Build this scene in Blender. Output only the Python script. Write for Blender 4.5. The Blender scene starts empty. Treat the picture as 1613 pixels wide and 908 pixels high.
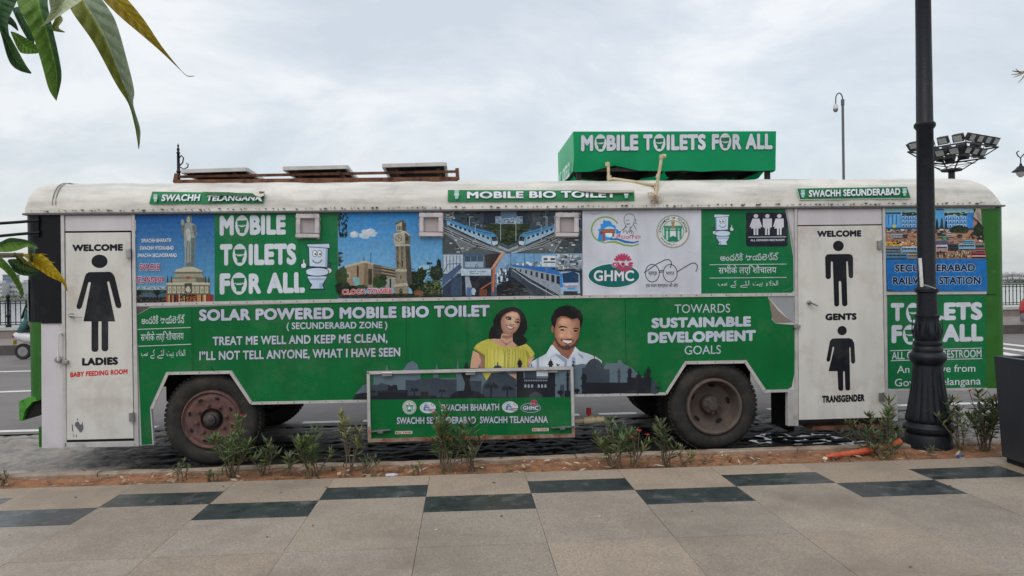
import bpy, bmesh, math, random
from mathutils import Vector, Matrix, noise
R_ = math.radians
rnd = random.Random(7)
scene = bpy.context.scene
COL = scene.collection

# ------------------------------------------------------------------ camera
FPX = 1165.0
CAM = Vector((0.0, -7.66, 1.73))
YAW, PITCH, ROLL = R_(3.7), -0.0043, 0.0152
cam_d = bpy.data.cameras.new('camera')
cam = bpy.data.objects.new('camera', cam_d)
COL.objects.link(cam)
CR = (Matrix.Rotation(-YAW, 3, 'Z') @ Matrix.Rotation(math.pi / 2 + PITCH, 3, 'X') @ Matrix.Rotation(-ROLL, 3, 'Z'))
cam.matrix_world = Matrix.Translation(CAM) @ CR.to_4x4()
cam_d.sensor_width = 36.0
cam_d.lens = 36.0 * FPX / 1613.0
cam_d.clip_start = 0.05
cam_d.clip_end = 9000
scene.camera = cam
scene.view_settings.view_transform = 'Standard'
scene.view_settings.look = 'None'
scene.view_settings.gamma = 1.0
scene.view_settings.exposure = 0.0
scene.cycles.max_bounces = 6
scene.cycles.transparent_max_bounces = 6

# ------------------------------------------------------------------ world: overcast sky
SUN_EL, SUN_AZ = R_(52), R_(205)     # azimuth measured clockwise from +Y: behind the camera, a little left
W = bpy.data.worlds.new('World'); scene.world = W; W.use_nodes = True
nt = W.node_tree; nt.nodes.clear()
def N(t, **k):
    n = nt.nodes.new(t)
    for a, b in k.items(): setattr(n, a, b)
    return n
L = lambda a, b: nt.links.new(a, b)
out = N('ShaderNodeOutputWorld'); add = N('ShaderNodeAddShader')
sky = N('ShaderNodeTexSky'); sky.sky_type = 'NISHITA'; sky.sun_disc = False
sky.sun_elevation = SUN_EL; sky.sun_rotation = SUN_AZ; sky.dust_density = 3.0
b1 = N('ShaderNodeBackground'); b1.inputs[1].default_value = 0.05
b2 = N('ShaderNodeBackground'); b2.inputs[1].default_value = 1.0
tc = N('ShaderNodeTexCoord'); sep = N('ShaderNodeSeparateXYZ'); L(tc.outputs['Generated'], sep.inputs[0])
zz = N('ShaderNodeMath', operation='MAXIMUM'); zz.inputs[1].default_value = 0.0; L(sep.outputs[2], zz.inputs[0])
za = N('ShaderNodeMath', operation='ADD'); za.inputs[1].default_value = 0.42; L(zz.outputs[0], za.inputs[0])
dx = N('ShaderNodeMath', operation='DIVIDE'); L(sep.outputs[0], dx.inputs[0]); L(za.outputs[0], dx.inputs[1])
dy = N('ShaderNodeMath', operation='DIVIDE'); L(sep.outputs[1], dy.inputs[0]); L(za.outputs[0], dy.inputs[1])
cmb = N('ShaderNodeCombineXYZ'); L(dx.outputs[0], cmb.inputs[0]); L(dy.outputs[0], cmb.inputs[1]); L(sep.outputs[2], cmb.inputs[2])
n1 = N('ShaderNodeTexNoise'); n1.inputs['Scale'].default_value = 2.3; n1.inputs['Detail'].default_value = 7; n1.inputs['Roughness'].default_value = 0.60
n1.inputs['Distortion'].default_value = 0.35
mp = N('ShaderNodeMapping'); mp.inputs['Location'].default_value = (3.1, 1.7, 0.4); mp.inputs['Scale'].default_value = (1.0, 1.25, 1.0)
L(cmb.outputs[0], mp.inputs[0]); L(mp.outputs[0], n1.inputs['Vector'])
rp = N('ShaderNodeValToRGB'); L(n1.outputs[0], rp.inputs[0])
e = rp.color_ramp.elements
e[0].position = 0.36; e[0].color = (0.51, 0.54, 0.56, 1)
e[1].position = 0.64; e[1].color = (0.745, 0.74, 0.715, 1)
m_ = rp.color_ramp.elements.new(0.50); m_.color = (0.60, 0.62, 0.625, 1)
# overcast dome: brighter towards the zenith and towards the veiled sun behind the camera
gz = N('ShaderNodeMapRange'); gz.inputs[1].default_value = 0.12; gz.inputs[2].default_value = 0.5
gz.inputs[3].default_value = 0.98; gz.inputs[4].default_value = 1.18; L(zz.outputs[0], gz.inputs[0])
mul = N('ShaderNodeMixRGB', blend_type='MULTIPLY'); mul.inputs[0].default_value = 1.0
cg = N('ShaderNodeCombineXYZ')
for i in range(3): L(gz.outputs[0], cg.inputs[i])
L(rp.outputs[0], mul.inputs[1]); L(cg.outputs[0], mul.inputs[2])
L(sky.outputs[0], b1.inputs[0]); L(mul.outputs[0], b2.inputs[0])
L(b1.outputs[0], add.inputs[0]); L(b2.outputs[0], add.inputs[1]); L(add.outputs[0], out.inputs[0])

sd = bpy.data.lights.new('sun', 'SUN'); sd.energy = 0.6; sd.angle = R_(28); sd.color = (1.0, 0.96, 0.90)
sun = bpy.data.objects.new('sun', sd); COL.objects.link(sun)
sv = Vector((math.sin(SUN_AZ) * math.cos(SUN_EL), math.cos(SUN_AZ) * math.cos(SUN_EL), math.sin(SUN_EL)))
sun.rotation_euler = sv.to_track_quat('Z', 'Y').to_euler()

# ------------------------------------------------------------------ measuring helpers (picture -> real plane)
def ray(px, py): return CR @ Vector(((px - 806.5) / FPX, -(py - 454.0) / FPX, -1.0))
def G(px, py, z=-0.07):
    d = ray(px, py); return CAM + d * ((z - CAM.z) / d.z)
def D(px, py, y=0.0):
    d = ray(px, py); return CAM + d * ((y - CAM.y) / d.y)

def lin(c): 
    c = c / 255.0
    return c / 12.92 if c <= 0.04045 else ((c + 0.055) / 1.055) ** 2.4
K_V = 0.95            # what a white upright surface returns in this light
def S(r, g, b, k=None):
    k = k or K_V
    return tuple(min(0.88, lin(v) / k) for v in (r, g, b)) + (1.0,)

# ------------------------------------------------------------------ materials
MATS = {}
def mat(name, col=None, rough=0.6, metal=0.0, var=0.12, scale=6.0, bump=0.0, bscale=40.0, vcol=False, streak=0.0,
        spec=0.4, stains=None, stain_scale=2.5, stain_lo=0.5, stain_hi=0.7, stain_max=1.0, smap=(3.2, 3.2, 0.5), coat=0.0, rvar=0.1, transl=0.0):
    if name in MATS: return MATS[name]
    m = bpy.data.materials.new(name); m.use_nodes = True
    t = m.node_tree; p = t.nodes['Principled BSDF']
    nn = lambda ty: t.nodes.new(ty); lk = t.links.new
    tc = nn('ShaderNodeTexCoord')
    n = nn('ShaderNodeTexNoise'); n.inputs['Scale'].default_value = scale; n.inputs['Detail'].default_value = 6; n.inputs['Roughness'].default_value = 0.62
    lk(tc.outputs['Object'], n.inputs['Vector'])
    mr = nn('ShaderNodeMapRange'); mr.inputs[1].default_value = 0.3; mr.inputs[2].default_value = 0.7
    mr.inputs[3].default_value = 1 - var; mr.inputs[4].default_value = 1 + var; lk(n.outputs[0], mr.inputs[0])
    if vcol:
        a = nn('ShaderNodeAttribute'); a.attribute_name = 'Col'; base = a.outputs['Color']
    else:
        a = nn('ShaderNodeRGB'); a.outputs[0].default_value = col; base = a.outputs[0]
    vm = nn('ShaderNodeVectorMath'); vm.operation = 'SCALE'; lk(base, vm.inputs[0]); lk(mr.outputs[0], vm.inputs['Scale'])
    cur = vm.outputs[0]
    if streak:
        mp = nn('ShaderNodeMapping'); mp.inputs['Scale'].default_value = smap; lk(tc.outputs['Object'], mp.inputs[0])
        n2 = nn('ShaderNodeTexNoise'); n2.inputs['Scale'].default_value = 1.5; n2.inputs['Detail'].default_value = 7; n2.inputs['Roughness'].default_value = 0.6; lk(mp.outputs[0], n2.inputs['Vector'])
        r2 = nn('ShaderNodeMapRange'); r2.inputs[1].default_value = 0.42; r2.inputs[2].default_value = 0.72
        r2.inputs[3].default_value = 1.0; r2.inputs[4].default_value = 1 - streak; lk(n2.outputs[0], r2.inputs[0])
        v2 = nn('ShaderNodeVectorMath'); v2.operation = 'SCALE'; lk(cur, v2.inputs[0]); lk(r2.outputs[0], v2.inputs['Scale']); cur = v2.outputs[0]
    if stains:
        n3 = nn('ShaderNodeTexNoise'); n3.inputs['Scale'].default_value = stain_scale; n3.inputs['Detail'].default_value = 8; n3.inputs['Roughness'].default_value = 0.68
        mp3 = nn('ShaderNodeMapping'); mp3.inputs['Location'].default_value = (5.3, 2.2, 8.1); lk(tc.outputs['Object'], mp3.inputs[0]); lk(mp3.outputs[0], n3.inputs['Vector'])
        r3 = nn('ShaderNodeMapRange'); r3.inputs[1].default_value = stain_lo; r3.inputs[2].default_value = stain_hi; r3.inputs[4].default_value = stain_max; lk(n3.outputs[0], r3.inputs[0])
        mx = nn('ShaderNodeMix'); mx.data_type = 'RGBA'; lk(r3.outputs[0], mx.inputs[0]); lk(cur, mx.inputs[6]); mx.inputs[7].default_value = stains; cur = mx.outputs[2]
    lk(cur, p.inputs['Base Color'])
    p.inputs['Metallic'].default_value = metal
    p.inputs['Specular IOR Level'].default_value = spec
    p.inputs['Coat Weight'].default_value = coat
    rr = nn('ShaderNodeMapRange'); rr.inputs[1].default_value = 0.3; rr.inputs[2].default_value = 0.7
    rr.inputs[3].default_value = max(0.02, rough - rvar); rr.inputs[4].default_value = min(1, rough + rvar); lk(n.outputs[0], rr.inputs[0]); lk(rr.outputs[0], p.inputs['Roughness'])
    if bump:
        n4 = nn('ShaderNodeTexNoise'); n4.inputs['Scale'].default_value = bscale; n4.inputs['Detail'].default_value = 6; lk(tc.outputs['Object'], n4.inputs['Vector'])
        bp = nn('ShaderNodeBump'); bp.inputs['Strength'].default_value = bump; bp.inputs['Distance'].default_value = 0.02; lk(n4.outputs[0], bp.inputs['Height']); lk(bp.outputs[0], p.inputs['Normal'])
    if transl:
        tr = nn('ShaderNodeBsdfTranslucent'); lk(cur, tr.inputs[0]); ms = nn('ShaderNodeMixShader'); ms.inputs[0].default_value = transl
        o = t.nodes['Material Output']; lk(p.outputs[0], ms.inputs[1]); lk(tr.outputs[0], ms.inputs[2]); lk(ms.outputs[0], o.inputs[0])
    MATS[name] = m
    return m

M_print = mat('printed_vinyl', vcol=True, rough=0.45, var=0.10, scale=2.2, streak=0.16, spec=0.22, bump=0.16, bscale=4, stains=S(140, 140, 128), stain_scale=2.4, stain_lo=0.50, stain_hi=0.80, stain_max=0.16)
M_photo = mat('printed_photo', vcol=True, rough=0.45, var=0.20, scale=26, streak=0.10, spec=0.2, bump=0.12, bscale=4, stains=S(120, 124, 120), stain_scale=9, stain_lo=0.50, stain_hi=0.78, stain_max=0.30)
M_white = mat('dirty_white_paint', S(208, 206, 200), rough=0.5, var=0.05, scale=3, streak=0.14, stains=S(168, 158, 146), stain_scale=2.6, stain_lo=0.50, stain_hi=0.84, bump=0.10, bscale=6)
M_lilac = mat('lilac_white_panel', S(198, 194, 198), rough=0.5, var=0.05, scale=3, streak=0.12, stains=S(160, 155, 155), stain_lo=0.58, stain_hi=0.85, bump=0.08, bscale=8)
M_alu = mat('weathered_aluminium', S(186, 184, 182), rough=0.48, metal=0.25, var=0.12, scale=9, stains=S(128, 118, 108), stain_scale=7, stain_lo=0.58, stain_hi=0.8)
M_rust = mat('rusty_steel', S(112, 76, 56), rough=0.85, var=0.4, scale=12, stains=S(66, 40, 28), stain_scale=9, stain_lo=0.45, stain_hi=0.62, bump=0.4, bscale=60)
M_black = mat('black_paint', (0.006, 0.007, 0.010, 1), spec=0.2, rough=0.45, var=0.25, scale=5, stains=(0.025, 0.025, 0.028, 1), stain_scale=4, stain_lo=0.58, stain_hi=0.8)
M_void = mat('dark_underbody', (0.012, 0.011, 0.010, 1), rough=0.9, var=0.3)
M_green = mat('bright_green_paint', S(34, 96, 20), rough=0.4, var=0.16, scale=5, streak=0.16, stains=S(92, 150, 66), stain_scale=4.5, stain_lo=0.62, stain_hi=0.86, spec=0.4)
M_cast = mat('black_cast_iron', (0.009, 0.011, 0.016, 1), rough=0.45, var=0.3, scale=9, stains=(0.045, 0.048, 0.052, 1), stain_scale=8, stain_lo=0.64, stain_hi=0.80, bump=0.2, bscale=50, spec=0.28)
M_steel = mat('grey_steel', (0.32, 0.32, 0.32, 1), rough=0.35, metal=0.8, var=0.15)
M_pvc = mat('cream_pvc', S(196, 180, 148), rough=0.5, var=0.12, stains=S(140, 120, 92), stain_scale=11, stain_lo=0.55, stain_hi=0.75)
M_tyre = mat('tyre_rubber', (0.022, 0.021, 0.020, 1), rough=0.8, var=0.4, scale=9, stains=(0.058, 0.048, 0.038, 1), stain_scale=5, stain_lo=0.46, stain_hi=0.70, bump=0.25, bscale=70)
M_rim = mat('dusty_maroon_rim', (0.130, 0.068, 0.058, 1), rough=0.7, var=0.35, scale=14, stains=(0.07, 0.045, 0.036, 1), stain_scale=11, stain_lo=0.50, stain_hi=0.66, bump=0.15, bscale=60)
M_rim2 = mat('dusty_brown_rim', (0.120, 0.090, 0.074, 1), rough=0.75, var=0.2, scale=8, stains=(0.05, 0.042, 0.038, 1), stain_scale=6, stain_lo=0.45, stain_hi=0.75, bump=0.15, bscale=60)

# ------------------------------------------------------------------ mesh builder
LOC = {}
class MB:
    def __init__(s): s.v = []; s.f = []; s.m = []; s.c = []; s.mi = 0; s.col = (1, 1, 1, 1)
    def face(s, pts, mi=None, col=None):
        b = len(s.v); s.v += [tuple(p) for p in pts]; s.f.append(tuple(range(b, b + len(pts))))
        s.m.append(s.mi if mi is None else mi); s.c.append(col or s.col)
    def box(s, c, d, rot=None, mi=None, col=None, bev=0.0):
        c = Vector(c); hx, hy, hz = d[0] / 2, d[1] / 2, d[2] / 2
        P = [Vector((x, y, z)) for z in (-hz, hz) for y in (-hy, hy) for x in (-hx, hx)]
        if rot is not None: P = [rot @ p for p in P]
        b = len(s.v); s.v += [tuple(c + p) for p in P]
        for q in ((0, 2, 3, 1), (4, 5, 7, 6), (0, 1, 5, 4), (2, 6, 7, 3), (0, 4, 6, 2), (1, 3, 7, 5)):
            s.f.append(tuple(b + i for i in q)); s.m.append(s.mi if mi is None else mi); s.c.append(col or s.col)
    def bar(s, a, b, w, h=None, mi=None, col=None, up=(0, 0, 1)):
        a, b = Vector(a), Vector(b); d = b - a; l = d.length
        if l < 1e-6: return
        x = d / l; u = Vector(up)
        if abs(x.dot(u)) > 0.98: u = Vector((0, 1, 0))
        y = u.cross(x).normalized(); z = x.cross(y)
        s.box((a + b) / 2, (l, w, h or w), Matrix((x, y, z)).transposed(), mi, col)
    def tube(s, pts, r, n=8, mi=None, col=None, caps=True):
        pts = [Vector(p) for p in pts]; rs = r if isinstance(r, (list, tuple)) else [r] * len(pts)
        b0 = len(s.v); prev = None
        for i, p in enumerate(pts):
            t = (pts[min(i + 1, len(pts) - 1)] - pts[max(i - 1, 0)]).normalized()
            if prev is None:
                u = Vector((0, 0, 1)) if abs(t.z) < 0.9 else Vector((1, 0, 0))
                a = t.cross(u).normalized()
            else:
                a = (prev - t * prev.dot(t)).normalized()
            prev = a; c = t.cross(a)
            for k in range(n):
                th = 2 * math.pi * k / n
                s.v.append(tuple(p + (a * math.cos(th) + c * math.sin(th)) * rs[i]))
        for i in range(len(pts) - 1):
            for k in range(n):
                q = (b0 + i * n + k, b0 + i * n + (k + 1) % n, b0 + (i + 1) * n + (k + 1) % n, b0 + (i + 1) * n + k)
                s.f.append(q); s.m.append(s.mi if mi is None else mi); s.c.append(col or s.col)
        if caps:
            for base, rev in ((b0, True), (b0 + (len(pts) - 1) * n, False)):
                q = [base + k for k in range(n)]
                s.f.append(tuple(reversed(q)) if rev else tuple(q)); s.m.append(s.mi if mi is None else mi); s.c.append(col or s.col)
    def lathe(s, prof, c, axis='z', n=32, mi=None, col=None, mod=None, close=False):
        """prof: list of (radius, height); mod(theta, i) scales the radius"""
        c = Vector(c); b0 = len(s.v)
        for i, (r, h) in enumerate(prof):
            for k in range(n):
                th = 2 * math.pi * k / n
                q = r * (mod(th, i) if mod else 1)
                x, y = q * math.cos(th), q * math.sin(th)
                v = Vector((x, y, h)) if axis == 'z' else (Vector((x, h, y)) if axis == 'y' else Vector((h, x, y)))
                s.v.append(tuple(c + v))
        for i in range(len(prof) - 1):
            for k in range(n):
                q = (b0 + i * n + k, b0 + i * n + (k + 1) % n, b0 + (i + 1) * n + (k + 1) % n, b0 + (i + 1) * n + k)
                s.f.append(q); s.m.append(s.mi if mi is None else mi); s.c.append(col or s.col)
        if close:
            s.f.append(tuple(b0 + k for k in range(n))); s.m.append(s.mi if mi is None else mi); s.c.append(col or s.col)
            e = b0 + (len(prof) - 1) * n
            s.f.append(tuple(e + k for k in range(n))); s.m.append(s.mi if mi is None else mi); s.c.append(col or s.col)
    def grid(s, P, mi=None, col=None):
        """P: rows of points"""
        b0 = len(s.v); w = len(P[0])
        for row in P: s.v += [tuple(p) for p in row]
        for i in range(len(P) - 1):
            for j in range(w - 1):
                s.f.append((b0 + i * w + j, b0 + i * w + j + 1, b0 + (i + 1) * w + j + 1, b0 + (i + 1) * w + j))
                s.m.append(s.mi if mi is None else mi); s.c.append(col(i, j) if callable(col) else (col or s.col))
    def prism(s, poly, y0, y1, mi=None, col=None):
        """poly: (x, z) outline standing in the XZ plane, pushed from y0 to y1"""
        a = [Vector((x, y0, z)) for x, z in poly]; b = [Vector((x, y1, z)) for x, z in poly]
        s.face(a, mi, col); s.face(list(reversed(b)), mi, col)
        for i in range(len(poly)):
            j = (i + 1) % len(poly); s.face((a[i], b[i], b[j], a[j]), mi, col)
    def build(s, name, mats, parent=None, smooth=False, bevel=0.0, origin=None):
        o0 = LOC[parent.name] if parent is not None else (Vector(origin) if origin is not None else Vector((0, 0, 0)))
        me = bpy.data.meshes.new(name)
        me.from_pydata([tuple(Vector(v) - o0) for v in s.v], [], s.f)
        mats = mats if isinstance(mats, (list, tuple)) else [mats]
        for q in mats: me.materials.append(q)
        me.polygons.foreach_set('material_index', [min(i, len(mats) - 1) for i in s.m])
        if any(c != (1, 1, 1, 1) for c in s.c):
            at = me.color_attributes.new('Col', 'FLOAT_COLOR', 'CORNER'); d = []
            for p in me.polygons: d += list(s.c[p.index]) * p.loop_total
            at.data.foreach_set('color', d)
        if smooth:
            me.polygons.foreach_set('use_smooth', [True] * len(me.polygons))
        me.update()
        o = bpy.data.objects.new(name, me); COL.objects.link(o)
        if parent is not None: o.parent = parent; LOC[o.name] = o0
        else:
            o.location = o0; LOC[o.name] = o0
        if smooth:
            bm = bmesh.new(); bm.from_mesh(me); bmesh.ops.remove_doubles(bm, verts=bm.verts, dist=1e-5)
            bmesh.ops.recalc_face_normals(bm, faces=bm.faces)
            for ed in bm.edges: ed.smooth = not (ed.is_manifold and ed.calc_face_angle(0) > 0.7)
            bm.to_mesh(me); bm.free()
        if bevel:
            bm = bmesh.new(); bm.from_mesh(me); bmesh.ops.remove_doubles(bm, verts=bm.verts, dist=1e-5)
            bm.to_mesh(me); bm.free()
            md = o.modifiers.new('bevel', 'BEVEL'); md.width = bevel; md.segments = 2; md.limit_method = 'ANGLE'
        return o
def thing(name, label, cat, loc=(0, 0, 0), group=None):
    o = bpy.data.objects.new(name, None); COL.objects.link(o); o.location = loc; o.empty_display_size = 0.2
    LOC[o.name] = Vector(loc); o['label'] = label; o['category'] = cat
    if group: o['group'] = group
    return o
def tag(o, label, cat, group=None):
    o['label'] = label; o['category'] = cat
    if group: o['group'] = group
    return o
def kind(o, k): o['kind'] = k; return o

# ------------------------------------------------------------------ flat print (lettering, posters) on a real plane
TXT = {}
def glyphs(s, off=0.0, shear=0.0, sp=1.0):
    k = (s, round(off, 4), shear, round(sp, 3))
    if k in TXT: return TXT[k]
    c = bpy.data.curves.new('lettering', 'FONT'); c.body = s; c.offset = off; c.resolution_u = 1 if 0x250 < ord(max(s)) < 0x2000 or ord(max(s)) > 0x2fff else 4; c.shear = shear; c.space_character = sp
    o = bpy.data.objects.new('lettering', c); COL.objects.link(o)
    me = o.evaluated_get(bpy.context.evaluated_depsgraph_get()).to_mesh()
    vs = [(v.co.x, v.co.y) for v in me.vertices]; fs = [tuple(p.vertices) for p in me.polygons]
    o.evaluated_get(bpy.context.evaluated_depsgraph_get()).to_mesh_clear()
    bpy.data.objects.remove(o); bpy.data.curves.remove(c)
    TXT[k] = (vs, fs)
    return TXT[k]
class Gfx(MB):
    def __init__(s, y=0.0, fn=None, lift=0.00005):
        super().__init__(); s.y = y; s.d = 0.0; s.lift = lift; s.fn = fn; s.t = (0, 0, 1.0)
    def Z(s, ox, oy, k): s.t = (ox, oy, k); return s
    def pt(s, x, y):
        px, py = s.t[0] + x * s.t[2], s.t[1] + y * s.t[2]
        if s.fn: return s.fn(px, py, s.d)
        p = D(px, py, s.y); p.y -= s.d; return p
    def poly(s, pts, col):
        s.d += s.lift; s.face([s.pt(*p) for p in pts], 0, col)
    def soft(s, pts, ca, cb, cx, cy, n=9, k=0.35):
        # a printed photograph's soft modelling: nested shapes running from the rim tone ca to the centre tone cb
        for i in range(n):
            t = i / (n - 1); q = 1 - (1 - k) * t
            s.poly([(cx + (x - cx) * q, cy + (y - cy) * q) for x, y in pts], tuple(a + (b - a) * t for a, b in zip(ca, cb)))
    def rect(s, x0, y0, x1, y1, col): s.poly([(x0, y0), (x1, y0), (x1, y1), (x0, y1)], col)
    def ell(s, cx, cy, rx, ry=None, col=None, n=28, rot=0.0, a0=0, a1=360):
        ry = rx if ry is None else ry; p = []
        full = a1 - a0 >= 360
        for i in range(n if full else n + 1):
            a = R_(a0 + (a1 - a0) * i / n); x, y = rx * math.cos(a), ry * math.sin(a)
            p.append((cx + x * math.cos(rot) - y * math.sin(rot), cy + x * math.sin(rot) + y * math.cos(rot)))
        s.poly(p, col)
    def ring(s, cx, cy, rx, ry, w, col, n=36, a0=0, a1=360):
        s.d += s.lift
        for i in range(n):
            a, b = R_(a0 + (a1 - a0) * i / n), R_(a0 + (a1 - a0) * (i + 1) / n)
            s.face([s.pt(cx + (rx - q) * math.cos(t), cy + (ry - q) * math.sin(t)) for q, t in ((0, a), (0, b), (w, b), (w, a))], 0, col)
    def line(s, pts, w, col):
        s.d += s.lift
        for i, ((x0, y0), (x1, y1)) in enumerate(zip(pts[:-1], pts[1:])):
            l = math.hypot(x1 - x0, y1 - y0) or 1; nx, ny = -(y1 - y0) / l * w / 2, (x1 - x0) / l * w / 2
            ex, ey = (x1 - x0) / l * w * 0.2, (y1 - y0) / l * w * 0.2
            s.d += s.lift * 0.1
            s.face([s.pt(*q) for q in ((x0 + nx - ex, y0 + ny - ey), (x1 + nx + ex, y1 + ny + ey), (x1 - nx + ex, y1 - ny + ey), (x0 - nx - ex, y0 - ny - ey))], 0, col)
    def arc(s, cx, cy, rx, ry, a0, a1, w, col, n=14):
        s.line([(cx + rx * math.cos(R_(a0 + (a1 - a0) * i / n)), cy + ry * math.sin(R_(a0 + (a1 - a0) * i / n))) for i in range(n + 1)], w, col)
    def grad(s, x0, y0, x1, y1, ca, cb, n=16):
        s.d += s.lift
        for i in range(n):
            t = (i + 0.5) / n; c = tuple(a + (b - a) * t for a, b in zip(ca, cb))
            ya, yb = y0 + (y1 - y0) * i / n, y0 + (y1 - y0) * (i + 1) / n
            s.face([s.pt(x0, ya), s.pt(x1, ya), s.pt(x1, yb), s.pt(x0, yb)], 0, c)
    def text(s, st, a, b, h, col, bold=0.0, out=None, ow=0.035, shear=0.0, cap=0.682):
        ind = ord(max(st)) > 0x2fff or 0x250 < ord(max(st)) < 0x2000
        if ind: out = None
        vs, fs = glyphs(st, 0.0, shear, 1.0 + 1.3 * max(0.0, bold) if not ind else 1.0)
        x0, x1 = min(v[0] for v in vs), max(v[0] for v in vs)
        b_ = max(0.0, bold) if not ind else 0.0; x0 -= b_; x1 += b_
        def put(vs, fs, col, du=0.0, dv=0.0):
            s.d += s.lift * (0.25 if du or dv else 1.0)
            P = []
            for x, y in vs:
                u = (x + du - x0) / (x1 - x0); w = (y + dv + b_) / (cap + 2 * b_)
                P.append(s.pt(a[0] + (b[0] - a[0]) * u, a[1] + (b[1] - a[1]) * u - w * h))
            b0 = len(s.v); s.v += [tuple(p) for p in P]
            for f in fs:
                s.f.append(tuple(b0 + i for i in f)); s.m.append(0); s.c.append(col)
        if out:
            q = max(0.0, bold) + ow
            for i in range(8): put(vs, fs, out, q * math.cos(i * math.pi / 4) * 1.08, q * math.sin(i * math.pi / 4) * 1.08)
        if bold > 0 and not ind:
            for i in range(8): put(vs, fs, col, bold * math.cos(i * math.pi / 4), bold * math.sin(i * math.pi / 4))
        put(vs, fs, col)
    def arctext(s, st, cx, cy, r, a0, a1, h, col, bold=0.02):
        s.d += s.lift
        n = len(st)
        for i, ch in enumerate(st):
            if ch == ' ': continue
            vs, fs = glyphs(ch, bold); xm = sum(v[0] for v in vs) / len(vs); k = h / 0.7
            a = R_(a0 + (a1 - a0) * (i + 0.5) / n); P = []
            for x, y in vs:
                u, w = (x - xm) * k, r + y * k
                P.append(s.pt(cx + w * math.cos(a) - u * math.sin(a), cy + w * math.sin(a) + u * math.cos(a)))
            b0 = len(s.v); s.v += [tuple(p) for p in P]
            for f in fs: s.f.append(tuple(b0 + q for q in f)); s.m.append(0); s.c.append(col)
    def scatter(s, rg, n, box, wh, cols):
        """many small dabs of printed picture detail"""
        x0, y0, x1, y1 = box
        for i in range(n):
            s.d += s.lift * 0.12
            w, h = rg.uniform(*wh[0]), rg.uniform(*wh[1]); x, y = rg.uniform(x0, max(x0, x1 - w)), rg.uniform(y0, max(y0, y1 - h))
            k = rg.uniform(0.75, 1.25); c = rg.choice(cols); c = tuple(min(0.88, q * k) for q in c[:3]) + (1,)
            s.face([s.pt(x, y), s.pt(x + w, y), s.pt(x + w, y + h), s.pt(x, y + h)], 0, c)
    def blob(s, rg, cx, cy, rx, ry, col, n=18, j=0.25):
        s.poly([(cx + rx * math.cos(2 * math.pi * i / n) * (1 + rg.uniform(-j, j)), cy + ry * math.sin(2 * math.pi * i / n) * (1 + rg.uniform(-j, j))) for i in range(n)], col)

# ================================================================== THE SETTING
ROAD = -0.07; PAVE = 0.15
def nz(x, y, z=0.0): return noise.noise(Vector((x, y, z)))
M_granite = mat('granite_slab', vcol=True, rough=0.62, var=0.34, scale=78, stains=(0.175, 0.145, 0.115, 1), stain_scale=1.1, stain_lo=0.45, stain_hi=0.80, bump=0.25, bscale=120, spec=0.35)
M_darktile = mat('polished_dark_tile', (0.031, 0.037, 0.040, 1), rough=0.36, var=0.35, scale=7, stains=(0.17, 0.165, 0.15, 1), stain_scale=7, stain_lo=0.53, stain_hi=0.78, spec=0.5, rvar=0.14)
M_joint = mat('dirty_joint', (0.11, 0.09, 0.07, 1), rough=0.9)
M_soil = mat('red_soil', (0.33, 0.155, 0.078, 1), rough=0.95, var=0.3, scale=16, stains=(0.15, 0.08, 0.05, 1), stain_scale=4, stain_lo=0.45, stain_hi=0.68, bump=0.8, bscale=60)
M_kerb = mat('old_concrete_kerb', (0.30, 0.235, 0.18, 1), rough=0.85, var=0.2, scale=12, stains=(0.17, 0.10, 0.065, 1), stain_scale=5, stain_lo=0.48, stain_hi=0.7, bump=0.3, bscale=60)
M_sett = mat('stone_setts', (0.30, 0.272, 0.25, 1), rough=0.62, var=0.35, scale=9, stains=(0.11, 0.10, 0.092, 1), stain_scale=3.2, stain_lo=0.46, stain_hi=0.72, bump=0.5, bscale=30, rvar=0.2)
def damp_and_shade(m, x0, x1, y0, y1, dark, edge=0.5):
    # ground wet from the leaking tanks, with the bus's shade painted in, ragged outline
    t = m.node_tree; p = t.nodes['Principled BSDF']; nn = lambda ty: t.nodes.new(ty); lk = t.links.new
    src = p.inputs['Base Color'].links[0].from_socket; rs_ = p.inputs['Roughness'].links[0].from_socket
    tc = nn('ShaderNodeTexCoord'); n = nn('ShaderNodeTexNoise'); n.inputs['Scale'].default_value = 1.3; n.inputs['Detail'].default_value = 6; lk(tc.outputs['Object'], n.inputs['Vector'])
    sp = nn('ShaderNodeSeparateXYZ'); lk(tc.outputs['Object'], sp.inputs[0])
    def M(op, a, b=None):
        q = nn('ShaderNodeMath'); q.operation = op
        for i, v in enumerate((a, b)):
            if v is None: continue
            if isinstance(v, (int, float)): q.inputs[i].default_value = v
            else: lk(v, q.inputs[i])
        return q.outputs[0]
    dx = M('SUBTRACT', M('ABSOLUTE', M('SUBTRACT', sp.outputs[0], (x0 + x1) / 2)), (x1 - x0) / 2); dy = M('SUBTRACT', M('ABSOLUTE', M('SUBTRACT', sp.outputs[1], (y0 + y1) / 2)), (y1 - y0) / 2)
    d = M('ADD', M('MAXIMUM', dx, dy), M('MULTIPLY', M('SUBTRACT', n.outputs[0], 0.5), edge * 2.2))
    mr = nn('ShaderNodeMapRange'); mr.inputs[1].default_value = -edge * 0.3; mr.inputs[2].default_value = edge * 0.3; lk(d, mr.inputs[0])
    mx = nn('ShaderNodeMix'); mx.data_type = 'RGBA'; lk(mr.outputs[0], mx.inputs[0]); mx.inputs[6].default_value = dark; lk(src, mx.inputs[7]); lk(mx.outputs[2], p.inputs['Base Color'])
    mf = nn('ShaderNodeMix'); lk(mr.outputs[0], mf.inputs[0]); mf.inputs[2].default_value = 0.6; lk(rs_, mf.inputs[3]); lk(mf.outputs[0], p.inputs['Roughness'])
damp_and_shade(M_sett, -3.5, 5.2, -1.2, 1.45, (0.013, 0.012, 0.011, 1))
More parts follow.
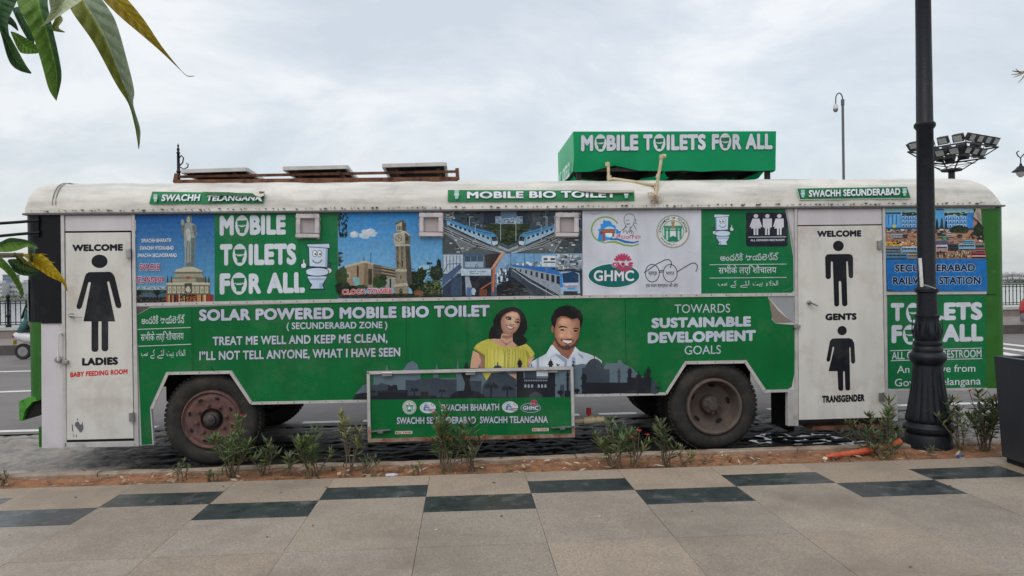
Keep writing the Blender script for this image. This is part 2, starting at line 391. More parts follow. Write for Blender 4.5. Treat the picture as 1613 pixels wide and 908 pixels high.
M_asph = mat('worn_asphalt', (0.185, 0.172, 0.165, 1), rough=0.85, var=0.12, scale=60, stains=(0.13, 0.122, 0.118, 1), stain_scale=0.7, stain_lo=0.45, stain_hi=0.7, bump=0.15, bscale=150)
M_mark = mat('worn_road_paint', (0.66, 0.65, 0.62, 1), rough=0.7, var=0.12, scale=10, stains=(0.32, 0.30, 0.28, 1), stain_scale=6, stain_lo=0.58, stain_hi=0.75)
M_conc = mat('promenade_concrete', (0.23, 0.20, 0.185, 1), rough=0.85, var=0.15, scale=4, stains=(0.14, 0.12, 0.11, 1), stain_scale=1.2, stain_lo=0.5, stain_hi=0.75)
M_concd = mat('grimy_kerb_stone', (0.085, 0.078, 0.074, 1), rough=0.85, var=0.25, scale=6)
M_coping = mat('pale_coping', (0.48, 0.47, 0.46, 1), rough=0.75, var=0.12, scale=5)
M_earth = mat('earth', (0.10, 0.085, 0.07, 1), rough=0.95)

# paving slabs (their joints show the bed below)
XS = [-1.897 + 0.7935 * k for k in range(-13, 18)]
YS = [-1.455, -1.745, -2.085, -2.47, -3.165] + [-3.165 - 0.74 * k for k in range(1, 9)]
slab = MB(); dark = MB(); bed = MB()
rg = random.Random(3)
x0, x1 = XS[0], XS[-1]
bed.box(((x0 + x1) / 2, (YS[0] + YS[-1]) / 2, 0.0), (x1 - x0, YS[0] - YS[-1], 0.288))
g_ = 0.0015
for i in range(len(XS) - 1):
    for j in range(len(YS) - 1):
        k = (i - 13) % 2
        if (k == 1 and j == 3) or (k == 0 and j == 1): continue          # these light slabs run on without a joint
        j2 = j + 1 if (k == 1 and j == 2) or (k == 0 and j == 0) else j
        a, b, c, d = XS[i] + g_, XS[i + 1] - g_, YS[j2 + 1] + g_, YS[j] - g_
        zt = PAVE + rg.uniform(-0.0012, 0.0012)
        q = [(a, c, zt), (b, c, zt), (b, d, zt), (a, d, zt)]
        isdark = (j == 1 and k == 1) or (j == 2 and k == 0)
        if isdark: m = dark
        else:
            m = slab; t = rg.random(); v = rg.uniform(0.90, 1.08)
            br, gr = (0.345, 0.272, 0.208), (0.285, 0.270, 0.245)
            if j in (0, 1): t = 0.85 + 0.2 * t
            elif j == 2: t = 0.5 + 0.45 * t
            elif j == 3: t = 0.18 + 0.45 * t
            elif j == 4: t = 0.45 + 0.5 * t
            slab.col = tuple((gr[n] + (br[n] - gr[n]) * t) * v for n in range(3)) + (1,)
        m.face(q)
        for p, r in ((0, 1), (1, 2), (2, 3), (3, 0)):
            m.face([q[p], q[r], (q[r][0], q[r][1], zt - 0.012), (q[p][0], q[p][1], zt - 0.012)])
kind(bed.build('paving_bed', M_joint), 'structure')
kind(slab.build('footpath_paving', M_granite), 'structure')
kind(dark.build('dark_paving_tiles', M_darktile), 'structure')
# earth far below, to the water's edge
m = MB(); m.face([(-400, -300, -0.32), (400, -300, -0.32), (400, 13.0, -0.32), (-400, 13.0, -0.32)])
kind(m.build('ground', M_earth), 'structure')

# kerb line, soil strip
def ky(x): return -0.855 + 0.0205 * (x - 0.38)      # the kerb's road side
m = MB(); P = []
nx = 320
for j in range(9):
    row = []
    for i in range(nx + 1):
        x = -9.5 + 21.0 * i / nx; ya, yb = -1.462, ky(x) - 0.10
        y = ya + (yb - ya) * j / 8
        h = 0.118 + 0.020 * nz(x * 2.1, y * 2.5) + 0.012 * nz(x * 9, y * 9, 3) + 0.006 * nz(x * 30, y * 30, 5)
        if j == 0: h = min(h, 0.138)
        row.append((x, y, min(h, 0.142)))
    P.append(row)
m.grid(P); kind(m.build('soil_strip', M_soil, smooth=True), 'structure')
m = MB(); x = -9.5; rk = random.Random(5)
while x < 11.4:
    l = 1.05; w = 0.10; dz = rk.uniform(-0.006, 0.006); dy_ = rk.uniform(-0.006, 0.006)
    a, b = x + 0.004, x + l - 0.004; ya, yb = ky(a) + dy_, ky(b) + dy_
    zt = 0.150 + dz; q = 0.012
    sec = [(-w, -0.2), (-w, zt - q), (-w + q, zt), (-q, zt), (0, zt - q), (0, -0.2)]
    for u in range(6):
        rows = []
    nseg = 12; rows = []
    for s_ in range(nseg + 1):
        xx = a + (b - a) * s_ / nseg; yy = ya + (yb - ya) * s_ / nseg
        rows.append([(xx, yy + p + 0.004 * nz(xx * 7, p * 9), z + (0.006 * nz(xx * 6, p * 30, 2) if z > 0 else 0)) for p, z in sec])
    m.grid(rows); m.face(rows[0]); m.face(rows[-1]); x += l
kind(m.build('kerb', M_kerb), 'structure')

# stone setts of the parking lane (each stone has its own height and tilt)
m = MB(); P = []
NX, NY = 640, 116; X0, X1, Y0, Y1 = -9.4, 11.0, -0.95, 2.16
rs = {}
def stone(i, j):
    if (i, j) not in rs:
        q = random.Random(i * 7919 + j * 104729); rs[(i, j)] = (q.uniform(-0.008, 0.012), q.uniform(-0.04, 0.04), q.uniform(-0.05, 0.05), q.uniform(-0.2, 0.2))
    return rs[(i, j)]
for b in range(NY + 1):
    row = []
    for a in range(NX + 1):
        x = X0 + (X1 - X0) * a / NX; y = Y0 + (Y1 - Y0) * b / NY
        wx, wy = x + 0.10 * nz(x * 2.5, y * 2.5, 7), y + 0.10 * nz(x * 2.0, y * 2.5, 9)
        j = math.floor(wy / 0.185); u = wx / 0.27 + (0.5 if j % 2 else 0) + 0.25 * stone(0, j)[3]; i = math.floor(u)
        fu, fv = u - i, wy / 0.185 - j
        h, tx, ty, _ = stone(i, j)
        e1 = max(abs(2 * fu - 1) ** 5, abs(2 * fv - 1) ** 4)
        z = ROAD - 0.012 + h + tx * (fu - 0.5) * 0.27 + ty * (fv - 0.5) * 0.18 - 0.015 * e1 + 0.010 * nz(x * 7, y * 9) + 0.006 * nz(x * 16, y * 19, 8) + 0.004 * nz(x * 31, y * 31, 4)
        row.append((x, y, z))
    P.append(row)
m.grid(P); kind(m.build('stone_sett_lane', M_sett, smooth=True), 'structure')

M_water2 = mat('puddle_water', (0.02, 0.02, 0.02, 1), rough=0.03, var=0.1, spec=0.6, rvar=0.0, bump=0.03, bscale=30)
m = MB()
for cx, cy, rx, ry, sd_ in ((3.62, -0.15, 0.55, 0.36, 1), (3.72, 0.62, 0.62, 0.28, 2), (4.4, 0.2, 0.3, 0.2, 3)):
    q = random.Random(sd_)
    m.face([(cx + rx * math.cos(t / 26 * 6.2832) * q.uniform(0.75, 1.2), cy + ry * math.sin(t / 26 * 6.2832) * q.uniform(0.75, 1.2), ROAD - 0.012 - 0.004 * sd_ / 3) for t in range(26)])
kind(m.build('puddle', M_water2), 'structure')

# carriageway
fa, fb = G(0, 560, ROAD), G(1590, 526, ROAD); fu_ = (fb - fa).normalized(); fn_ = Vector((-fu_.y, fu_.x, 0))
def far(s, o, z): p = fa + fu_ * s + fn_ * o; return Vector((p.x, p.y, z))
m = MB(); q0, q1 = far(-45, 0, ROAD), far(75, 0, ROAD)
m.face([(-45, 2.10, ROAD), (75, 2.10, ROAD), tuple(q1), tuple(q0)])
kind(m.build('asphalt_road', M_asph), 'structure')
m = MB()
def stripe(a, b, w, z=ROAD + 0.004):
    d = (b - a).normalized(); n = Vector((-d.y, d.x, 0)) * w / 2
    m.face([(p.x, p.y, z) for p in (a - n, b - n, b + n, a + n)])
for k in range(-30, 40):
    xa = -2.18 + 0.80 * k
    if -5.5 < xa < -2.3 and k < -4: pass
    L0 = 0.80 if xa < -5.0 else (0.53 if xa < 5.4 else 0.80)
    stripe(Vector((xa, 2.39 + 0.012 * xa, 0)), Vector((xa + L0, 2.39 + 0.012 * (xa + L0), 0)), 0.15)
for (ya, yb) in ((618, 566), (586, 553)):
    a, b = G(0, ya, ROAD), G(1400, yb, ROAD); d = (b - a).normalized()
    stripe(a - d * 25, b + d * 0.5, 0.20)
for a, b in (((1545, 538.2), (1760, 562)), ((1545, 544.5), (1760, 572)), ((1545, 551), (1760, 588))):
    stripe(G(*a, ROAD), G(*b, ROAD), 0.32)
kind(m.build('road_markings', M_mark), 'structure')

# far kerb, promenade, parapet wall, railing
pa, pb = G(0, 533.5, 0.2), G(1590, 498.5, 0.2); pu = (pb - pa).normalized(); pn = Vector((-pu.y, pu.x, 0))
def prom(s, o, z): p = pa + pu * s + pn * o; return Vector((p.x, p.y, z))
m = MB()
k0, k1 = far(-45, 0, 0), far(75, 0, 0); w0, w1 = prom(-45, 0.4, 0), prom(75, 0.4, 0)
m.face([(k0.x, k0.y, 0.2), (k1.x, k1.y, 0.2), (w1.x, w1.y, 0.2), (w0.x, w0.y, 0.2)])
kind(m.build('promenade', M_conc), 'structure')
m = MB()
for s in range(-45, 75, 1):
    a, b = far(s + 0.006, -0.02, 0), far(s + 0.994, -0.02, 0)
    m.bar((a.x, a.y, 0.06), (b.x, b.y, 0.06), 0.14, 0.30)
kind(m.build('far_kerb', M_concd), 'structure')
RAILLEN = 75
par = thing('parapet_wall', 'low concrete parapet wall with pale coping along the lake side promenade', 'wall', tuple(prom(0, 0.2, 0.2)))
m = MB(); a, b = prom(-40, 0.2, 0.31), prom(70, 0.2, 0.31); m.bar(a, b, 0.30, 0.30); m.build('wall_body', M_conc, par)
m = MB(); a, b = prom(-40, 0.2, 0.51), prom(70, 0.2, 0.51); m.bar(a, b, 0.38, 0.10); m.build('coping', M_coping, par)
fence = thing('iron_railing', 'black ornate iron railing on the low wall in front of the lake', 'railing', tuple(prom(0, 0.2, 0.55)))
m = MB()
for z in (0.64, 0.72, 1.36, 1.44):
    m.bar(prom(-26, 0.2, z), prom(48, 0.2, z), 0.03, 0.028)
s = -26.0
while s < 48:
    m.bar(prom(s, 0.2, 0.64), prom(s, 0.2, 1.44), 0.022, 0.022, up=(0, 1, 0))
    zc = 1.04 + 0.16 * math.sin(s * 1.9); c = prom(s, 0.2, zc)
    m.lathe([(0.0, -0.035), (0.035, 0), (0.0, 0.035)], c, n=6)
    s += 0.16
m.build('bar_panel', M_cast, fence)
def rail_post(s):
    q = MB(); c = prom(s, 0.2, 0.56)
    q.lathe([(0.0, 0), (0.085, 0), (0.085, 0.06), (0.045, 0.1), (0.042, 0.32), (0.075, 0.36), (0.075, 0.40), (0.042, 0.44), (0.042, 0.86), (0.07, 0.90), (0.07, 0.93), (0.03, 0.95),
             (0.07, 1.0), (0.075, 1.04), (0.05, 1.09), (0.012, 1.11), (0.0, 1.15)], c, n=10)
    q.build('railing_post', M_cast, fence, smooth=True)
s0 = (D(13, 500, (pa.y + pb.y) / 2) - pa).dot(pu)
for k in range(-4, 22):
    c = D(13, 500, prom(0, 0.2, 0).y)
    rail_post((c - prom(0, 0.2, 0)).dot(pu) + k * 2.6)

# lake and far shore
M_lake = bpy.data.materials.new('lake_water'); M_lake.use_nodes = True
t_ = M_lake.node_tree; p_ = t_.nodes['Principled BSDF']; p_.inputs['Base Color'].default_value = (0.10, 0.12, 0.12, 1); p_.inputs['Roughness'].default_value = 0.12
tn = t_.nodes.new('ShaderNodeTexNoise'); tn.inputs['Scale'].default_value = 0.35; tn.inputs['Detail'].default_value = 5
tt = t_.nodes.new('ShaderNodeTexCoord'); tm = t_.nodes.new('ShaderNodeMapping'); tm.inputs['Scale'].default_value = (0.5, 1.0, 1.0)
tb = t_.nodes.new('ShaderNodeBump'); tb.inputs['Strength'].default_value = 0.35; tb.inputs['Distance'].default_value = 0.3
t_.links.new(tt.outputs['Object'], tm.inputs[0]); t_.links.new(tm.outputs[0], tn.inputs['Vector']); t_.links.new(tn.outputs[0], tb.inputs['Height']); t_.links.new(tb.outputs[0], p_.inputs['Normal'])
m = MB(); a, b = prom(-60, 0.5, 0), prom(90, 0.5, 0)
m.face([(-4000, a.y - 3, -4), (a.x, a.y, -4), (b.x, b.y, -4), (4000, b.y + 3, -4), (4000, 6000, -4), (-4000, 6000, -4)])
kind(m.build('lake', M_lake), 'structure')
m = MB(); m.bar(prom(-60, 0.42, -1.9), prom(90, 0.42, -1.9), 0.15, 4.19); kind(m.build('embankment', M_conc), 'structure')

M_trees = mat('far_foliage', vcol=True, rough=0.9, var=0.25, scale=0.3)
m = MB(); rt = random.Random(11)
def shore_y(x): return 470 + max(0, min(1, (x + 350) / 700)) * 150
for i in range(520):
    x = rt.uniform(-520, 620); y = shore_y(x) + rt.uniform(0, 25); r = rt.uniform(2.0, 3.6) * (1.0 if x < 0 else 0.85)
    g = rt.uniform(0.7, 1.3)
    for k in range(46):
        d = Vector((rt.gauss(0, 1), rt.gauss(0, 0.6), rt.gauss(0, 0.7))); d.normalize(); d *= r * rt.uniform(0.5, 1)
        c = Vector((x + d.x * 1.5, y + d.y, -4 + r * 0.85 + d.z * 0.95)); s_ = rt.uniform(0.5, 1.0)
        m.face([c + Vector((rt.uniform(-s_, s_), rt.uniform(-s_, s_), rt.uniform(-s_, s_))) for _ in range(3)], 0, (0.085 * g, 0.115 * g, 0.075 * g, 1))
kind(m.build('far_treeline', M_trees), 'stuff')
m = MB(); P = []
for i in range(60):
    x = -1500 + 3200 * i / 59; P.append([(x, shore_y(x) - 3, -4.05), (x, shore_y(x) + 6, -3.2), (x, shore_y(x) + 400, -1.5), (x, 4000, 0)])
m.grid(P); kind(m.build('far_shore_land', mat('far_land', (0.14, 0.15, 0.11, 1), rough=0.95)), 'structure')
M_bw = mat('far_white_render', (0.55, 0.55, 0.56, 1), rough=0.8, var=0.06); M_bb = mat('far_blue_render', (0.20, 0.27, 0.36, 1), rough=0.6, var=0.06)
M_win = mat('far_window_glass', (0.10, 0.12, 0.15, 1), rough=0.3)
rb = random.Random(21)
def far_building(px0, px1, ytop, Y, label, mt, nwin=(5, 3)):
    a, b = D(px0, ytop, Y), D(px1, ytop, Y); zt = (a.z + b.z) / 2; z0 = -3.4; w = b.x - a.x; cx = (a.x + b.x) / 2; dp = 14
    t = thing('far_building', label, 'building', (cx, Y + dp / 2, z0), 'buildings across the lake')
    q = MB(); q.box((cx, Y + dp / 2, (z0 + zt) / 2), (w, dp, zt - z0)); q.build('wall', mt, t)
    q = MB(); q.box((cx, Y + dp / 2, zt + 0.35), (w + 0.8, dp + 0.8, 0.7)); q.box((cx + w * 0.2, Y + 5, zt + 1.5), (w * 0.25, 5, 1.6)); q.build('roof', M_bw, t)
    for r in range(nwin[1]):
        for c in range(nwin[0]):
            q = MB()
            x = a.x + w * (c + 0.5) / nwin[0]; z = z0 + (zt - z0) * (r + 0.55) / nwin[1]
            q.box((x, Y - 0.05, z), (w / nwin[0] * 0.55, 0.2, (zt - z0) / nwin[1] * 0.45))
            q.build('window', M_win, t)
far_building(4, 15, 433.5, 640, 'tall blue grey block on the far shore behind the leaves at the left edge', M_bb, (4, 8))
far_building(-14, 3, 447, 600, 'long white block on the far shore at the very left edge of the lake view', M_bw, (6, 4))
far_building(15, 27, 449.5, 610, 'low white block on the far shore just right of the tall blue grey one', M_bw, (5, 3))
far_building(27.5, 36, 446, 600, 'white block with flat roof on the far shore beside the hanging leaf tip', M_bw, (4, 4))
far_building(36.5, 58, 451, 620, 'widest low white block on the far shore, partly behind the bus front', M_bw, (7, 3))
for p0, p1, yt, lb in ((1578, 1586, 433.4, 'small white building on the far shore next to the green bus corner'),
                       (1588, 1594, 432.2, 'narrow white building on the far shore above the iron railing'),
                       (1596, 1606, 431.8, 'wide white building on the far shore under the hanging lantern'),
                       (1607, 1620, 433.0, 'white building on the far shore at the right edge above the red car')):
    far_building(p0, p1, yt, 700, lb, M_bw, (4, 2))

# ================================================================== THE BUS
BW = 2.45                                   # body width (y 0 = kerb side, y BW = road side)
bus = thing('toilet_bus', 'long white and green bus turned into a mobile toilet, parked along the kerb', 'bus', (0.75, BW / 2, ROAD))
def xz(px, py, y=0.0): p = D(px, py, y); return (p.x, p.z)
def X(px, y=0.0, py=460): return D(px, py, y).x
def Zp(px, py, y=0.0): return D(px, py, y).z
XL, XR = X(66), X(1569)
# --- kerb side wall, cut out over the wheels
low = [(66, 706), (218, 703), (222, 702), (242, 701), (238, 645), (263, 588), (363, 586.5), (396, 636), (1049, 621), (1080, 571.5), (1174, 570), (1204, 617), (1240, 616), (1240, 671), (1255, 671),
       (1255, 663), (1396, 659), (1396, 663), (1412, 663), (1412, 614), (1569, 612)]
side = [xz(*p) for p in low] + [(XR, 2.50), (XL, 2.50)]
m = MB(); m.prism(side, 0.0, 0.045); m.build('side_wall', M_lilac, bus)
arch = [xz(*p) for p in low[4:13]]
fs = [(XL, 0.56)] + [p for p in arch[1:4]] + arch[4:5] + [p for p in arch[5:8]] + [(XR, 0.56), (XR, 2.50), (XL, 2.50)]
fs = [(XL, 0.55), (arch[0][0], 0.55), arch[1], arch[2], (arch[3][0], 0.55), (arch[4][0], 0.55), arch[5], arch[6], (arch[7][0], 0.55), (XR, 0.55), (XR, 2.50), (XL, 2.50)]
m = MB(); m.prism(fs, BW - 0.045, BW); m.build('road_side_wall', M_lilac, bus)
m = MB(); m.box(((XL + XR) / 2, BW / 2, 0.96), (XR - XL - 0.02, BW - 0.1, 0.05))
for y in (0.75, 1.7): m.box(((XL + XR) / 2 - 0.1, y, 0.80), (XR - XL - 0.5, 0.09, 0.26))
for a, b in ((arch[0][0] - 0.05, arch[3][0] + 0.05), (arch[4][0] - 0.05, arch[7][0] + 0.05)):
    for y in (0.52, BW - 0.52): m.box(((a + b) / 2, y, 0.735), (b - a, 0.02, 0.40))
for xx in (-2.585, 2.63):
    m.tube([(xx, 0.3, 0.40), (xx, BW - 0.3, 0.40)], 0.07, 10)
m.build('underfloor', M_void, bus)

# --- roof: white sheet, drawn over the sides and rounded off at both ends
RZ0, RZT = 2.515, 2.888
RXL, RXR = X(41.5, 0.0), X(1580.5, 0.0)
def roof_pt(u, s, d0, d1):
    """u 0..1 across the section, near edge to far edge; returns (y, z)"""
    pass
def roof_end(x):
    a, b = x - RXL, RXR - x
    sa = 1.0 if a > 0.13 else max(0.0, 1 - (1 - a / 0.13) ** 3) ** (1 / 3)
    sb = 1.0 if b > 0.34 else math.sqrt(max(0.0, 1 - (1 - b / 0.34) ** 2))
    return min(sa, sb)
def roof_prof(t):
    """t 0..1 from the near gutter to the crown: y, height fraction"""
    if t < 0.5:
        a = t / 0.5; th = a * math.pi / 2; p = 2 / 2.5
        return -0.035 + 0.36 * (1 - math.cos(th) ** p), math.sin(th) ** p * 0.85
    a = (t - 0.5) / 0.5
    return 0.325 + (BW / 2 - 0.325) * a, 0.85 + 0.15 * (1 - (1 - a) ** 2)
def roof_y(z):
    f = max(0.0, min(0.999, (z - RZ0) / ((RZT - RZ0) / 0.97 * 0.85))); p = 2 / 2.5
    return -0.035 + 0.36 * (1 - math.cos(math.asin(f ** (1 / p))) ** p)
m = MB(); P = []
xs = [RXL + 0.13 * (i / 10) ** 2.5 for i in range(10)] + [RXL + 0.13 + (RXR - RXL - 0.47) * i / 150 for i in range(151)] + [RXR - 0.34 * (1 - math.cos((10 - i) / 10 * math.pi / 2)) for i in range(1, 11)]
HH = (RZT - RZ0) / 0.97
for x in xs:
    e_ = max(0.02, roof_end(x)); row = []
    wr = 1.3 if x > RXL + 0.40 else 2.6
    for k in range(41):
        t = k / 20 if k <= 20 else (40 - k) / 20
        y, f = roof_prof(t); z = RZ0 + HH * f * e_
        w = 0.006 * wr * nz(x * 3.0, t * 6 + (3 if k > 20 else 0), 1) + 0.004 * nz(x * 9, t * 14, 2) * wr
        y2 = y + 0.05 * (1 - e_)
        if k > 20: y2 = BW - y2
        if 0 < k < 40: z += w; y2 -= w * (1 if k < 20 else -1)
        row.append((x, y2, z))
    P.append(row)
M_roof = mat('stained_roof_sheet', S(240, 237, 229, 1.22), rough=0.55, var=0.06, scale=3, stains=S(150, 142, 130, 1.22), stain_scale=4.0, stain_lo=0.52, stain_hi=0.80, stain_max=0.42, bump=0.5, bscale=6, streak=0.35, smap=(0.9, 5.0, 7.0))
m.grid(P); roof = m.build('roof', M_roof, bus, smooth=True)
m = MB()                                     # seam near the front and the raised edge along the roof foot
for px in (88, 93):
    pts = []
    for k in range(1, 15):
        y, f = roof_prof(k / 20); pts.append((X(px), y - 0.006, RZ0 + HH * f + 0.006))
    m.tube(pts, 0.005, 5)
m.build('roof_seam', mat('grey_seam', S(140, 136, 130), rough=0.7), roof)
m = MB(); n_ = 190
for i in range(n_):
    x = RXL + 0.1 + (RXR - RXL - 0.2) * (i + rnd.uniform(-0.8, 0.8)) / n_; w = rnd.choice([0.003, 0.004, 0.005, 0.008])
    m.box((x, -0.046, RZ0 + 0.022 + rnd.uniform(-0.008, 0.006)), (w * rnd.uniform(1, 3.5), 0.02, w), mi=0)
kind(m.build('rivet_row', mat('dirty_rivets', S(88, 80, 72), rough=0.8), roof), 'stuff')
m = MB(); m.box(((RXL + RXR) / 2, BW / 2, RZ0 - 0.012), (RXR - RXL + 0.01, BW + 0.085, 0.020)); m.build('gutter_rail', mat('dark_gutter', S(96, 95, 97), rough=0.6, stains=S(120, 112, 104), stain_lo=0.55, stain_hi=0.7, stain_scale=6), bus, bevel=0.004)

# --- front end (left in the picture)
def corner(mb, xc, r, z0, z1, sgn, yc, n=8, a0=0, a1=90):
    """upright rounded corner strip on the kerb side: from the side wall (a=0) round to the end face (a=90)"""
    P = [[], []]
    for i in range(n + 1):
        a = R_(a0 + (a1 - a0) * i / n); x, y = xc + sgn * r * math.sin(a), yc - r * math.cos(a)
        P[0].append((x, y, z0)); P[1].append((x, y, z1))
    mb.grid(P)
M_glass = mat('dark_window_glass', (0.010, 0.012, 0.014, 1), rough=0.12, var=0.2, spec=0.5)
fr = 0.21; zg0, zg1 = Zp(66, 630), Zp(66, 508)
m = MB(); corner(m, XL, fr, zg0, zg1, -1, fr); corner(m, XL, fr - 0.02, zg0, zg1, -1, fr)
m.bar((XL - fr, fr, (zg0 + zg1) / 2), (XL - fr, BW - fr, (zg0 + zg1) / 2), 0.03, zg1 - zg0)
m.box((XL - 0.02, 0.03, (Zp(66, 673) + Zp(66, 705)) / 2), (0.075, 0.05, Zp(66, 673) - Zp(66, 705)))
m.build('front_panel', M_green, bus, smooth=False)
m = MB(); corner(m, XL, fr + 0.01, zg1, 2.50, -1, fr + 0.01); m.bar((XL - fr, fr, 2.43), (XL - fr, BW - fr, 2.43), 0.03, 0.13)
q0, q1 = xz(66, 510), xz(97, 338)
m.box(((q0[0] + q1[0]) / 2, -0.006, (q0[1] + 2.5) / 2), (q1[0] - q0[0], 0.012, 2.5 - q0[1])); m.build('cab_pillar', M_black, bus)
m = MB(); m.bar((XL - fr + 0.02, fr, 1.95), (XL - fr + 0.02, BW - fr, 1.95), 0.02, 0.9)
m.build('windscreen', mat('windscreen_glass', (0.10, 0.115, 0.12, 1), rough=0.08, spec=0.6), bus)
m = MB(); c0 = Zp(66, 440); q = Zp(66, 506)
P = [[], []]
for i in range(5):
    a = R_(48 + 40 * i / 4); P[0].append((XL - (fr + 0.016) * math.sin(a), fr - (fr + 0.016) * math.cos(a), q)); P[1].append((XL - (fr + 0.016) * math.sin(a), fr - (fr + 0.016) * math.cos(a), c0))
m.grid(P); m.build('quarter_glass', mat('pale_reflection_glass', (0.30, 0.33, 0.34, 1), rough=0.15, spec=0.6), bus)  # reflection on the corner glass, painted as a pale base colour
# torn bumper end
bp = [(28, 633), (43, 626.5), (62, 624.5), (62, 631), (49, 634), (38, 647), (33, 664), (28.5, 664)]
m = MB(); m.prism([xz(*p) for p in bp], 0.02, BW - 0.02); m.build('bumper', mat('chipped_green_paint', S(70, 140, 48), rough=0.5, stains=S(30, 74, 20), stain_scale=9, stain_lo=0.5, stain_hi=0.65), bus)
m = MB(); m.prism([xz(*p) for p in ((61, 632), (50, 635), (39, 648), (34, 662), (60, 653))], 0.06, BW - 0.06); m.build('bumper_core', M_void, bus)
m = MB(); m.tube([D(62, 347.5, -0.03), D(28, 350.3, -0.03), D(-30, 354, -0.02)], 0.015, 8); m.tube([D(63, 366.5, -0.03), D(28, 369.3, -0.03), D(-30, 375, -0.02)], 0.015, 8)
m.box(D(58, 357, -0.02), (0.05, 0.03, 0.2)); m.tube([D(-30, 345, -0.02), D(-30, 430, -0.02)], 0.014, 8)
arm = m.build('mirror_arm', M_black, bus, smooth=True)
m = MB(); c = D(-33, 420, -0.03); m.box(c, (0.05, 0.2, 0.36)); m.build('mirror', M_black, arm, bevel=0.015)
for y in (0.35, BW - 0.35):
    m = MB(); m.lathe([(0.0, 0), (0.08, -0.01), (0.095, 0.0), (0.095, 0.05)], (XL - fr - 0.055, y, 0.78), 'x', 20); m.build('headlight', M_steel, bus, smooth=True)
m = MB(); m.box((XL + 0.06, BW / 2, 1.5), (0.02, BW - 0.2, 1.9)); m.build('cab_bulkhead', M_void, bus)

# --- rear end (right in the picture)
m = MB(); rr = 0.15; z0 = Zp(1558, 612); corner(m, XR, rr, z0, 2.50, 1, rr)
m.bar((XR + rr, rr, (z0 + 2.5) / 2), (XR + rr, BW - rr, (z0 + 2.5) / 2), 0.03, 2.5 - z0)
P = [(1533, 329), (1570, 328.5), (1570, 612), (1553, 612), (1552.5, 460), (1549, 392), (1540, 350)]
m.face([D(*p, -0.005) for p in P])
m.bar(D(1554, 462, -0.012), D(1570, 462, -0.012), 0.016, 0.018)
m.build('rear_panel', M_green, bus)
for z in (1.35, 1.75): pass

# --- aluminium strips
m = MB()
def strip(pts, w, y=-0.008, t=0.012, mb=None):
    mb = mb or m
    for a, b in zip(pts[:-1], pts[1:]): mb.bar(D(*a, y), D(*b, y), t, w, up=(0, -1, 0)) if False else mb.bar(D(*a, y), D(*b, y), w, t, up=(0, -1, 0))
strip([(212, 480.3), (533, 474), (917, 467.4), (1253, 464)], 0.034)
m.build('trim_strip', M_alu, bus); m = MB()
strip([(1393, 462.5), (1554, 461.3)], 0.030)
m.build('trim_strip', M_alu, bus); m = MB()
strip([(239, 644), (264, 588.5), (363, 586.8), (396, 635.6), (578, 631.7)], 0.028)
m.build('trim_strip', M_alu, bus); m = MB()
strip([(904, 623.6), (1049, 620.4), (1080, 572), (1174, 570.5), (1204, 616.6), (1253, 615.5)], 0.028)
m.build('trim_strip', M_alu, bus); m = MB()
strip([(1396, 614.6), (1554, 612.8)], 0.022)
m.build('trim_strip', M_alu, bus)
m = MB()                                     # little screw heads along the strips
for pts, st in (([(216, 480.2), (533, 474), (917, 467.4), (1250, 464)], 0.155), ([(400, 635.6), (576, 631.8)], 0.16), ([(908, 623.4), (1046, 620.6)], 0.16), ([(268, 588.5), (360, 586.8)], 0.16), ([(1084, 572), (1170, 570.5)], 0.16)):
    for a, b in zip(pts[:-1], pts[1:]):
        A, B = D(*a, -0.016), D(*b, -0.016); n = max(2, int((B - A).length / st))
        for i in range(n): m.lathe([(0.006, 0), (0.0045, -0.002), (0.0, -0.003)], A.lerp(B, (i + 0.5) / n), 'y', 6)
m.build('screw_heads', mat('dark_screw', S(86, 82, 78), rough=0.6, metal=0.5), bus)

# --- door frames and doors
def quad_box(mb, q, y0, y1):
    a = [D(*p, 0) for p in q]; mb.prism([(p.x, p.z) for p in a], y0, y1)
m = MB()
for q in ([(97, 338), (102.5, 338), (106.5, 704), (101.5, 704)], [(208.5, 337), (213.5, 337), (220, 703), (213, 703)], [(104, 697), (214, 695), (215, 703), (104.5, 705)]): quad_box(m, q, -0.022, 0.0)
fr1 = m.build('door_frame', M_alu, bus, bevel=0.003)
m = MB()
for q in ([(1250.5, 329), (1254.5, 329), (1256.5, 671), (1251.5, 671)], [(1388.5, 328), (1392.5, 328), (1398, 663), (1393.5, 663)]): quad_box(m, q, -0.022, 0.0)
quad_box(m, [(1240, 617), (1252, 617), (1252, 671), (1240, 671)], -0.016, 0.0)
quad_box(m, [(1398, 614), (1412, 614), (1413, 663), (1398.5, 663)], -0.016, 0.0)
m.build('door_frame', M_alu, bus, bevel=0.003)
M_door = M_white
K0 = S(24, 26, 34); KR = S(196, 36, 40)
def door_panel(q, y=-0.016):
    m = MB(); quad_box(m, q, y, -0.002); return m.build('door', [M_door], bus, bevel=0.003)
dl = door_panel([(104.5, 367.5), (206.5, 366.5), (211.5, 690.5), (106.5, 693)])
dg = door_panel([(1255.5, 357), (1387.5, 355.5), (1393.5, 657.5), (1257.5, 661.5)])
m = MB()
quad_box(m, [(104, 341), (207.5, 340), (208, 363.5), (104, 364.5)], -0.010, 0.0); m.build('door_header', M_lilac, bus); m = MB(); quad_box(m, [(1256, 331), (1387.5, 330), (1387.5, 353.5), (1256, 355)], -0.010, 0.0)
m.build('door_header', M_lilac, bus)
m = MB()
quad_box(m, [(103, 364.7), (208.5, 363.7), (208.5, 366.3), (103, 367.3)], -0.004, 0.0); quad_box(m, [(206.8, 366), (208.4, 366), (213, 692), (211.8, 692)], -0.005, 0.0)
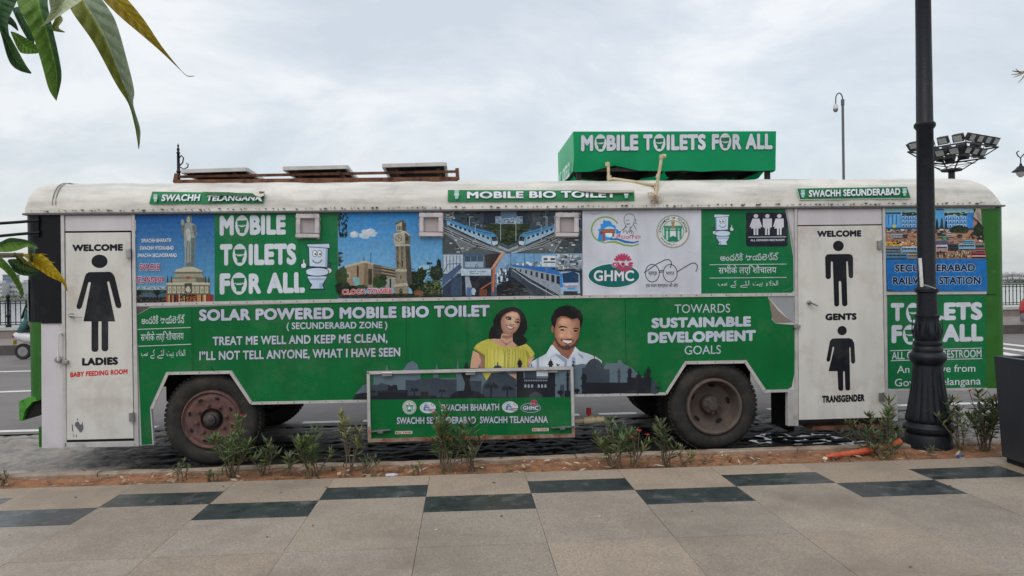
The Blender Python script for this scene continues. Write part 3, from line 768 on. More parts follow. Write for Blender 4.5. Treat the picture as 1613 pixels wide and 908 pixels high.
quad_box(m, [(105, 693.2), (213, 690.8), (213, 694.3), (105, 696.8)], -0.005, 0.0); quad_box(m, [(1255, 354.6), (1389, 353.2), (1389, 355.3), (1255, 356.8)], -0.004, 0.0)
quad_box(m, [(1257.5, 661.8), (1393.5, 658), (1393.5, 661.5), (1258, 666)], -0.004, 0.02)
m.build('door_gap', M_void, bus)
# door printing
def pict_round(g, x0, y0, x1, y1, r, col):
    p = []
    for cx, cy, a in ((x1 - r, y0 + r, -90), (x1 - r, y1 - r, 0), (x0 + r, y1 - r, 90), (x0 + r, y0 + r, 180)):
        for i in range(6): t = R_(a + 18 * i); p.append((cx + r * math.cos(t), cy + r * math.sin(t)))
    g.poly(p, col)
g = Gfx(-0.0165)
g.Z(0, 260, 0.26439)
g.text('WELCOME', (430, 516), (733, 512), 41, K0, 0.075)
g.ell(593, 575, 48, 40, K0)
g.poly([(505, 668), (512, 650), (530, 639), (655, 637), (672, 648), (684, 668), (724, 838), (718, 852), (703, 855), (690, 845), (652, 700), (645, 692), (638, 700), (686, 933), (497, 933), (541, 703), (534, 697), (526, 703), (488, 848), (475, 860), (461, 858), (455, 845)], K0)
g.Z(0, 480, 0.33042)
pict_round(g, 436, 60, 469, 226, 14, K0); pict_round(g, 484, 60, 516, 223, 14, K0)
g.text('LADIES', (391, 292), (563, 287), 37, K0, 0.075); g.text('BABY FEEDING ROOM', (335, 347), (608, 331), 24, KR, 0.05)
g.Z(20, 590, 210 / 1467)
GP = S(96, 98, 104)
g.poly([(650, 540), (662, 560), (668, 640), (655, 620)], GP); g.poly([(690, 530), (720, 515), (735, 540), (745, 555), (768, 520), (780, 600), (760, 635), (742, 640), (700, 580), (682, 565)], GP); g.poly([(738, 540), (755, 510), (762, 540), (748, 555)], S(214, 206, 196)); g.poly([(705, 490), (715, 485), (720, 502), (710, 505)], S(60, 56, 54)); g.line([(668, 660), (675, 690)], 6, GP); g.line([(700, 665), (702, 690)], 9, GP)
g.build('door_sign', M_print, dl)
g = Gfx(-0.0165); g.Z(1230, 250, 0.27534)
g.text('WELCOME', (207, 450), (461, 447), 37, K0, 0.075); g.ell(329, 500, 31, 30, K0)
g.poly([(253, 565), (262, 550), (280, 547), (390, 546), (406, 552), (413, 568), (414, 675), (408, 685), (396, 685), (388, 675), (383, 592), (378, 586), (374, 592), (381, 835), (373, 845), (358, 845), (350, 835), (345, 706), (338, 699), (331, 706), (334, 836), (327, 846), (312, 846), (305, 836), (297, 594), (292, 587), (286, 594), (286, 680), (278, 690), (264, 690), (256, 680)], K0)
g.Z(1230, 470, 0.31943)
g.text('GENTS', (219, 110), (374, 107), 34, K0, 0.075); g.ell(302, 160, 23, 23, K0)
g.poly([(242, 212), (252, 200), (268, 198), (338, 197), (352, 203), (362, 222), (367, 312), (362, 322), (352, 323), (346, 314), (343, 245), (340, 240), (338, 246), (342, 448), (336, 455), (324, 455), (318, 448), (315, 362), (309, 360), (307, 365), (308, 448), (303, 457), (290, 457), (283, 448), (279, 360), (235, 360), (263, 245), (259, 238), (255, 244), (243, 306), (236, 313), (227, 312), (225, 302)], K0)
g.text('TRANSGENDER', (203, 517), (413, 509), 36, K0, 0.075)
g.build('door_sign', M_print, dg)
# door furniture
def lever(door, a, b):
    m = MB(); A, B = D(*a, -0.02), D(*b, -0.055); m.lathe([(0.0, 0), (0.022, 0), (0.022, -0.02), (0.012, -0.03), (0.010, -0.05), (0, -0.05)], A, 'y', 12); m.tube([A + Vector((0, -0.045, 0)), B], [0.010, 0.007], 8); m.build('door_handle', M_steel, door, smooth=True)
lever(dl, (113, 497), (128, 500)); lever(dg, (1274, 477), (1288, 482))
def hinge(door, x, y, s=1):
    m = MB(); c = D(x, y, -0.03); m.box(c, (0.05 * s, 0.03, 0.085)); m.tube([c + Vector((0.02, -0.012, -0.05)), c + Vector((0.02, -0.012, 0.05))], 0.010, 8); m.build('door_hinge', M_steel, door)
for d_, x, y in ((dl, 202.5, 400), (dl, 207.5, 657.5), (dg, 1385, 386), (dg, 1388, 625.5)): hinge(d_, x, y, 0.8)
m = MB(); m.tube([D(98, 529, -0.01), D(97, 525, -0.05), D(92.5, 526, -0.06), D(91.5, 545, -0.06), D(91.5, 568, -0.06), D(93, 572, -0.02)], 0.009, 8); m.build('grab_rail', mat('pale_grab_rail', S(206, 200, 200), rough=0.4), bus, smooth=True)
m = MB(); c = D(92, 567, -0.045); m.lathe([(0.0, -0.02), (0.03, -0.018), (0.036, 0), (0.03, 0.02), (0, 0.03)], c, 'y', 12); m.bar(D(95, 565, -0.03), D(107, 570, -0.03), 0.03, 0.02); m.box(D(103, 571, -0.03), (0.06, 0.04, 0.035)); m.build('door_latch', M_steel, bus, bevel=0.003)
m = MB(); m.box(D(1255, 514.5, -0.03), (0.07, 0.03, 0.03)); m.tube([D(1255, 511, -0.04), D(1255, 519, -0.04)], 0.011, 8); m.build('door_latch', M_steel, bus)
m = MB()
for px0, px1, py in ((102, 102, 338), (216, 216, 338), (1254, 1254, 330), (1391, 1391, 330)): pass
m.box(D(1325, 667, 0.25), (0.88, 0.5, 0.035)); m.build('door_step', M_rust, bus)

# ================================================================== PRINTED PANELS
WT = S(206, 212, 222); GU = S(6, 110, 62); GL = S(0, 102, 50); GDK = S(8, 66, 40)
def olet(g, cx, cy, rx, ry, green):
    g.ell(cx, cy, rx, ry, WT)
    k = rx / 50; h = ry / 80
    g.poly([(cx - 36 * k, cy - 34 * h), (cx + 36 * k, cy - 38 * h), (cx + 32 * k, cy - 6 * h), (cx - 32 * k, cy - 4 * h)], green)
    g.line([(cx - 36 * k, cy - 36 * h), (cx + 36 * k, cy - 39 * h)], 5 * k, GDK)
    g.ell(cx, cy + 6 * h, 30 * k, 9 * h, green); g.ell(cx, cy + 5 * h, 21 * k, 5 * h, WT)
    g.poly([(cx - 30 * k, cy + 10 * h), (cx + 30 * k, cy + 9 * h), (cx + 18 * k, cy + 32 * h), (cx + 17 * k, cy + 56 * h), (cx - 17 * k, cy + 56 * h), (cx - 18 * k, cy + 32 * h)], green)
def toilet(g, x, y, k, f):
    """plain printed toilet with a smile; f = -1 mirrors it"""
    T = lambda pts: [(x + f * px * k, y + py * k) for px, py in pts]
    ink, pale, mid, shade = S(26, 38, 58), S(196, 212, 232), S(150, 176, 206), S(104, 134, 170)
    g.line(T([(-50, 165), (-78, 180), (-92, 165)]), 9 * k, ink); g.line(T([(78, 140), (110, 150), (96, 190)]), 9 * k, ink)
    g.poly(T([(-122, 150), (-108, 148), (-106, 112), (-94, 112), (-92, 140), (-76, 150), (-80, 185), (-110, 190), (-124, 178)]), ink)
    g.poly(T([(-118, 154), (-105, 152), (-103, 118), (-97, 118), (-95, 144), (-81, 153), (-84, 181), (-109, 185), (-119, 175)]), WT)
    g.ell(x + f * 94 * k, y + 205 * k, 26 * k, 24 * k, ink, 16); g.ell(x + f * 94 * k, y + 205 * k, 21 * k, 19 * k, WT, 16)
    g.poly(T([(-66, 10), (92, 10), (86, 185), (-60, 178)]), ink); g.poly(T([(-60, 14), (70, 14), (66, 176), (-54, 170)]), pale); g.poly(T([(70, 14), (86, 14), (81, 180), (66, 176)]), mid)
    g.poly(T([(-80, -2), (100, -8), (106, 36), (-72, 24)]), ink); g.poly(T([(-74, 3), (95, -2), (100, 30), (-68, 19)]), pale)
    g.poly(T([(-78, 250), (86, 250), (60, 300), (50, 318), (66, 350), (-58, 350), (-40, 312), (-58, 296)]), ink)
    g.poly(T([(-72, 250), (78, 250), (52, 298), (43, 318), (56, 343), (-50, 343), (-34, 312), (-52, 292)]), pale)
    g.poly(T([(20, 300), (52, 298), (43, 318), (56, 343), (20, 343)]), mid); g.poly(T([(-62, 262), (76, 262), (66, 280), (-56, 278)]), mid)
    g.ell(x + f * 4 * k, y + 212 * k, 92 * k, 32 * k, ink); g.ell(x + f * 4 * k, y + 211 * k, 86 * k, 26 * k, pale); g.ell(x + f * 4 * k, y + 225 * k, 88 * k, 26 * k, ink); g.ell(x + f * 4 * k, y + 222 * k, 84 * k, 22 * k, pale)
    for ex in (-14, 22): g.ell(x + f * ex * k, y + 74 * k, 19 * k, 27 * k, ink, 16); g.ell(x + f * ex * k, y + 74 * k, 15 * k, 23 * k, S(226, 234, 242), 16); g.ell(x + f * (ex + 4) * k, y + 78 * k, 7 * k, 9 * k, ink, 10)
    g.arc(x + f * 4 * k, y + 112 * k, 36 * k, 34 * k, 15, 165, 6 * k, ink)
UP = [(213, 336.5), (533, 334), (700, 332), (1000, 329), (1250, 328)]
def yu(x):
    for (xa, ya), (xb, yb) in zip(UP[:-1], UP[1:]):
        if x <= xb: return ya + (yb - ya) * (x - xa) / (xb - xa) + 0.8
    return 328.8
def yd(x): return 478.5 - (x - 213) * 0.0199 if x < 533 else (472.2 - (x - 533) * 0.0172 if x < 917 else 465.6 - (x - 917) * 0.0102)
def base_panel(g, x0, x1, col): g.Z(0, 0, 1); g.poly([(x0, yu(x0)), (x1, yu(x1)), (x1, yd(x1)), (x0, yd(x0))], col)

# statue poster
g = Gfx(-0.004); g.Z(0, 0, 1)
g.d += 0.0003
n = 18
for i in range(n):
    t = (i + 0.5) / n; c = tuple(a + (b - a) * t for a, b in zip(S(14, 82, 150), S(96, 158, 196)))
    f = lambda x, q: yu(x) + (yd(x) - yu(x)) * q
    g.face([g.pt(213.5, f(213, i / n)), g.pt(338, f(338, i / n)), g.pt(338, f(338, (i + 1) / n)), g.pt(213.5, f(213, (i + 1) / n))], 0, c)
g.Z(210, 330, 0.16524)
rg = random.Random(31)
g.rect(20, 735, 320, 772, S(150, 176, 190)); g.scatter(rg, 70, (20, 735, 320, 770), ((6, 24), (4, 14)), [S(196, 206, 210), S(120, 140, 150), S(90, 112, 112)])
g.rect(20, 768, 320, 800, S(40, 62, 58)); g.scatter(rg, 90, (20, 764, 320, 805), ((6, 22), (5, 14)), [S(22, 38, 30), S(56, 84, 72), S(34, 54, 60)])
g.rect(20, 800, 320, 895, S(66, 92, 108)); g.rect(20, 838, 320, 893, S(24, 26, 30))
for cx in (50, 230): g.blob(rg, cx, 795, 32, 30, S(18, 34, 24)); g.rect(cx - 4, 800, cx + 6, 850, S(22, 24, 22))
g.scatter(rg, 80, (20, 838, 320, 890), ((5, 18), (4, 14)), [S(14, 16, 20), S(60, 50, 44), S(90, 80, 70), S(30, 40, 50)])
ST = S(140, 150, 146); SD = S(96, 106, 106); SL = S(172, 180, 172)
g.poly([(455, 150), (457, 115), (466, 95), (478, 100), (484, 130), (496, 135), (495, 265), (478, 262), (462, 235)], SD); g.ell(470, 125, 16, 30, ST)
g.poly([(495, 135), (520, 125), (560, 130), (590, 150), (605, 190), (608, 235), (590, 270), (594, 330), (585, 420), (580, 548), (488, 545), (492, 420), (485, 330), (484, 250), (490, 170)], ST)
g.poly([(560, 150), (590, 158), (606, 200), (602, 240), (585, 262), (566, 200)], SD); g.poly([(552, 270), (592, 275), (583, 420), (578, 546), (552, 546)], SD)
g.poly([(500, 200), (530, 180), (550, 240), (545, 300), (515, 300)], SL); g.line([(520, 300), (508, 400), (512, 520)], 7, SD); g.line([(540, 310), (535, 420), (538, 520)], 6, SD); g.poly([(500, 520), (550, 505), (556, 540), (498, 540)], SD)
g.ell(533, 95, 26, 42, ST); g.poly([(518, 62), (532, 48), (548, 62), (552, 80), (512, 80)], SD); g.ell(540, 97, 14, 30, SD); g.ell(528, 96, 14, 30, SL); g.rect(516, 92, 546, 97, SD)
BS = S(150, 146, 124); BD_ = S(104, 104, 92); BL_ = S(182, 178, 156)
g.poly([(392, 596), (410, 575), (490, 550), (570, 550), (650, 580), (664, 596)], BL_); g.rect(396, 596, 664, 614, BD_); g.poly([(388, 650), (400, 614), (655, 614), (672, 650)], BS)
g.poly([(340, 698), (365, 655), (690, 650), (720, 698)], BD_); g.poly([(350, 690), (370, 662), (600, 660), (600, 695)], BS); g.rect(318, 696, 732, 722, BL_); g.rect(318, 722, 732, 812, BD_)
for i in range(9):
    x = 330 + i * 44; g.rect(x, 735, x + 34, 800, BL_); g.blob(rg, x + 17, 768, 10, 22, BS)
g.rect(490, 705, 560, 800, S(70, 66, 56)); g.blob(rg, 525, 765, 22, 30, BL_)
for x in (327, 365, 690, 722): g.poly([(x - 9, 700), (x - 5, 660), (x, 630), (x + 5, 660), (x + 9, 700)], S(60, 62, 60))
g.poly([(505, 640), (545, 640), (538, 662), (512, 662)], S(150, 60, 40))
g.rect(314, 812, 766, 890, S(70, 40, 34))
for i in range(38):
    x = 316 + i * 11.9; g.rect(x, 812 + rg.uniform(0, 6), x + 8, 888, rg.choice([S(176, 74, 48), S(206, 160, 100), S(60, 40, 38), S(190, 120, 60), S(140, 50, 50), S(214, 190, 150)]))
g.scatter(rg, 60, (440, 805, 610, 875), ((6, 20), (5, 12)), [S(30, 28, 28), S(60, 50, 40)])
LB = S(206, 214, 224); LK = S(20, 34, 66)
for st, a, b, h in (('SWACHH BHARATH', (80, 318), (362, 313), 36), ('SWACHH HYDERABAD', (66, 388), (386, 385), 36), ('SWACHH SECUNDERABAD', (44, 458), (418, 456), 36)): g.text(st, a, b, h, LB, 0.03)
g.text('SWACHH', (64, 585), (256, 583), 66, S(140, 30, 84), 0.04, out=S(226, 220, 230), ow=0.04); g.text('TELANGANA', (26, 703), (300, 700), 60, S(140, 30, 84), 0.04, out=S(226, 220, 230), ow=0.04)
g.poly([(17, 95), (28, 105), (30, 200), (22, 215), (30, 262), (18, 272)], S(206, 206, 206))
g.build('statue_poster', M_photo, bus)

# title panel
g = Gfx(-0.004); base_panel(g, 338, 532, GU); g.Z(200, 300, 0.2108)
g.text('M', (693, 340), (798, 337), 150, WT, 0.058); g.text('BILE', (918, 334), (1187, 331), 146, WT, 0.058); olet(g, 860, 265, 51, 78, GU)
g.text('T', (695, 564), (788, 561), 160, WT, 0.058); g.text('ILETS', (910, 560), (1265, 556), 158, WT, 0.058); olet(g, 843, 483, 53, 83, GU)
g.text('F', (693, 780), (773, 778), 158, WT, 0.058); g.text('R', (910, 775), (1003, 773), 152, WT, 0.058); g.text('ALL', (1045, 772), (1330, 766), 155, WT, 0.058); olet(g, 837, 698, 60, 83, GU)
toilet(g, 1418, 402, 0.97, 1)
g.line([(1285, 370), (1292, 780)], 2.5, S(14, 92, 48)); g.poly([(1255, 345), (1275, 352), (1300, 360), (1380, 358), (1445, 350), (1442, 335), (1260, 335)], S(200, 200, 200))
g.build('title_panel', M_print, bus)

# clock tower poster
g = Gfx(-0.004); g.Z(0, 0, 1)
for i in range(n):
    t = (i + 0.5) / n; c = tuple(a + (b - a) * t for a, b in zip(S(38, 124, 190), S(132, 184, 214)))
    f = lambda x, q: yu(x) + (yd(x) - yu(x)) * q
    g.face([g.pt(532.5, f(533, i / n)), g.pt(697.5, f(697, i / n)), g.pt(697.5, f(697, (i + 1) / n)), g.pt(532.5, f(533, (i + 1) / n))], 0, c)
g.Z(530, 330, 0.15639); rg = random.Random(41)
for cx, cy, rx, ry in ((180, 255, 46, 30), (320, 235, 80, 40), (290, 265, 60, 30), (350, 250, 60, 26)): g.blob(rg, cx, cy, rx, ry, S(176, 196, 212), 14, 0.3)
for cx, cy, rx, ry in ((310, 232, 52, 26), (175, 252, 28, 18)): g.blob(rg, cx, cy, rx, ry, S(204, 210, 216), 12, 0.3)
g.blob(rg, 890, 600, 80, 40, S(150, 190, 214), 12)
LEAF = [S(20, 34, 24), S(30, 50, 30), S(14, 24, 20), S(44, 66, 36)]
for i in range(46):
    g.d += g.lift * 0.1; x, y = rg.uniform(20, 110), rg.uniform(30, 280); a = rg.uniform(0.9, 1.9)
    if x + y * 0.16 > 150: continue
    p = lambda u, v: g.pt(x + u * math.cos(a) - v * math.sin(a), y + u * math.sin(a) + v * math.cos(a))
    g.face([p(-24, 0), p(0, 9), p(26, 0), p(0, -9)], 0, rg.choice(LEAF))
for i in range(20): g.d += g.lift * 0.1; y = rg.uniform(430, 560); g.face([g.pt(18, y), g.pt(18 + rg.uniform(20, 62), y + rg.uniform(-10, 10)), g.pt(18, y + 22)], 0, rg.choice(LEAF))
WB = S(148, 132, 108); WBd = S(96, 84, 68)
g.poly([(85, 575), (285, 520), (370, 545), (370, 790), (85, 790)], WB); g.poly([(85, 572), (285, 518), (372, 545), (372, 560), (285, 536), (85, 588)], S(188, 176, 150))
g.poly([(370, 552), (450, 566), (600, 600), (600, 790), (370, 790)], WBd); g.rect(320, 600, 360, 760, S(60, 54, 46)); g.rect(205, 570, 225, 680, S(70, 60, 48)); g.poly([(285, 536), (318, 545), (318, 790), (270, 790)], S(120, 104, 82))
for i in range(5): g.poly([(380, 580 + i * 34), (592, 615 + i * 30), (592, 624 + i * 30), (380, 590 + i * 34)], S(60, 54, 48)); g.poly([(452, 575 + i * 30), (594, 604 + i * 28), (594, 610 + i * 28), (452, 582 + i * 30)], S(170, 160, 140))
g.rect(495, 690, 600, 790, S(150, 152, 144)); g.rect(535, 700, 552, 790, S(40, 40, 40)); g.line([(346, 438), (347, 545)], 5, S(40, 40, 46)); g.line([(276, 478), (277, 522)], 5, S(40, 40, 46))
g.blob(rg, 110, 668, 34, 42, S(170, 160, 140)); g.blob(rg, 108, 670, 18, 22, S(90, 76, 60)); g.rect(105, 715, 180, 765, S(150, 120, 100)); g.poly([(160, 680), (235, 700), (235, 770), (180, 770)], S(120, 168, 176))
for cx, cy, rx, ry in ((55, 680, 60, 110), (70, 800, 80, 70), (170, 800, 70, 36), (430, 730, 70, 60), (470, 690, 40, 30), (250, 790, 60, 30)): g.blob(rg, cx, cy, rx, ry, rg.choice(LEAF), 20, 0.2)
for cx, cy, rx, ry in ((800, 720, 80, 100), (860, 660, 44, 70), (1010, 640, 70, 80), (1030, 560, 24, 60), (960, 800, 110, 80), (820, 800, 60, 60)): g.blob(rg, cx, cy, rx, ry, S(22, 36, 26), 22, 0.2)
g.scatter(rg, 260, (760, 590, 1066, 880), ((6, 20), (5, 16)), [S(34, 50, 30), S(16, 26, 20), S(66, 84, 46), S(48, 66, 36)]); g.scatter(rg, 150, (880, 715, 1060, 880), ((8, 24), (5, 12)), [S(110, 122, 66), S(78, 94, 50), S(30, 44, 26)])
g.scatter(rg, 150, (18, 600, 480, 860), ((6, 20), (5, 14)), [S(26, 40, 26), S(46, 58, 40), S(18, 24, 18)]) if False else None
g.line([(935, 535), (940, 640)], 4, S(30, 34, 40)); g.scatter(rg, 12, (910, 528, 968, 556), ((8, 14), (6, 12)), [S(24, 26, 30)])
TW = S(136, 128, 110); TD = S(72, 68, 60); TL = S(172, 168, 150)
g.poly([(597, 140), (660, 110), (702, 145), (700, 225), (605, 225)], TL); g.poly([(660, 112), (702, 145), (698, 222), (662, 215)], TD); g.poly([(590, 142), (662, 108), (708, 148), (690, 156), (660, 126), (600, 156)], S(84, 82, 74))
for x in (614, 630, 646): g.rect(x, 170, x + 9, 208, S(60, 60, 56))
g.poly([(574, 250), (686, 222), (742, 262), (742, 350), (690, 345), (578, 355)], TL); g.poly([(686, 222), (742, 262), (740, 352), (690, 345)], S(96, 92, 80)); g.poly([(572, 250), (686, 218), (746, 262), (742, 272), (686, 232), (576, 262)], S(190, 186, 168))
g.ell(628, 290, 34, 36, S(60, 58, 52)); g.ell(628, 290, 29, 31, S(164, 160, 142)); g.line([(628, 290), (622, 268)], 5, K0); g.line([(628, 290), (648, 296)], 5, K0); g.ell(712, 298, 14, 26, S(60, 58, 52))
g.poly([(596, 365), (690, 355), (735, 365), (752, 620), (702, 620), (700, 600), (604, 604)], TW); g.poly([(692, 356), (736, 366), (756, 626), (706, 620)], TD); g.rect(590, 352, 742, 370, S(180, 174, 156))
for x in (608, 654): g.rect(x, 392, x + 18, 590, S(70, 66, 56)); g.ell(x + 9, 392, 11, 18, S(70, 66, 56)); g.rect(x + 8, 400, x + 13, 520, TW)
g.poly([(590, 628), (604, 604), (702, 600), (712, 620), (706, 628)], S(184, 178, 160)); g.rect(598, 628, 706, 755, TW); g.poly([(706, 620), (756, 626), (764, 760), (716, 756)], TD); g.poly([(578, 782), (598, 752), (712, 742), (724, 768)], S(184, 178, 160)); g.poly([(580, 782), (724, 768), (724, 868), (586, 868)], TW); g.ell(650, 825, 16, 28, S(40, 36, 32)); g.rect(634, 825, 668, 850, S(40, 36, 32)); g.rect(643, 665, 653, 700, S(50, 46, 42))
g.scatter(rg, 200, (592, 372, 700, 860), ((4, 14), (3, 8)), [S(120, 112, 96), S(150, 142, 122), S(104, 98, 84)])
g.rect(18, 850, 1066, 893, S(34, 40, 26)); g.scatter(rg, 120, (18, 846, 1066, 890), ((12, 50), (4, 12)), [S(50, 58, 32), S(24, 28, 20), S(80, 66, 50)]); g.rect(785, 820, 870, 866, S(130, 80, 60))
g.text('CLOCK TOWER', (60, 858), (566, 846), 50, S(196, 40, 44), 0.03, out=S(220, 206, 206), ow=0.045)
g.build('clock_tower_poster', M_photo, bus)

# train poster
g = Gfx(-0.004); base_panel(g, 697, 917.5, S(44, 56, 72)); g.Z(695, 328, 0.15636); rg = random.Random(51)
B1, B2, B3 = S(70, 136, 186), S(150, 182, 206), S(30, 40, 54)
g.rect(14, 26, 1420, 455, S(58, 70, 82)); g.scatter(rg, 240, (14, 28, 1420, 240), ((12, 50), (6, 26)), [S(30, 38, 46), S(46, 58, 66), S(76, 92, 104), S(40, 54, 46), S(96, 112, 122)])
g.rect(430, 30, 920, 150, S(36, 46, 60)); g.rect(545, 84, 820, 175, S(124, 146, 166)); g.rect(600, 30, 760, 100, S(88, 112, 136)); g.scatter(rg, 60, (550, 90, 815, 170), ((8, 22), (6, 14)), [S(64, 84, 106), S(160, 178, 192)])
g.poly([(440, 160), (900, 160), (820, 330), (670, 400), (560, 340)], S(40, 54, 36)); g.scatter(rg, 190, (470, 180, 880, 340), ((10, 40), (5, 14)), [S(30, 42, 28), S(66, 80, 46), S(54, 66, 50), S(24, 32, 26)])
g.scatter(rg, 50, (20, 40, 150, 120), ((10, 34), (4, 10)), [S(176, 176, 172), S(120, 124, 126)]); g.scatter(rg, 40, (1320, 40, 1415, 120), ((10, 34), (4, 10)), [S(176, 176, 172), S(110, 114, 118)])
for f in (1, -1):
    T = lambda pts: [((x if f > 0 else 1350 - x), y) for x, y in pts]
    g.poly(T([(20, 170), (60, 190), (700, 440), (640, 456), (230, 456), (14, 250)]), S(104, 112, 118)); g.poly(T([(24, 190), (300, 320), (640, 440), (560, 456), (330, 380), (24, 230)]), S(54, 60, 68))
    for dy in (0, 22, 46): g.line(T([(24, 195 + dy), (330, 335 + dy), (640, 448 + dy * 0.2)]), 7, S(158, 166, 172))
    g.poly(T([(14, 250), (120, 320), (240, 456), (14, 456)]), S(70, 80, 82)); g.line(T([(60, 170), (130, 300), (220, 450)]), 9, S(140, 150, 154))
    g.poly(T([(220, 456), (330, 390), (560, 456)]), S(84, 92, 94)); g.scatter(rg, 24, (40, 300, 400, 450) if f > 0 else (950, 300, 1400, 450), ((14, 40), (6, 16)), [S(50, 58, 60), S(110, 118, 118), S(196, 200, 200)])
    g.poly(T([(50, 100), (240, 178), (520, 250), (565, 290), (570, 350), (500, 375), (240, 255), (60, 170)]), B2); g.poly(T([(48, 98), (240, 176), (520, 248), (560, 282), (490, 290), (240, 215), (52, 130)]), B1); g.poly(T([(240, 180), (420, 240), (520, 256), (500, 262), (380, 236)]), S(40, 60, 84))
    for i in range(9): x = 90 + i * 46; y = 152 + i * 16.5; g.poly(T([(x, y), (x + 24, y + 9), (x + 24, y + 33), (x, y + 24)]), B3)
    g.poly(T([(506, 290), (560, 284), (566, 330), (516, 334)]), B3); g.line(T([(500, 285), (508, 372)]), 8, B1); g.line(T([(70, 180), (240, 264), (500, 378)]), 12, S(30, 34, 40)); g.poly(T([(516, 340), (570, 336), (566, 366), (522, 378)]), S(190, 200, 208))
    for px, t_, b_ in ((343, 170, 340), (285, 90, 185), (598, 160, 330)): g.line(T([(px, t_), (px, b_)]), 7, S(150, 164, 172)); g.line(T([(px, t_ + 2), (px + 36, t_ - 2)]), 6, S(150, 164, 172))
    g.poly(T([(575, 340), (672, 380), (672, 410), (580, 366)]), S(70, 90, 104)); g.poly(T([(575, 372), (680, 418), (680, 440), (575, 400)]), S(150, 158, 162))
g.poly([(14, 456), (640, 456), (640, 460), (400, 880), (14, 885)], S(96, 116, 140)); g.rect(14, 456, 680, 885, S(74, 90, 112)); g.rect(14, 470, 220, 660, S(176, 190, 206))
for i in range(7): g.line([(20 + i * 34, 480), (20 + i * 34, 640)], 7, S(80, 100, 124))
g.poly([(14, 700), (190, 560), (210, 600), (14, 790)], S(70, 88, 120)); g.line([(14, 660), (70, 565), (200, 560)], 7, S(60, 78, 104)); g.line([(14, 790), (200, 625)], 8, S(130, 150, 174)); g.poly([(14, 800), (200, 650), (200, 885), (14, 885)], S(48, 60, 84))
g.rect(225, 490, 425, 620, S(60, 78, 100)); g.rect(240, 540, 420, 600, S(150, 170, 190)); g.rect(200, 612, 500, 680, S(176, 196, 212)); g.text('Metro Terminal', (290, 645), (446, 645), 14, S(40, 50, 70), 0.02); g.text('Gate No 2', (290, 666), (400, 666), 14, S(40, 50, 70), 0.02); g.ring(357, 590, 14, 22, 5, S(40, 60, 90))
for x in (232, 295, 362, 425): g.line([(x, 492), (x, 612)], 6, S(120, 140, 160))
g.poly([(440, 470), (600, 456), (520, 600), (450, 600)], S(54, 46, 48)); g.poly([(600, 456), (640, 456), (520, 620), (500, 610)], S(196, 150, 120)); g.poly([(640, 458), (680, 458), (680, 560), (560, 680), (520, 640)], S(130, 160, 190))
g.rect(205, 684, 500, 885, S(30, 34, 44)); g.rect(100, 700, 210, 885, S(60, 76, 100)); g.poly([(240, 690), (280, 690), (310, 800), (250, 885)], S(150, 160, 176)); g.rect(255, 800, 310, 885, S(76, 104, 150)); g.blob(rg, 325, 840, 22, 36, S(170, 180, 190))
g.poly([(520, 600), (545, 600), (530, 850), (512, 850)], S(200, 110, 60)); g.line([(400, 815), (470, 770), (575, 710)], 10, S(190, 104, 60)); g.rect(385, 820, 460, 885, S(110, 66, 50)); g.rect(585, 872, 650, 886, S(190, 80, 50))
g.poly([(545, 690), (680, 570), (680, 760), (545, 800)], S(110, 136, 160)); g.scatter(rg, 60, (560, 600, 680, 760), ((6, 18), (16, 50)), [S(50, 66, 84), S(190, 204, 214), S(30, 40, 50)])
g.poly([(560, 780), (700, 720), (900, 800), (920, 885), (560, 885)], S(30, 33, 38)); g.scatter(rg, 40, (570, 740, 900, 880), ((14, 50), (5, 12)), [S(50, 54, 60), S(20, 22, 26), S(90, 94, 98)])
g.rect(680, 458, 1420, 600, S(110, 158, 200)); g.scatter(rg, 70, (690, 540, 1010, 600), ((12, 34), (8, 26)), [S(196, 206, 212), S(120, 140, 156), S(90, 100, 110)])
g.rect(1012, 480, 1150, 590, S(206, 214, 220)); g.rect(1030, 505, 1070, 525, S(40, 56, 80)); g.rect(1100, 505, 1145, 525, S(40, 56, 80)); g.rect(1030, 540, 1145, 552, S(40, 56, 80)); g.rect(1150, 460, 1420, 620, S(140, 160, 178)); g.scatter(rg, 90, (1150, 460, 1418, 640), ((12, 46), (8, 30)), [S(196, 204, 208), S(90, 112, 136), S(60, 70, 84), S(150, 140, 126)])
for x in (838, 935, 1290, 700): g.line([(x, 460), (x, 640)], 6, S(90, 104, 120))
g.poly([(690, 600), (740, 600), (1130, 885), (900, 885), (840, 780), (700, 690)], S(64, 76, 90)); g.line([(715, 620), (880, 740), (1140, 885)], 9, S(170, 180, 188)); g.poly([(740, 640), (860, 730), (1090, 885), (960, 885), (850, 790)], S(54, 64, 76))
g.poly([(715, 575), (1000, 590), (1200, 640), (1230, 880), (1140, 870), (900, 720), (720, 610)], S(140, 152, 166)); g.poly([(715, 572), (910, 585), (1060, 592), (1190, 640), (1190, 680), (1000, 640), (860, 610), (720, 592)], S(40, 104, 176))
for i in range(9): t = i / 8; x = 740 + t * 420; y = 606 + t * 74; h = 18 + t * 62; w = 12 + t * 22; g.poly([(x, y), (x + w, y + w * 0.28), (x + w, y + h + w * 0.3), (x, y + h)], S(36, 42, 52))
g.line([(720, 612), (900, 722), (1180, 880)], 12, S(36, 40, 48)); g.poly([(1200, 650), (1230, 620), (1330, 615), (1390, 650), (1400, 860), (1200, 870)], S(158, 186, 212)); g.poly([(1216, 660), (1330, 640), (1382, 668), (1382, 750), (1226, 755)], S(30, 62, 96)); g.poly([(1200, 640), (1250, 612), (1350, 612), (1398, 660), (1370, 652), (1300, 640)], S(50, 62, 80)); g.poly([(1190, 660), (1215, 660), (1225, 800), (1195, 800)], S(60, 130, 200))
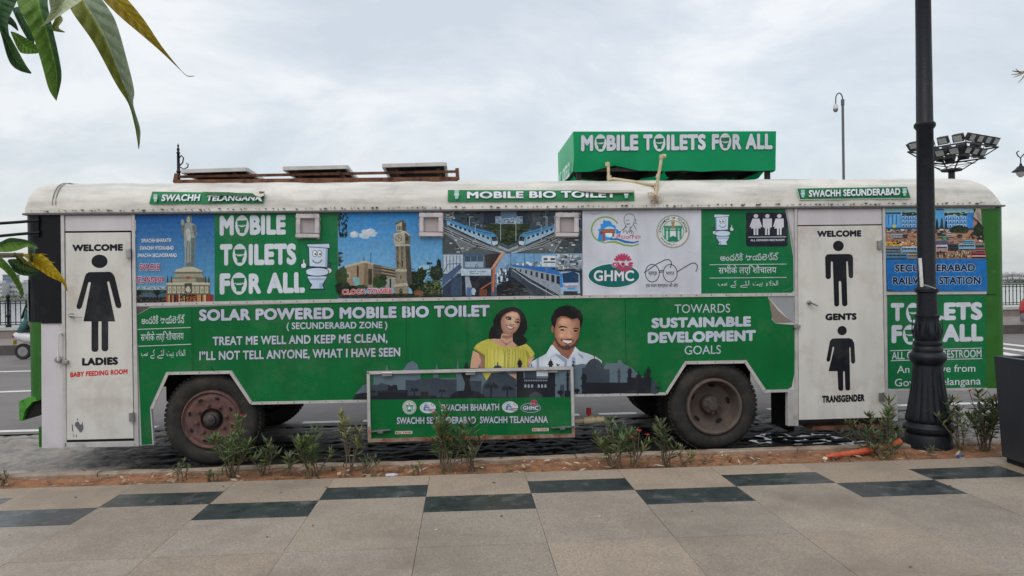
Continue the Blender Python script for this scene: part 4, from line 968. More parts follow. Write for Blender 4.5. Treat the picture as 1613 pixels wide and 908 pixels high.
g.line([(1226, 775), (1250, 792), (1360, 786), (1384, 768)], 8, S(206, 84, 56)); g.rect(1270, 798, 1350, 822, S(70, 150, 214)); g.rect(1230, 838, 1372, 878, S(40, 46, 54)); g.rect(1250, 760, 1380, 776, S(196, 206, 214)); g.rect(1400, 640, 1420, 885, S(60, 66, 74))
g.line([(1052, 30), (1056, 885)], 3, S(150, 160, 166))
g.build('train_poster', M_photo, bus)

# emblem panel
WP = S(201, 204, 215); g = Gfx(-0.004); base_panel(g, 917.5, 1104.5, WP); g.Z(920, 330, 0.14318)
LG = S(124, 160, 72); LB2 = S(36, 108, 176)
def land_logo(g, full=True):
    g.arc(235, 225, 152, 140, 95, 330, 16, LG, 30)
    g.poly([(150, 345), (165, 240), (150, 225), (185, 205), (178, 165), (205, 160), (215, 112), (245, 128), (268, 124), (300, 140), (305, 165), (345, 180), (352, 215), (375, 225), (380, 238), (410, 240), (400, 268), (345, 270), (300, 330), (210, 352)], S(44, 140, 214))
    g.ell(280, 250, 72, 62, S(150, 206, 238)); g.ell(285, 262, 46, 40, S(214, 232, 242))
    BR = S(150, 84, 60); g.rect(190, 218, 345, 262, BR); g.rect(205, 262, 232, 352, BR); g.rect(310, 262, 332, 300, BR); g.rect(178, 240, 200, 280, S(120, 66, 48)); g.line([(192, 240), (344, 240)], 5, S(190, 130, 100))
    g.poly([(275, 322), (370, 316), (460, 345), (540, 358), (605, 345), (600, 360), (540, 378), (450, 372), (370, 342), (285, 340)], LB2)
    g.poly([(205, 385), (260, 352), (350, 348), (450, 385), (540, 395), (605, 375), (598, 392), (530, 412), (440, 402), (340, 370), (260, 370)], LG)
g.text; land_logo(g)
g.text('తెలంగాణ', (346, 325), (622, 325), 48, S(176, 40, 62), 0.012, out=S(220, 214, 222), ow=0.02)
ink = S(44, 48, 62)
g.arc(500, 100, 58, 50, 170, 370, 5, ink, 18); g.line([(442, 108), (438, 130), (446, 150), (455, 158), (460, 172), (452, 185), (470, 200)], 5, ink); g.line([(455, 128), (480, 118), (500, 120)], 5, ink); g.line([(470, 160), (486, 166), (500, 158)], 9, ink); g.line([(548, 118), (566, 112), (568, 130), (556, 140)], 5, ink); g.line([(550, 140), (540, 170), (520, 195), (500, 205)], 5, ink)
g.line([(465, 185), (440, 215), (418, 232)], 8, ink); g.line([(545, 170), (560, 200), (575, 225)], 5, ink); g.line([(520, 200), (500, 220), (520, 232)], 6, ink); g.line([(556, 150), (584, 162)], 5, ink)
for a in (450, 500, 520): g.arc(a, 262, 22, 26, 180, 380, 5, ink, 8)
TG = S(30, 122, 98); GO = S(168, 132, 84)
def seal(g, cx, cy, r, fine=True):
    g.ell(cx, cy, r, r, S(150, 104, 70)); g.ell(cx, cy, r * 0.975, r * 0.975, S(214, 214, 212)); g.ring(cx, cy, r * 0.955, r * 0.955, r * 0.03, TG)
    g.ring(cx, cy, r * 0.67, r * 0.67, r * 0.035, TG); g.ell(cx, cy, r * 0.60, r * 0.60, S(200, 214, 208))
    k = r / 180
    for x in (-85, -45, 40, 80): g.rect(cx + (x - 12) * k, cy - 60 * k, cx + (x + 12) * k, cy + 85 * k, S(70, 148, 124))
    g.rect(cx - 100 * k, cy - 62 * k, cx + 100 * k, cy - 30 * k, S(60, 140, 116)); g.rect(cx - 90 * k, cy - 20 * k, cx + 90 * k, cy - 8 * k, TG); g.rect(cx - 26 * k, cy - 2 * k, cx + 28 * k, cy + 60 * k, S(222, 226, 224))
    g.poly([(cx - 24 * k, cy - 110 * k), (cx + 20 * k, cy - 110 * k), (cx + 12 * k, cy - 70 * k), (cx + 20 * k, cy - 38 * k), (cx - 22 * k, cy - 38 * k), (cx - 14 * k, cy - 70 * k)], GO)
    g.poly([(cx - 60 * k, cy + 110 * k), (cx + 60 * k, cy + 108 * k), (cx + 50 * k, cy + 70 * k), (cx, cy + 45 * k), (cx - 50 * k, cy + 72 * k)], TG)
    if fine:
        g.arctext('GOVERNMENT OF TELANGANA', cx, cy, r * 0.73, -188, 5, r * 0.14, S(28, 92, 84))
        g.arctext('* తెలంగాణ ప్రభుత్వం *', cx, cy, r * 0.75, 165, 75, r * 0.10, S(28, 92, 84))
    else: g.ring(cx, cy, r * 0.86, r * 0.86, r * 0.10, S(120, 150, 146), 22)
seal(g, 979, 244, 183)
def city_logo(g, cx, cy, k, st=1):
    if st: g.ell(cx, cy, 290 * k, 138 * k, S(216, 222, 226))
    g.ell(cx, cy, 280 * k, 129 * k, S(14, 100, 98))
    g.text('GHMC', (cx - 222 * k, cy + 60 * k), (cx + 222 * k, cy + 60 * k), 118 * k, S(214, 218, 224), 0.03, out=S(10, 66, 70), ow=0.03)
    PK = S(176, 62, 98)
    for i in range(18):
        a = 2 * math.pi * i / 18; c, s_ = math.cos(a), math.sin(a); ox, oy = cx + (105 + 76 * c - (8 if s_ < 0 else -6)) * k, cy - (136 - 72 * s_ + (14 if s_ < 0 else 0)) * k
        g.d += g.lift * 0.1
        g.face([g.pt(ox + (u * c - v * s_) * k, oy + (u * s_ + v * c) * k) for u, v in ((-34, 0), (-6, 14), (22, 9), (27, 0), (22, -9), (-6, -14))], 0, PK)
    g.ell(cx + 100 * k, cy - 125 * k, 26 * k, 28 * k, S(214, 150, 176)); g.ell(cx + 100 * k, cy - 125 * k, 17 * k, 19 * k, S(150, 40, 76)); g.poly([(cx + (40 + 0) * k, cy - 206 * k), (cx + 62 * k, cy - 224 * k), (cx + 140 * k, cy - 200 * k), (cx + 120 * k, cy - 160 * k), (cx + 60 * k, cy - 165 * k)], PK)
    g.ell(cx + 8 * k, cy - 120 * k, 32 * k, 30 * k, S(214, 190, 204), 12); g.ell(cx + 8 * k, cy - 120 * k, 27 * k, 25 * k, PK, 12); g.ell(cx + 10 * k, cy - 120 * k, 11 * k, 12 * k, S(214, 190, 204), 10)
city_logo(g, 328, 730, 1.0)
for cx in (750, 947): g.ring(cx, 702, 80, 100, 7, ink)
g.line([(828, 676), (868, 674)], 8, ink); g.line([(830, 692), (868, 690)], 7, ink)
g.line([(662, 696), (700, 670), (800, 600), (890, 556), (930, 552), (956, 572), (962, 605), (944, 645)], 8, ink); g.line([(1018, 690), (1100, 640), (1180, 594), (1220, 590), (1244, 615), (1246, 650), (1230, 682)], 8, ink)
g.text('स्वच्छ', (706, 722), (802, 722), 40, ink, 0.01); g.text('भारत', (900, 724), (992, 722), 40, ink, 0.01); g.text('एक कदम स्वच्छता की ओर', (678, 856), (1030, 854), 34, ink, 0.008)
g.line([(60, 40), (100, 55), (150, 50), (195, 30)], 4, S(150, 150, 156)); g.line([(1150, 462), (1270, 490)], 3, S(222, 222, 228)); g.ell(1148, 447, 8, 6, S(230, 230, 234), 8); g.ell(1162, 752, 8, 6, S(230, 230, 234), 8)
g.build('emblem_panel', M_print, bus)

# language panel
def urdu(g, x0, x1, y, h, col):
    words = ['\ufeb3\ufe90', '\ufedb\ufbaf', '\ufedf\ufe8c\ufbaf', '\ufe91\ufef4\ufe96', '\ufe8d\ufedf\ufea8\ufefc\ufe80']
    wd = [0.15, 0.10, 0.15, 0.16, 0.20]; gap = (1 - sum(wd)) / 4; x = 0
    for w, f in zip(words, wd):
        g.text(w[::-1], (x0 + (x1 - x0) * x, y), (x0 + (x1 - x0) * (x + f), y), h, col, 0.006); x += f + gap
TE, HI = 'అందరికీ టాయిలెట్స్', 'सभीके लएि शौचालय'
g = Gfx(-0.004); g.Z(0, 0, 1); g.poly([(1104.5, yu(1104)), (1236.5, yu(1236)), (1243, 365), (1249.5, 405), (1250, 458), (1247, yd(1250) - 0.5), (1104.5, yd(1104))], GU)
g.Z(900, 300, 0.2232)
toilet(g, 1070, 172, 0.62, -1)
pict_round(g, 1232, 157, 1527, 397, 18, S(24, 30, 44))
for i, (cx, sk) in enumerate(((1302, 'w'), (1383, 'm'), (1467, 't'))):
    c = S(206, 208, 216); g.ell(cx, 182, 16, 14, c)
    if sk == 'w': g.poly([(cx - 24, 200), (cx + 24, 200), (cx + 44, 258), (cx + 32, 262), (cx + 22, 235), (cx + 34, 270), (cx - 34, 270), (cx - 22, 235), (cx - 32, 262), (cx - 44, 258)], c)
    elif sk == 'm': g.poly([(cx - 32, 200), (cx + 32, 200), (cx + 32, 262), (cx + 22, 262), (cx + 20, 270), (cx - 20, 270), (cx - 22, 262), (cx - 32, 262)], c)
    else: g.poly([(cx - 26, 200), (cx + 30, 200), (cx + 32, 262), (cx + 22, 262), (cx + 20, 270), (cx - 36, 270), (cx - 22, 235), (cx - 34, 260), (cx - 44, 256)], c)
    g.rect(cx - 16, 268, cx - 3, 316, c); g.rect(cx + 3, 268, cx + 16, 316, c)
g.line([(1248, 331), (1514, 329)], 4, WT); g.text('ALL GENDERS RESTROOM', (1264, 360), (1502, 358), 14, WT, 0.03)
g.text(TE, (1050, 497), (1462, 492), 42, WT, 0.012); g.line([(976, 526), (1516, 521)], 4, WT); g.text(HI, (1038, 588), (1447, 584), 44, WT, 0.008); g.line([(976, 620), (1518, 615)], 4, WT); urdu(g, 1034, 1458, 672, 34, WT)
g.poly([(1505, 130), (1520, 134), (1560, 330), (1572, 470), (1552, 345)], S(150, 156, 160)); g.line([(1490, 712), (1530, 700), (1566, 682)], 5, S(60, 140, 90))
g.build('language_panel', M_print, bus)

# lower green wrap
g = Gfx(-0.004); g.Z(0, 0, 1)
g.poly([(215.5, 497), (236, 485.5), (533, 477), (917, 470.3), (1209, 467), (1215, 484), (1216, 504), (1222, 510), (1251, 512), (1251, 590), (1247, 610), (1240, 614), (1207, 614.5), (1176, 567.5), (1079, 569), (1048, 618.3), (904, 621.8), (578, 629.5), (398, 633.5), (365, 583.8), (261.5, 586), (236, 643), (240, 700), (223, 701)], GL)
g.poly([(215.5, 484), (236, 484), (215.5, 496)], S(84, 82, 84)); g.poly([(1211, 468), (1250, 466.5), (1252, 509), (1248, 508)], S(150, 154, 158)); g.poly([(1211, 470), (1226, 490), (1238, 500), (1249, 508), (1222, 509), (1217, 503)], S(134, 122, 112))
g.Z(200, 460, 0.28642); BK = S(16, 34, 30)
g.text(TE, (80, 177), (318, 172), 38, WT, 0.012); g.line([(48, 207), (350, 196)], 3.5, WT); g.text(HI, (76, 270), (312, 262), 38, WT, 0.008); g.line([(48, 300), (352, 288)], 3.5, WT); urdu(g, 78, 320, 352, 34, WT)
LT = S(186, 194, 208)
g.text('SOLAR POWERED MOBILE BIO TOILET', (396, 161), (1995, 135.5), 64, LT, 0.055, out=BK, ow=0.03)
g.text('( SECUNDERABAD ZONE )', (878, 206), (1432, 200), 37, LT, 0.028, out=BK, ow=0.022)
g.text('TREAT ME WELL AND KEEP ME CLEAN,', (471, 295), (1433, 278), 48, LT, 0.034, out=BK, ow=0.03); g.text('I”LL NOT TELL ANYONE, WHAT I HAVE SEEN', (398, 377), (1503, 355), 49, LT, 0.034, out=BK, ow=0.03)
g.Z(920, 460, 0.2864)
g.text('TOWARDS', (498, 117), (803, 113), 47, LT, -0.004); g.text('SUSTAINABLE', (371, 200), (918, 190), 56, LT, 0.062); g.text('DEVELOPMENT', (350, 283), (945, 270), 60, LT, 0.062); g.text('GOALS', (553, 345), (752, 340), 46, LT, -0.004)
# the two people printed on the wrap
rg = random.Random(61)
g.Z(740, 475, 0.12658); SK = S(204, 160, 136); SKd = S(156, 114, 96); HR = S(26, 24, 28); YE = S(194, 187, 84); YD = S(158, 150, 58)
g.poly([(235, 465), (240, 390), (262, 330), (292, 300), (290, 240), (330, 165), (395, 105), (470, 75), (545, 64), (620, 92), (680, 160), (712, 250), (716, 330), (690, 400), (662, 430), (700, 455), (718, 490), (690, 530), (640, 555), (575, 545), (540, 510), (530, 440), (400, 440), (370, 470), (300, 462)], HR)
g.poly([(400, 400), (530, 400), (535, 500), (590, 550), (560, 580), (360, 560), (250, 470), (300, 465), (380, 470)], SK); g.poly([(405, 420), (470, 428), (535, 405), (533, 450), (470, 470), (400, 450)], SKd)
g.poly([(385, 250), (400, 200), (450, 150), (520, 122), (590, 135), (622, 175), (628, 250), (610, 320), (575, 370), (530, 408), (470, 415), (420, 390), (392, 330)], SK); g.soft([(385, 250), (400, 200), (450, 150), (520, 122), (590, 135), (622, 175), (628, 250), (610, 320), (575, 370), (530, 408), (470, 415), (420, 390), (392, 330)], S(164, 120, 100), S(220, 178, 152), 530, 235, 10, 0.3)
g.soft([(440, 190), (470, 150), (540, 130), (600, 150), (605, 200), (540, 195), (490, 180)], S(208, 164, 138), S(230, 190, 164), 535, 165, 5, 0.3); g.poly([(510, 275), (545, 285), (525, 230), (515, 240)], S(222, 180, 156))
g.line([(440, 198), (475, 190), (520, 210)], 9, HR); g.line([(570, 222), (600, 224), (622, 236)], 9, HR); g.ell(484, 216, 34, 15, HR, 14, 0.25); g.ell(588, 256, 32, 14, HR, 14, 0.25); g.ell(480, 214, 18, 7, S(190, 176, 170), 10, 0.25); g.ell(585, 254, 16, 7, S(190, 176, 170), 10, 0.25); g.ell(486, 216, 8, 8, HR, 10); g.ell(590, 256, 8, 8, HR, 10)
g.poly([(495, 270), (520, 290), (550, 285), (545, 298), (515, 300), (495, 284)], S(120, 80, 68)); g.poly([(440, 288), (500, 302), (556, 325), (540, 346), (500, 352), (460, 328)], S(150, 60, 64)); g.poly([(455, 300), (500, 312), (540, 326), (525, 338), (495, 338), (468, 320)], S(220, 216, 214))
g.line([(385, 480), (420, 510), (452, 532), (490, 515), (515, 495)], 4, S(90, 66, 40)); g.ell(452, 534, 9, 8, S(60, 40, 30), 8)
g.poly([(48, 590), (80, 540), (140, 500), (235, 466), (290, 500), (350, 545), (440, 570), (560, 572), (640, 552), (700, 528), (760, 580), (808, 655), (780, 690), (720, 720), (718, 905), (180, 905), (188, 690), (120, 640)], YE)
g.soft([(200, 600), (300, 560), (470, 585), (620, 580), (700, 640), (710, 900), (190, 900)], YE, S(212, 206, 110), 440, 720, 6, 0.3)
for i in range(22): x = 215 + i * 23; g.line([(x, 585 + rg.uniform(-15, 25)), (x + rg.uniform(-14, 14), 700 + rg.uniform(-60, 90)), (x + rg.uniform(-20, 20), 860)], rg.uniform(3, 8), rg.choice([YD, S(214, 206, 96), S(168, 158, 50)]))
g.poly([(50, 585), (120, 640), (188, 690), (195, 665), (130, 625), (60, 580)], YD); g.poly([(690, 590), (730, 640), (745, 690), (720, 720), (700, 660)], YD); g.line([(465, 575), (475, 700), (470, 860)], 8, YD)
for y in (610, 655, 700): g.ell(490, y, 7, 7, S(120, 110, 50), 8)
g.poly([(40, 610), (110, 645), (186, 696), (170, 830), (5, 830), (15, 740)], SK); g.poly([(110, 645), (186, 696), (172, 830), (120, 830), (140, 740)], SKd); g.poly([(722, 722), (790, 690), (806, 680), (800, 700), (740, 790), (728, 820)], SK)
g.Z(830, 475, 0.12672); SM = S(200, 148, 122); SMd = S(148, 102, 82); SH = S(200, 210, 224); SHd = S(150, 162, 186); BE = S(84, 62, 54)
g.poly([(20, 820), (60, 745), (150, 700), (240, 650), (300, 545), (420, 660), (510, 720), (600, 565), (660, 620), (760, 650), (860, 690), (930, 740), (945, 905), (20, 905)], SH)
g.soft([(80, 820), (100, 740), (240, 660), (420, 690), (470, 760), (440, 900), (80, 900)], SH, S(216, 226, 238), 300, 770, 6, 0.4); g.poly([(120, 720), (150, 700), (150, 820), (120, 820)], SHd); g.poly([(330, 650), (420, 670), (500, 730), (480, 905), (440, 905), (470, 760)], SHd); g.poly([(560, 690), (600, 700), (610, 905), (580, 905)], SHd); g.poly([(640, 640), (700, 680), (690, 720), (640, 660)], SHd)
g.poly([(310, 540), (345, 480), (560, 580), (600, 560), (575, 620), (512, 720), (420, 655)], SMd); g.poly([(300, 545), (318, 540), (420, 655), (360, 648), (262, 715), (240, 650)], S(214, 222, 234)); g.poly([(600, 560), (620, 590), (650, 620), (600, 640), (540, 690), (512, 720), (575, 620)], S(214, 222, 234)); g.line([(262, 715), (360, 650)], 5, SHd)
g.poly([(300, 230), (305, 190), (345, 110), (400, 70), (500, 46), (590, 66), (640, 108), (668, 110), (660, 130), (692, 180), (694, 240), (665, 340), (650, 230), (560, 215), (470, 190), (390, 195), (345, 330), (310, 300)], S(20, 20, 24))
g.poly([(345, 330), (375, 215), (420, 185), (480, 185), (560, 222), (630, 210), (655, 240), (660, 330), (640, 460), (600, 550), (520, 605), (450, 600), (380, 550), (340, 460), (335, 380)], SM); g.ell(317, 345, 16, 45, SMd, 14); g.soft([(345, 330), (375, 215), (420, 185), (480, 185), (560, 222), (630, 210), (655, 240), (660, 330), (640, 460), (600, 550), (520, 605), (450, 600), (380, 550), (340, 460), (335, 380)], S(146, 100, 78), S(214, 162, 134), 470, 350, 10, 0.3); g.soft([(385, 270), (430, 205), (520, 215), (560, 250), (540, 300), (440, 300)], S(204, 152, 126), S(222, 172, 146), 460, 255, 5, 0.3); g.soft([(400, 400), (450, 390), (470, 430), (430, 455), (395, 440)], S(208, 158, 130), S(226, 178, 150), 430, 420, 4, 0.3)
g.poly([(335, 380), (350, 440), (380, 500), (420, 545), (470, 560), (540, 556), (590, 520), (640, 450), (636, 490), (600, 550), (520, 605), (450, 602), (385, 560), (345, 480)], BE); g.poly([(415, 490), (430, 462), (500, 468), (560, 470), (582, 485), (575, 510), (560, 490), (500, 480), (440, 475), (428, 500)], BE); g.ell(500, 556, 30, 14, BE, 12)
g.poly([(436, 478), (500, 488), (562, 486), (545, 512), (505, 524), (462, 505)], S(226, 224, 224)); g.poly([(455, 506), (505, 526), (545, 514), (525, 538), (490, 538)], S(140, 76, 70))
g.poly([(390, 320), (420, 304), (460, 306), (505, 324), (500, 332), (450, 322), (398, 328)], HR); g.poly([(565, 340), (600, 324), (640, 336), (642, 348), (600, 338), (570, 346)], HR); g.ell(448, 354, 34, 11, HR, 14); g.ell(596, 366, 34, 11, HR, 14); g.ell(466, 352, 10, 7, S(206, 200, 196), 8); g.ell(574, 366, 10, 7, S(206, 200, 196), 8); g.ell(446, 353, 8, 8, S(8, 8, 8), 8); g.ell(598, 366, 8, 8, S(8, 8, 8), 8)
g.poly([(490, 440), (505, 400), (520, 360), (535, 400), (560, 440), (540, 460), (510, 458)], S(218, 168, 140)); g.line([(488, 448), (510, 460), (545, 460), (564, 448)], 6, SMd)
g.poly([(360, 768), (390, 785), (412, 780), (395, 800), (375, 802)], HR); g.poly([(555, 735), (580, 745), (600, 755), (570, 760)], HR)
# seams, scuffs and splashes of the wrap
g.Z(0, 0, 1)
for x, y0_, y1_ in ((302, 484, 584), (640, 476, 578), (735, 474, 580), (985, 470, 619)): g.line([(x, y0_), (x + 1.5, y1_)], 0.8, S(0, 80, 40)); g.line([(x + 1, y0_), (x + 2.5, y1_)], 0.4, S(40, 124, 80))
for i in range(240):
    x = rg.uniform(225, 1245); yb_ = 631 - (x - 400) * 0.0225 if 398 < x < 1047 else (583 if x > 1080 else 690)
    if 366 > x > 245 or 1048 < x < 1206: continue
    y = yb_ - abs(rg.gauss(0, 14)) - 1; w_ = rg.uniform(0.4, 1.6)
    if 578 < x < 905: continue
    g.d += g.lift * 0.1; g.face([g.pt(x, y), g.pt(x + w_, y + 0.2), g.pt(x + w_ * 0.8, y + w_), g.pt(x + 0.1, y + w_ * 0.9)], 0, rg.choice([S(70, 110, 74), S(96, 104, 84), S(20, 78, 44), S(8, 60, 34)]))
for p in ([(333, 578), (335, 583), (338, 585)], [(1150, 592), (1162, 594)], [(840, 512), (845, 513)]): g.line(p, 1.2, S(12, 50, 34))
# skyline
g.Z(560, 560, 0.30998); S1, S2, S3 = S(94, 112, 124), S(58, 68, 80), S(30, 34, 42)
def skyline(g):
    g.poly([(0, 195), (40, 150), (80, 140), (100, 80), (240, 75), (265, 40), (290, 28), (315, 45), (325, 80), (330, 200), (0, 220)], S1)
    for x, t_ in ((160, 45), (413, 40), (520, 25), (628, 40)): g.poly([(x - 30, 130), (x - 12, 88), (x - 6, 70), (x, t_), (x + 6, 70), (x + 12, 88), (x + 30, 130)], S1)
    g.poly([(1110, 50), (1150, 42), (1260, 60), (1270, 40), (1330, 40), (1332, 24), (1350, 24), (1355, 40), (1400, 60), (1440, 100), (1500, 130), (1530, 195), (1110, 195)], S1)
def dome(g, cx, base, w, h, col, spire=14):
    p = [(cx - w, base)] + [(cx + w * math.cos(R_(180 + 180 * i / 14)), base - h * 0.25 + h * 0.75 * math.sin(R_(180 + 180 * i / 14))) for i in range(15)] + [(cx + w, base)]
    g.poly(p, col); g.line([(cx, base - h), (cx, base - h - spire)], 4, col)
def minaret(g, cx, top, base, w, col):
    g.rect(cx - w * 0.7, top + w * 1.6, cx + w * 0.7, base, col); g.rect(cx - w * 1.15, top + w * 1.7, cx + w * 1.15, top + w * 2.2, col); dome(g, cx, top + w * 1.6, w * 0.85, w * 1.3, col, 8); g.rect(cx - w * 1.1, top + w * 4.2, cx + w * 1.1, top + w * 4.8, col)
def palm(g, cx, base, h, col):
    g.line([(cx - 2, base), (cx, base - h * 0.85)], h * 0.10, col); ty = base - h * 0.8
    for a in (-160, -125, -95, -60, -20, -200, 15): c, s_ = math.cos(R_(a)), math.sin(R_(a)); q = h * 0.55; g.poly([(cx, ty), (cx + c * q * 0.6, ty + s_ * q * 0.5 - h * 0.06), (cx + c * q, ty + s_ * q * 0.35 + h * 0.10), (cx + c * q * 0.5, ty + s_ * q * 0.4 + h * 0.04)], col)
skyline(g)
dome(g, 722, 72, 22, 22, S2); minaret(g, 563, 40, 90, 11, S3); minaret(g, 834, 20, 90, 12, S3); minaret(g, 991, 22, 90, 12, S3); minaret(g, 1105, 40, 195, 7, S2); dome(g, 893, 78, 30, 20, S2)
dome(g, 1213, 132, 54, 116, S2, 12); g.rect(1150, 62, 1165, 132, S2); g.rect(1262, 70, 1290, 132, S2); g.rect(1150, 120, 1290, 195, S2); g.rect(1150, 138, 1380, 193, S3); minaret(g, 1160, 88, 195, 15, S3); minaret(g, 1338, 70, 140, 8, S2); minaret(g, 1392, 62, 193, 12, S3); minaret(g, 1487, 60, 193, 12, S3); g.rect(1380, 112, 1502, 193, S3); dome(g, 1438, 114, 14, 20, S3); minaret(g, 1470, 90, 140, 5, S3); g.ell(1516, 160, 16, 36, S2, 14); g.rect(1500, 160, 1532, 193, S2); palm(g, 1536, 193, 36, S3); g.ell(1125, 178, 14, 10, S3, 10); g.rect(1120, 180, 1130, 193, S3)
g.poly([(0, 197), (20, 194), (30, 190), (60, 188), (60, 222), (0, 222)], S3); g.rect(-12, 212, 62, 224, S3)
g.build('slogan_wrap', M_print, bus)

# rear panels
g = Gfx(-0.004); g.Z(1390, 325, 0.15415); rg = random.Random(71)
g.poly([(10, 22), (940, 22), (960, 110), (1000, 190), (1030, 320), (1046, 470), (1050, 540), (1060, 868), (40, 868)], S(24, 106, 178))
g.poly([(12, 24), (940, 24), (960, 110), (1000, 190), (1030, 320), (1045, 540), (32, 540)], S(172, 130, 108))
g.poly([(12, 24), (938, 24), (955, 100), (14, 130)], S(150, 196, 206)); g.scatter(rg, 60, (190, 60, 900, 105), ((20, 60), (8, 24)), [S(50, 66, 50), S(70, 86, 66), S(36, 48, 40)])
BB = S(64, 148, 214)
g.rect(16, 100, 930, 230, BB); g.rect(35, 70, 190, 210, S(88, 166, 222)); g.rect(540, 36, 632, 220, S(88, 166, 222)); g.rect(30, 64, 184, 80, S(30, 60, 90)); g.rect(545, 28, 626, 38, S(30, 60, 90)); g.rect(870, 66, 930, 230, S(60, 130, 206))
for x in (60, 100, 140): g.rect(x, 90, x + 12, 190, S(40, 110, 176)); g.rect(x + 14, 90, x + 20, 190, S(170, 206, 226))
for r in range(3):
    for c in range(22):
        x = 198 + c * 37; y = 106 + r * 40
        if 520 < x < 640 or x > 860: continue
        g.rect(x, y, x + 24, y + 26, S(206, 222, 232)); g.rect(x + 5, y + 6, x + 19, y + 26, S(30, 70, 130))
g.rect(100, 190, 135, 220, S(196, 200, 120)); g.rect(16, 222, 930, 242, S(40, 76, 110))
for cx, w, t_ in ((555, 14, 120), (605, 16, 115), (648, 12, 140)): g.poly([(cx - w, 240), (cx - w * 0.7, 160), (cx, t_), (cx + w * 0.7, 160), (cx + w, 240)], S(26, 40, 28))
for cx, cy, rx, ry in ((580, 250, 50, 36), (790, 240, 90, 38), (980, 250, 50, 80), (960, 290, 60, 30), (1000, 320, 36, 40)): g.blob(rg, cx, cy, rx, ry, S(32, 46, 30), 18)
g.scatter(rg, 60, (710, 210, 870, 275), ((8, 22), (5, 12)), [S(54, 72, 42), S(24, 34, 24)])
g.scatter(rg, 130, (20, 232, 700, 275), ((16, 46), (6, 16)), [S(196, 192, 186), S(60, 56, 56), S(150, 120, 104), S(110, 100, 96)])
def minibus(x, y, w, h, c, c2):
    g.poly([(x, y + h * 0.2), (x + w * 0.06, y), (x + w * 0.94, y), (x + w, y + h * 0.25), (x + w, y + h * 0.9), (x, y + h * 0.9)], c); g.rect(x + w * 0.04, y + h * 0.25, x + w * 0.94, y + h * 0.5, S(30, 36, 46)); g.rect(x, y + h * 0.6, x + w, y + h * 0.75, c2); g.rect(x + w * 0.05, y + h * 0.85, x + w * 0.95, y + h, S(20, 20, 22))
    for i in range(5): g.rect(x + w * (0.14 + i * 0.17), y + h * 0.25, x + w * (0.155 + i * 0.17), y + h * 0.5, c)
g.scatter(rg, 80, (25, 285, 1020, 350), ((10, 34), (5, 12)), [S(170, 126, 102), S(190, 150, 126), S(60, 50, 48)])
minibus(80, 288, 130, 40, S(170, 190, 202), S(120, 140, 156)); minibus(200, 292, 50, 30, S(60, 60, 66), S(90, 90, 90)); minibus(560, 288, 80, 34, S(50, 60, 70), S(120, 180, 170)); minibus(650, 290, 80, 30, S(196, 200, 200), S(90, 90, 100)); g.rect(610, 318, 650, 346, S(60, 150, 116)); minibus(760, 290, 50, 32, S(50, 50, 54), S(90, 80, 80))
g.rect(22, 366, 180, 404, S(206, 180, 66)); g.rect(180, 366, 340, 398, S(214, 150, 70)); g.text('A', (34, 396), (52, 396), 22, K0, 0.02); g.scatter(rg, 12, (70, 378, 170, 394), ((8, 20), (4, 8)), [K0, S(120, 90, 30)]); g.scatter(rg, 10, (200, 374, 320, 390), ((8, 22), (4, 9)), [S(230, 210, 160), S(180, 60, 40)])
g.rect(20, 404, 1035, 540, S(150, 116, 98)); g.scatter(rg, 220, (22, 345, 1030, 535), ((8, 26), (6, 22)), [S(40, 36, 38), S(190, 150, 126), S(90, 76, 70), S(60, 66, 76), S(160, 50, 44), S(206, 196, 186)])
minibus(22, 420, 160, 60, S(120, 140, 160), S(90, 80, 60)); minibus(185, 412, 190, 70, S(176, 200, 214), S(60, 130, 190)); minibus(540, 395, 120, 80, S(190, 196, 200), S(180, 50, 60)); minibus(660, 385, 110, 70, S(60, 66, 74), S(30, 30, 34)); minibus(770, 380, 170, 70, S(150, 180, 196), S(96, 170, 204)); minibus(820, 350, 110, 36, S(120, 180, 204), S(60, 130, 170)); minibus(540, 355, 130, 34, S(60, 110, 160), S(170, 60, 50)); minibus(940, 375, 96, 100, S(130, 126, 120), S(110, 40, 46)); minibus(24, 480, 225, 62, S(96, 140, 170), S(50, 96, 136)); minibus(250, 488, 120, 56, S(170, 160, 140), S(100, 110, 120)); minibus(900, 470, 145, 60, S(170, 60, 66), S(190, 190, 190))
for i in range(46):
    x = rg.uniform(545, 900); y = rg.uniform(455, 510); g.rect(x, y, x + 9, y + 26, rg.choice([S(30, 30, 34), S(120, 96, 60), S(150, 130, 60), S(60, 40, 40), S(196, 180, 160)]))
g.poly([(918, 110), (945, 24), (996, 30), (1002, 195), (965, 150)], S(168, 156, 146)); g.poly([(940, 60), (980, 60), (996, 180), (960, 140)], S(140, 128, 120))
g.poly([(30, 545), (1050, 540), (1060, 868), (42, 868)], S(24, 106, 178)); g.poly([(40, 848), (80, 856), (115, 868), (42, 868)], S(60, 60, 66))
NV = S(18, 26, 54)
g.text('SECUNDERABAD', (118, 672), (934, 666), 74, NV, 0.045, out=S(176, 204, 228), ow=0.035); g.text('RAILWAY STATION', (96, 803), (990, 798), 78, NV, 0.045, out=S(176, 204, 228), ow=0.035)
g.build('station_poster', M_photo, bus)
g = Gfx(-0.004); g.Z(0, 0, 1); g.poly([(1397.5, 465), (1553, 463.5), (1553, 611.5), (1398.5, 613)], GU)
g.Z(1380, 380, 0.3746)
g.text('T', (62, 337), (118, 336), 76, WT, 0.058); olet(g, 156, 302, 30, 42, GU); g.text('ILETS', (205, 334), (447, 331), 74, WT, 0.058)
g.text('F', (65, 430), (110, 429), 76, WT, 0.058); olet(g, 144, 394, 32, 42, GU); g.text('R', (185, 427), (240, 426), 74, WT, 0.058); g.text('ALL', (278, 425), (450, 421), 74, WT, 0.06)
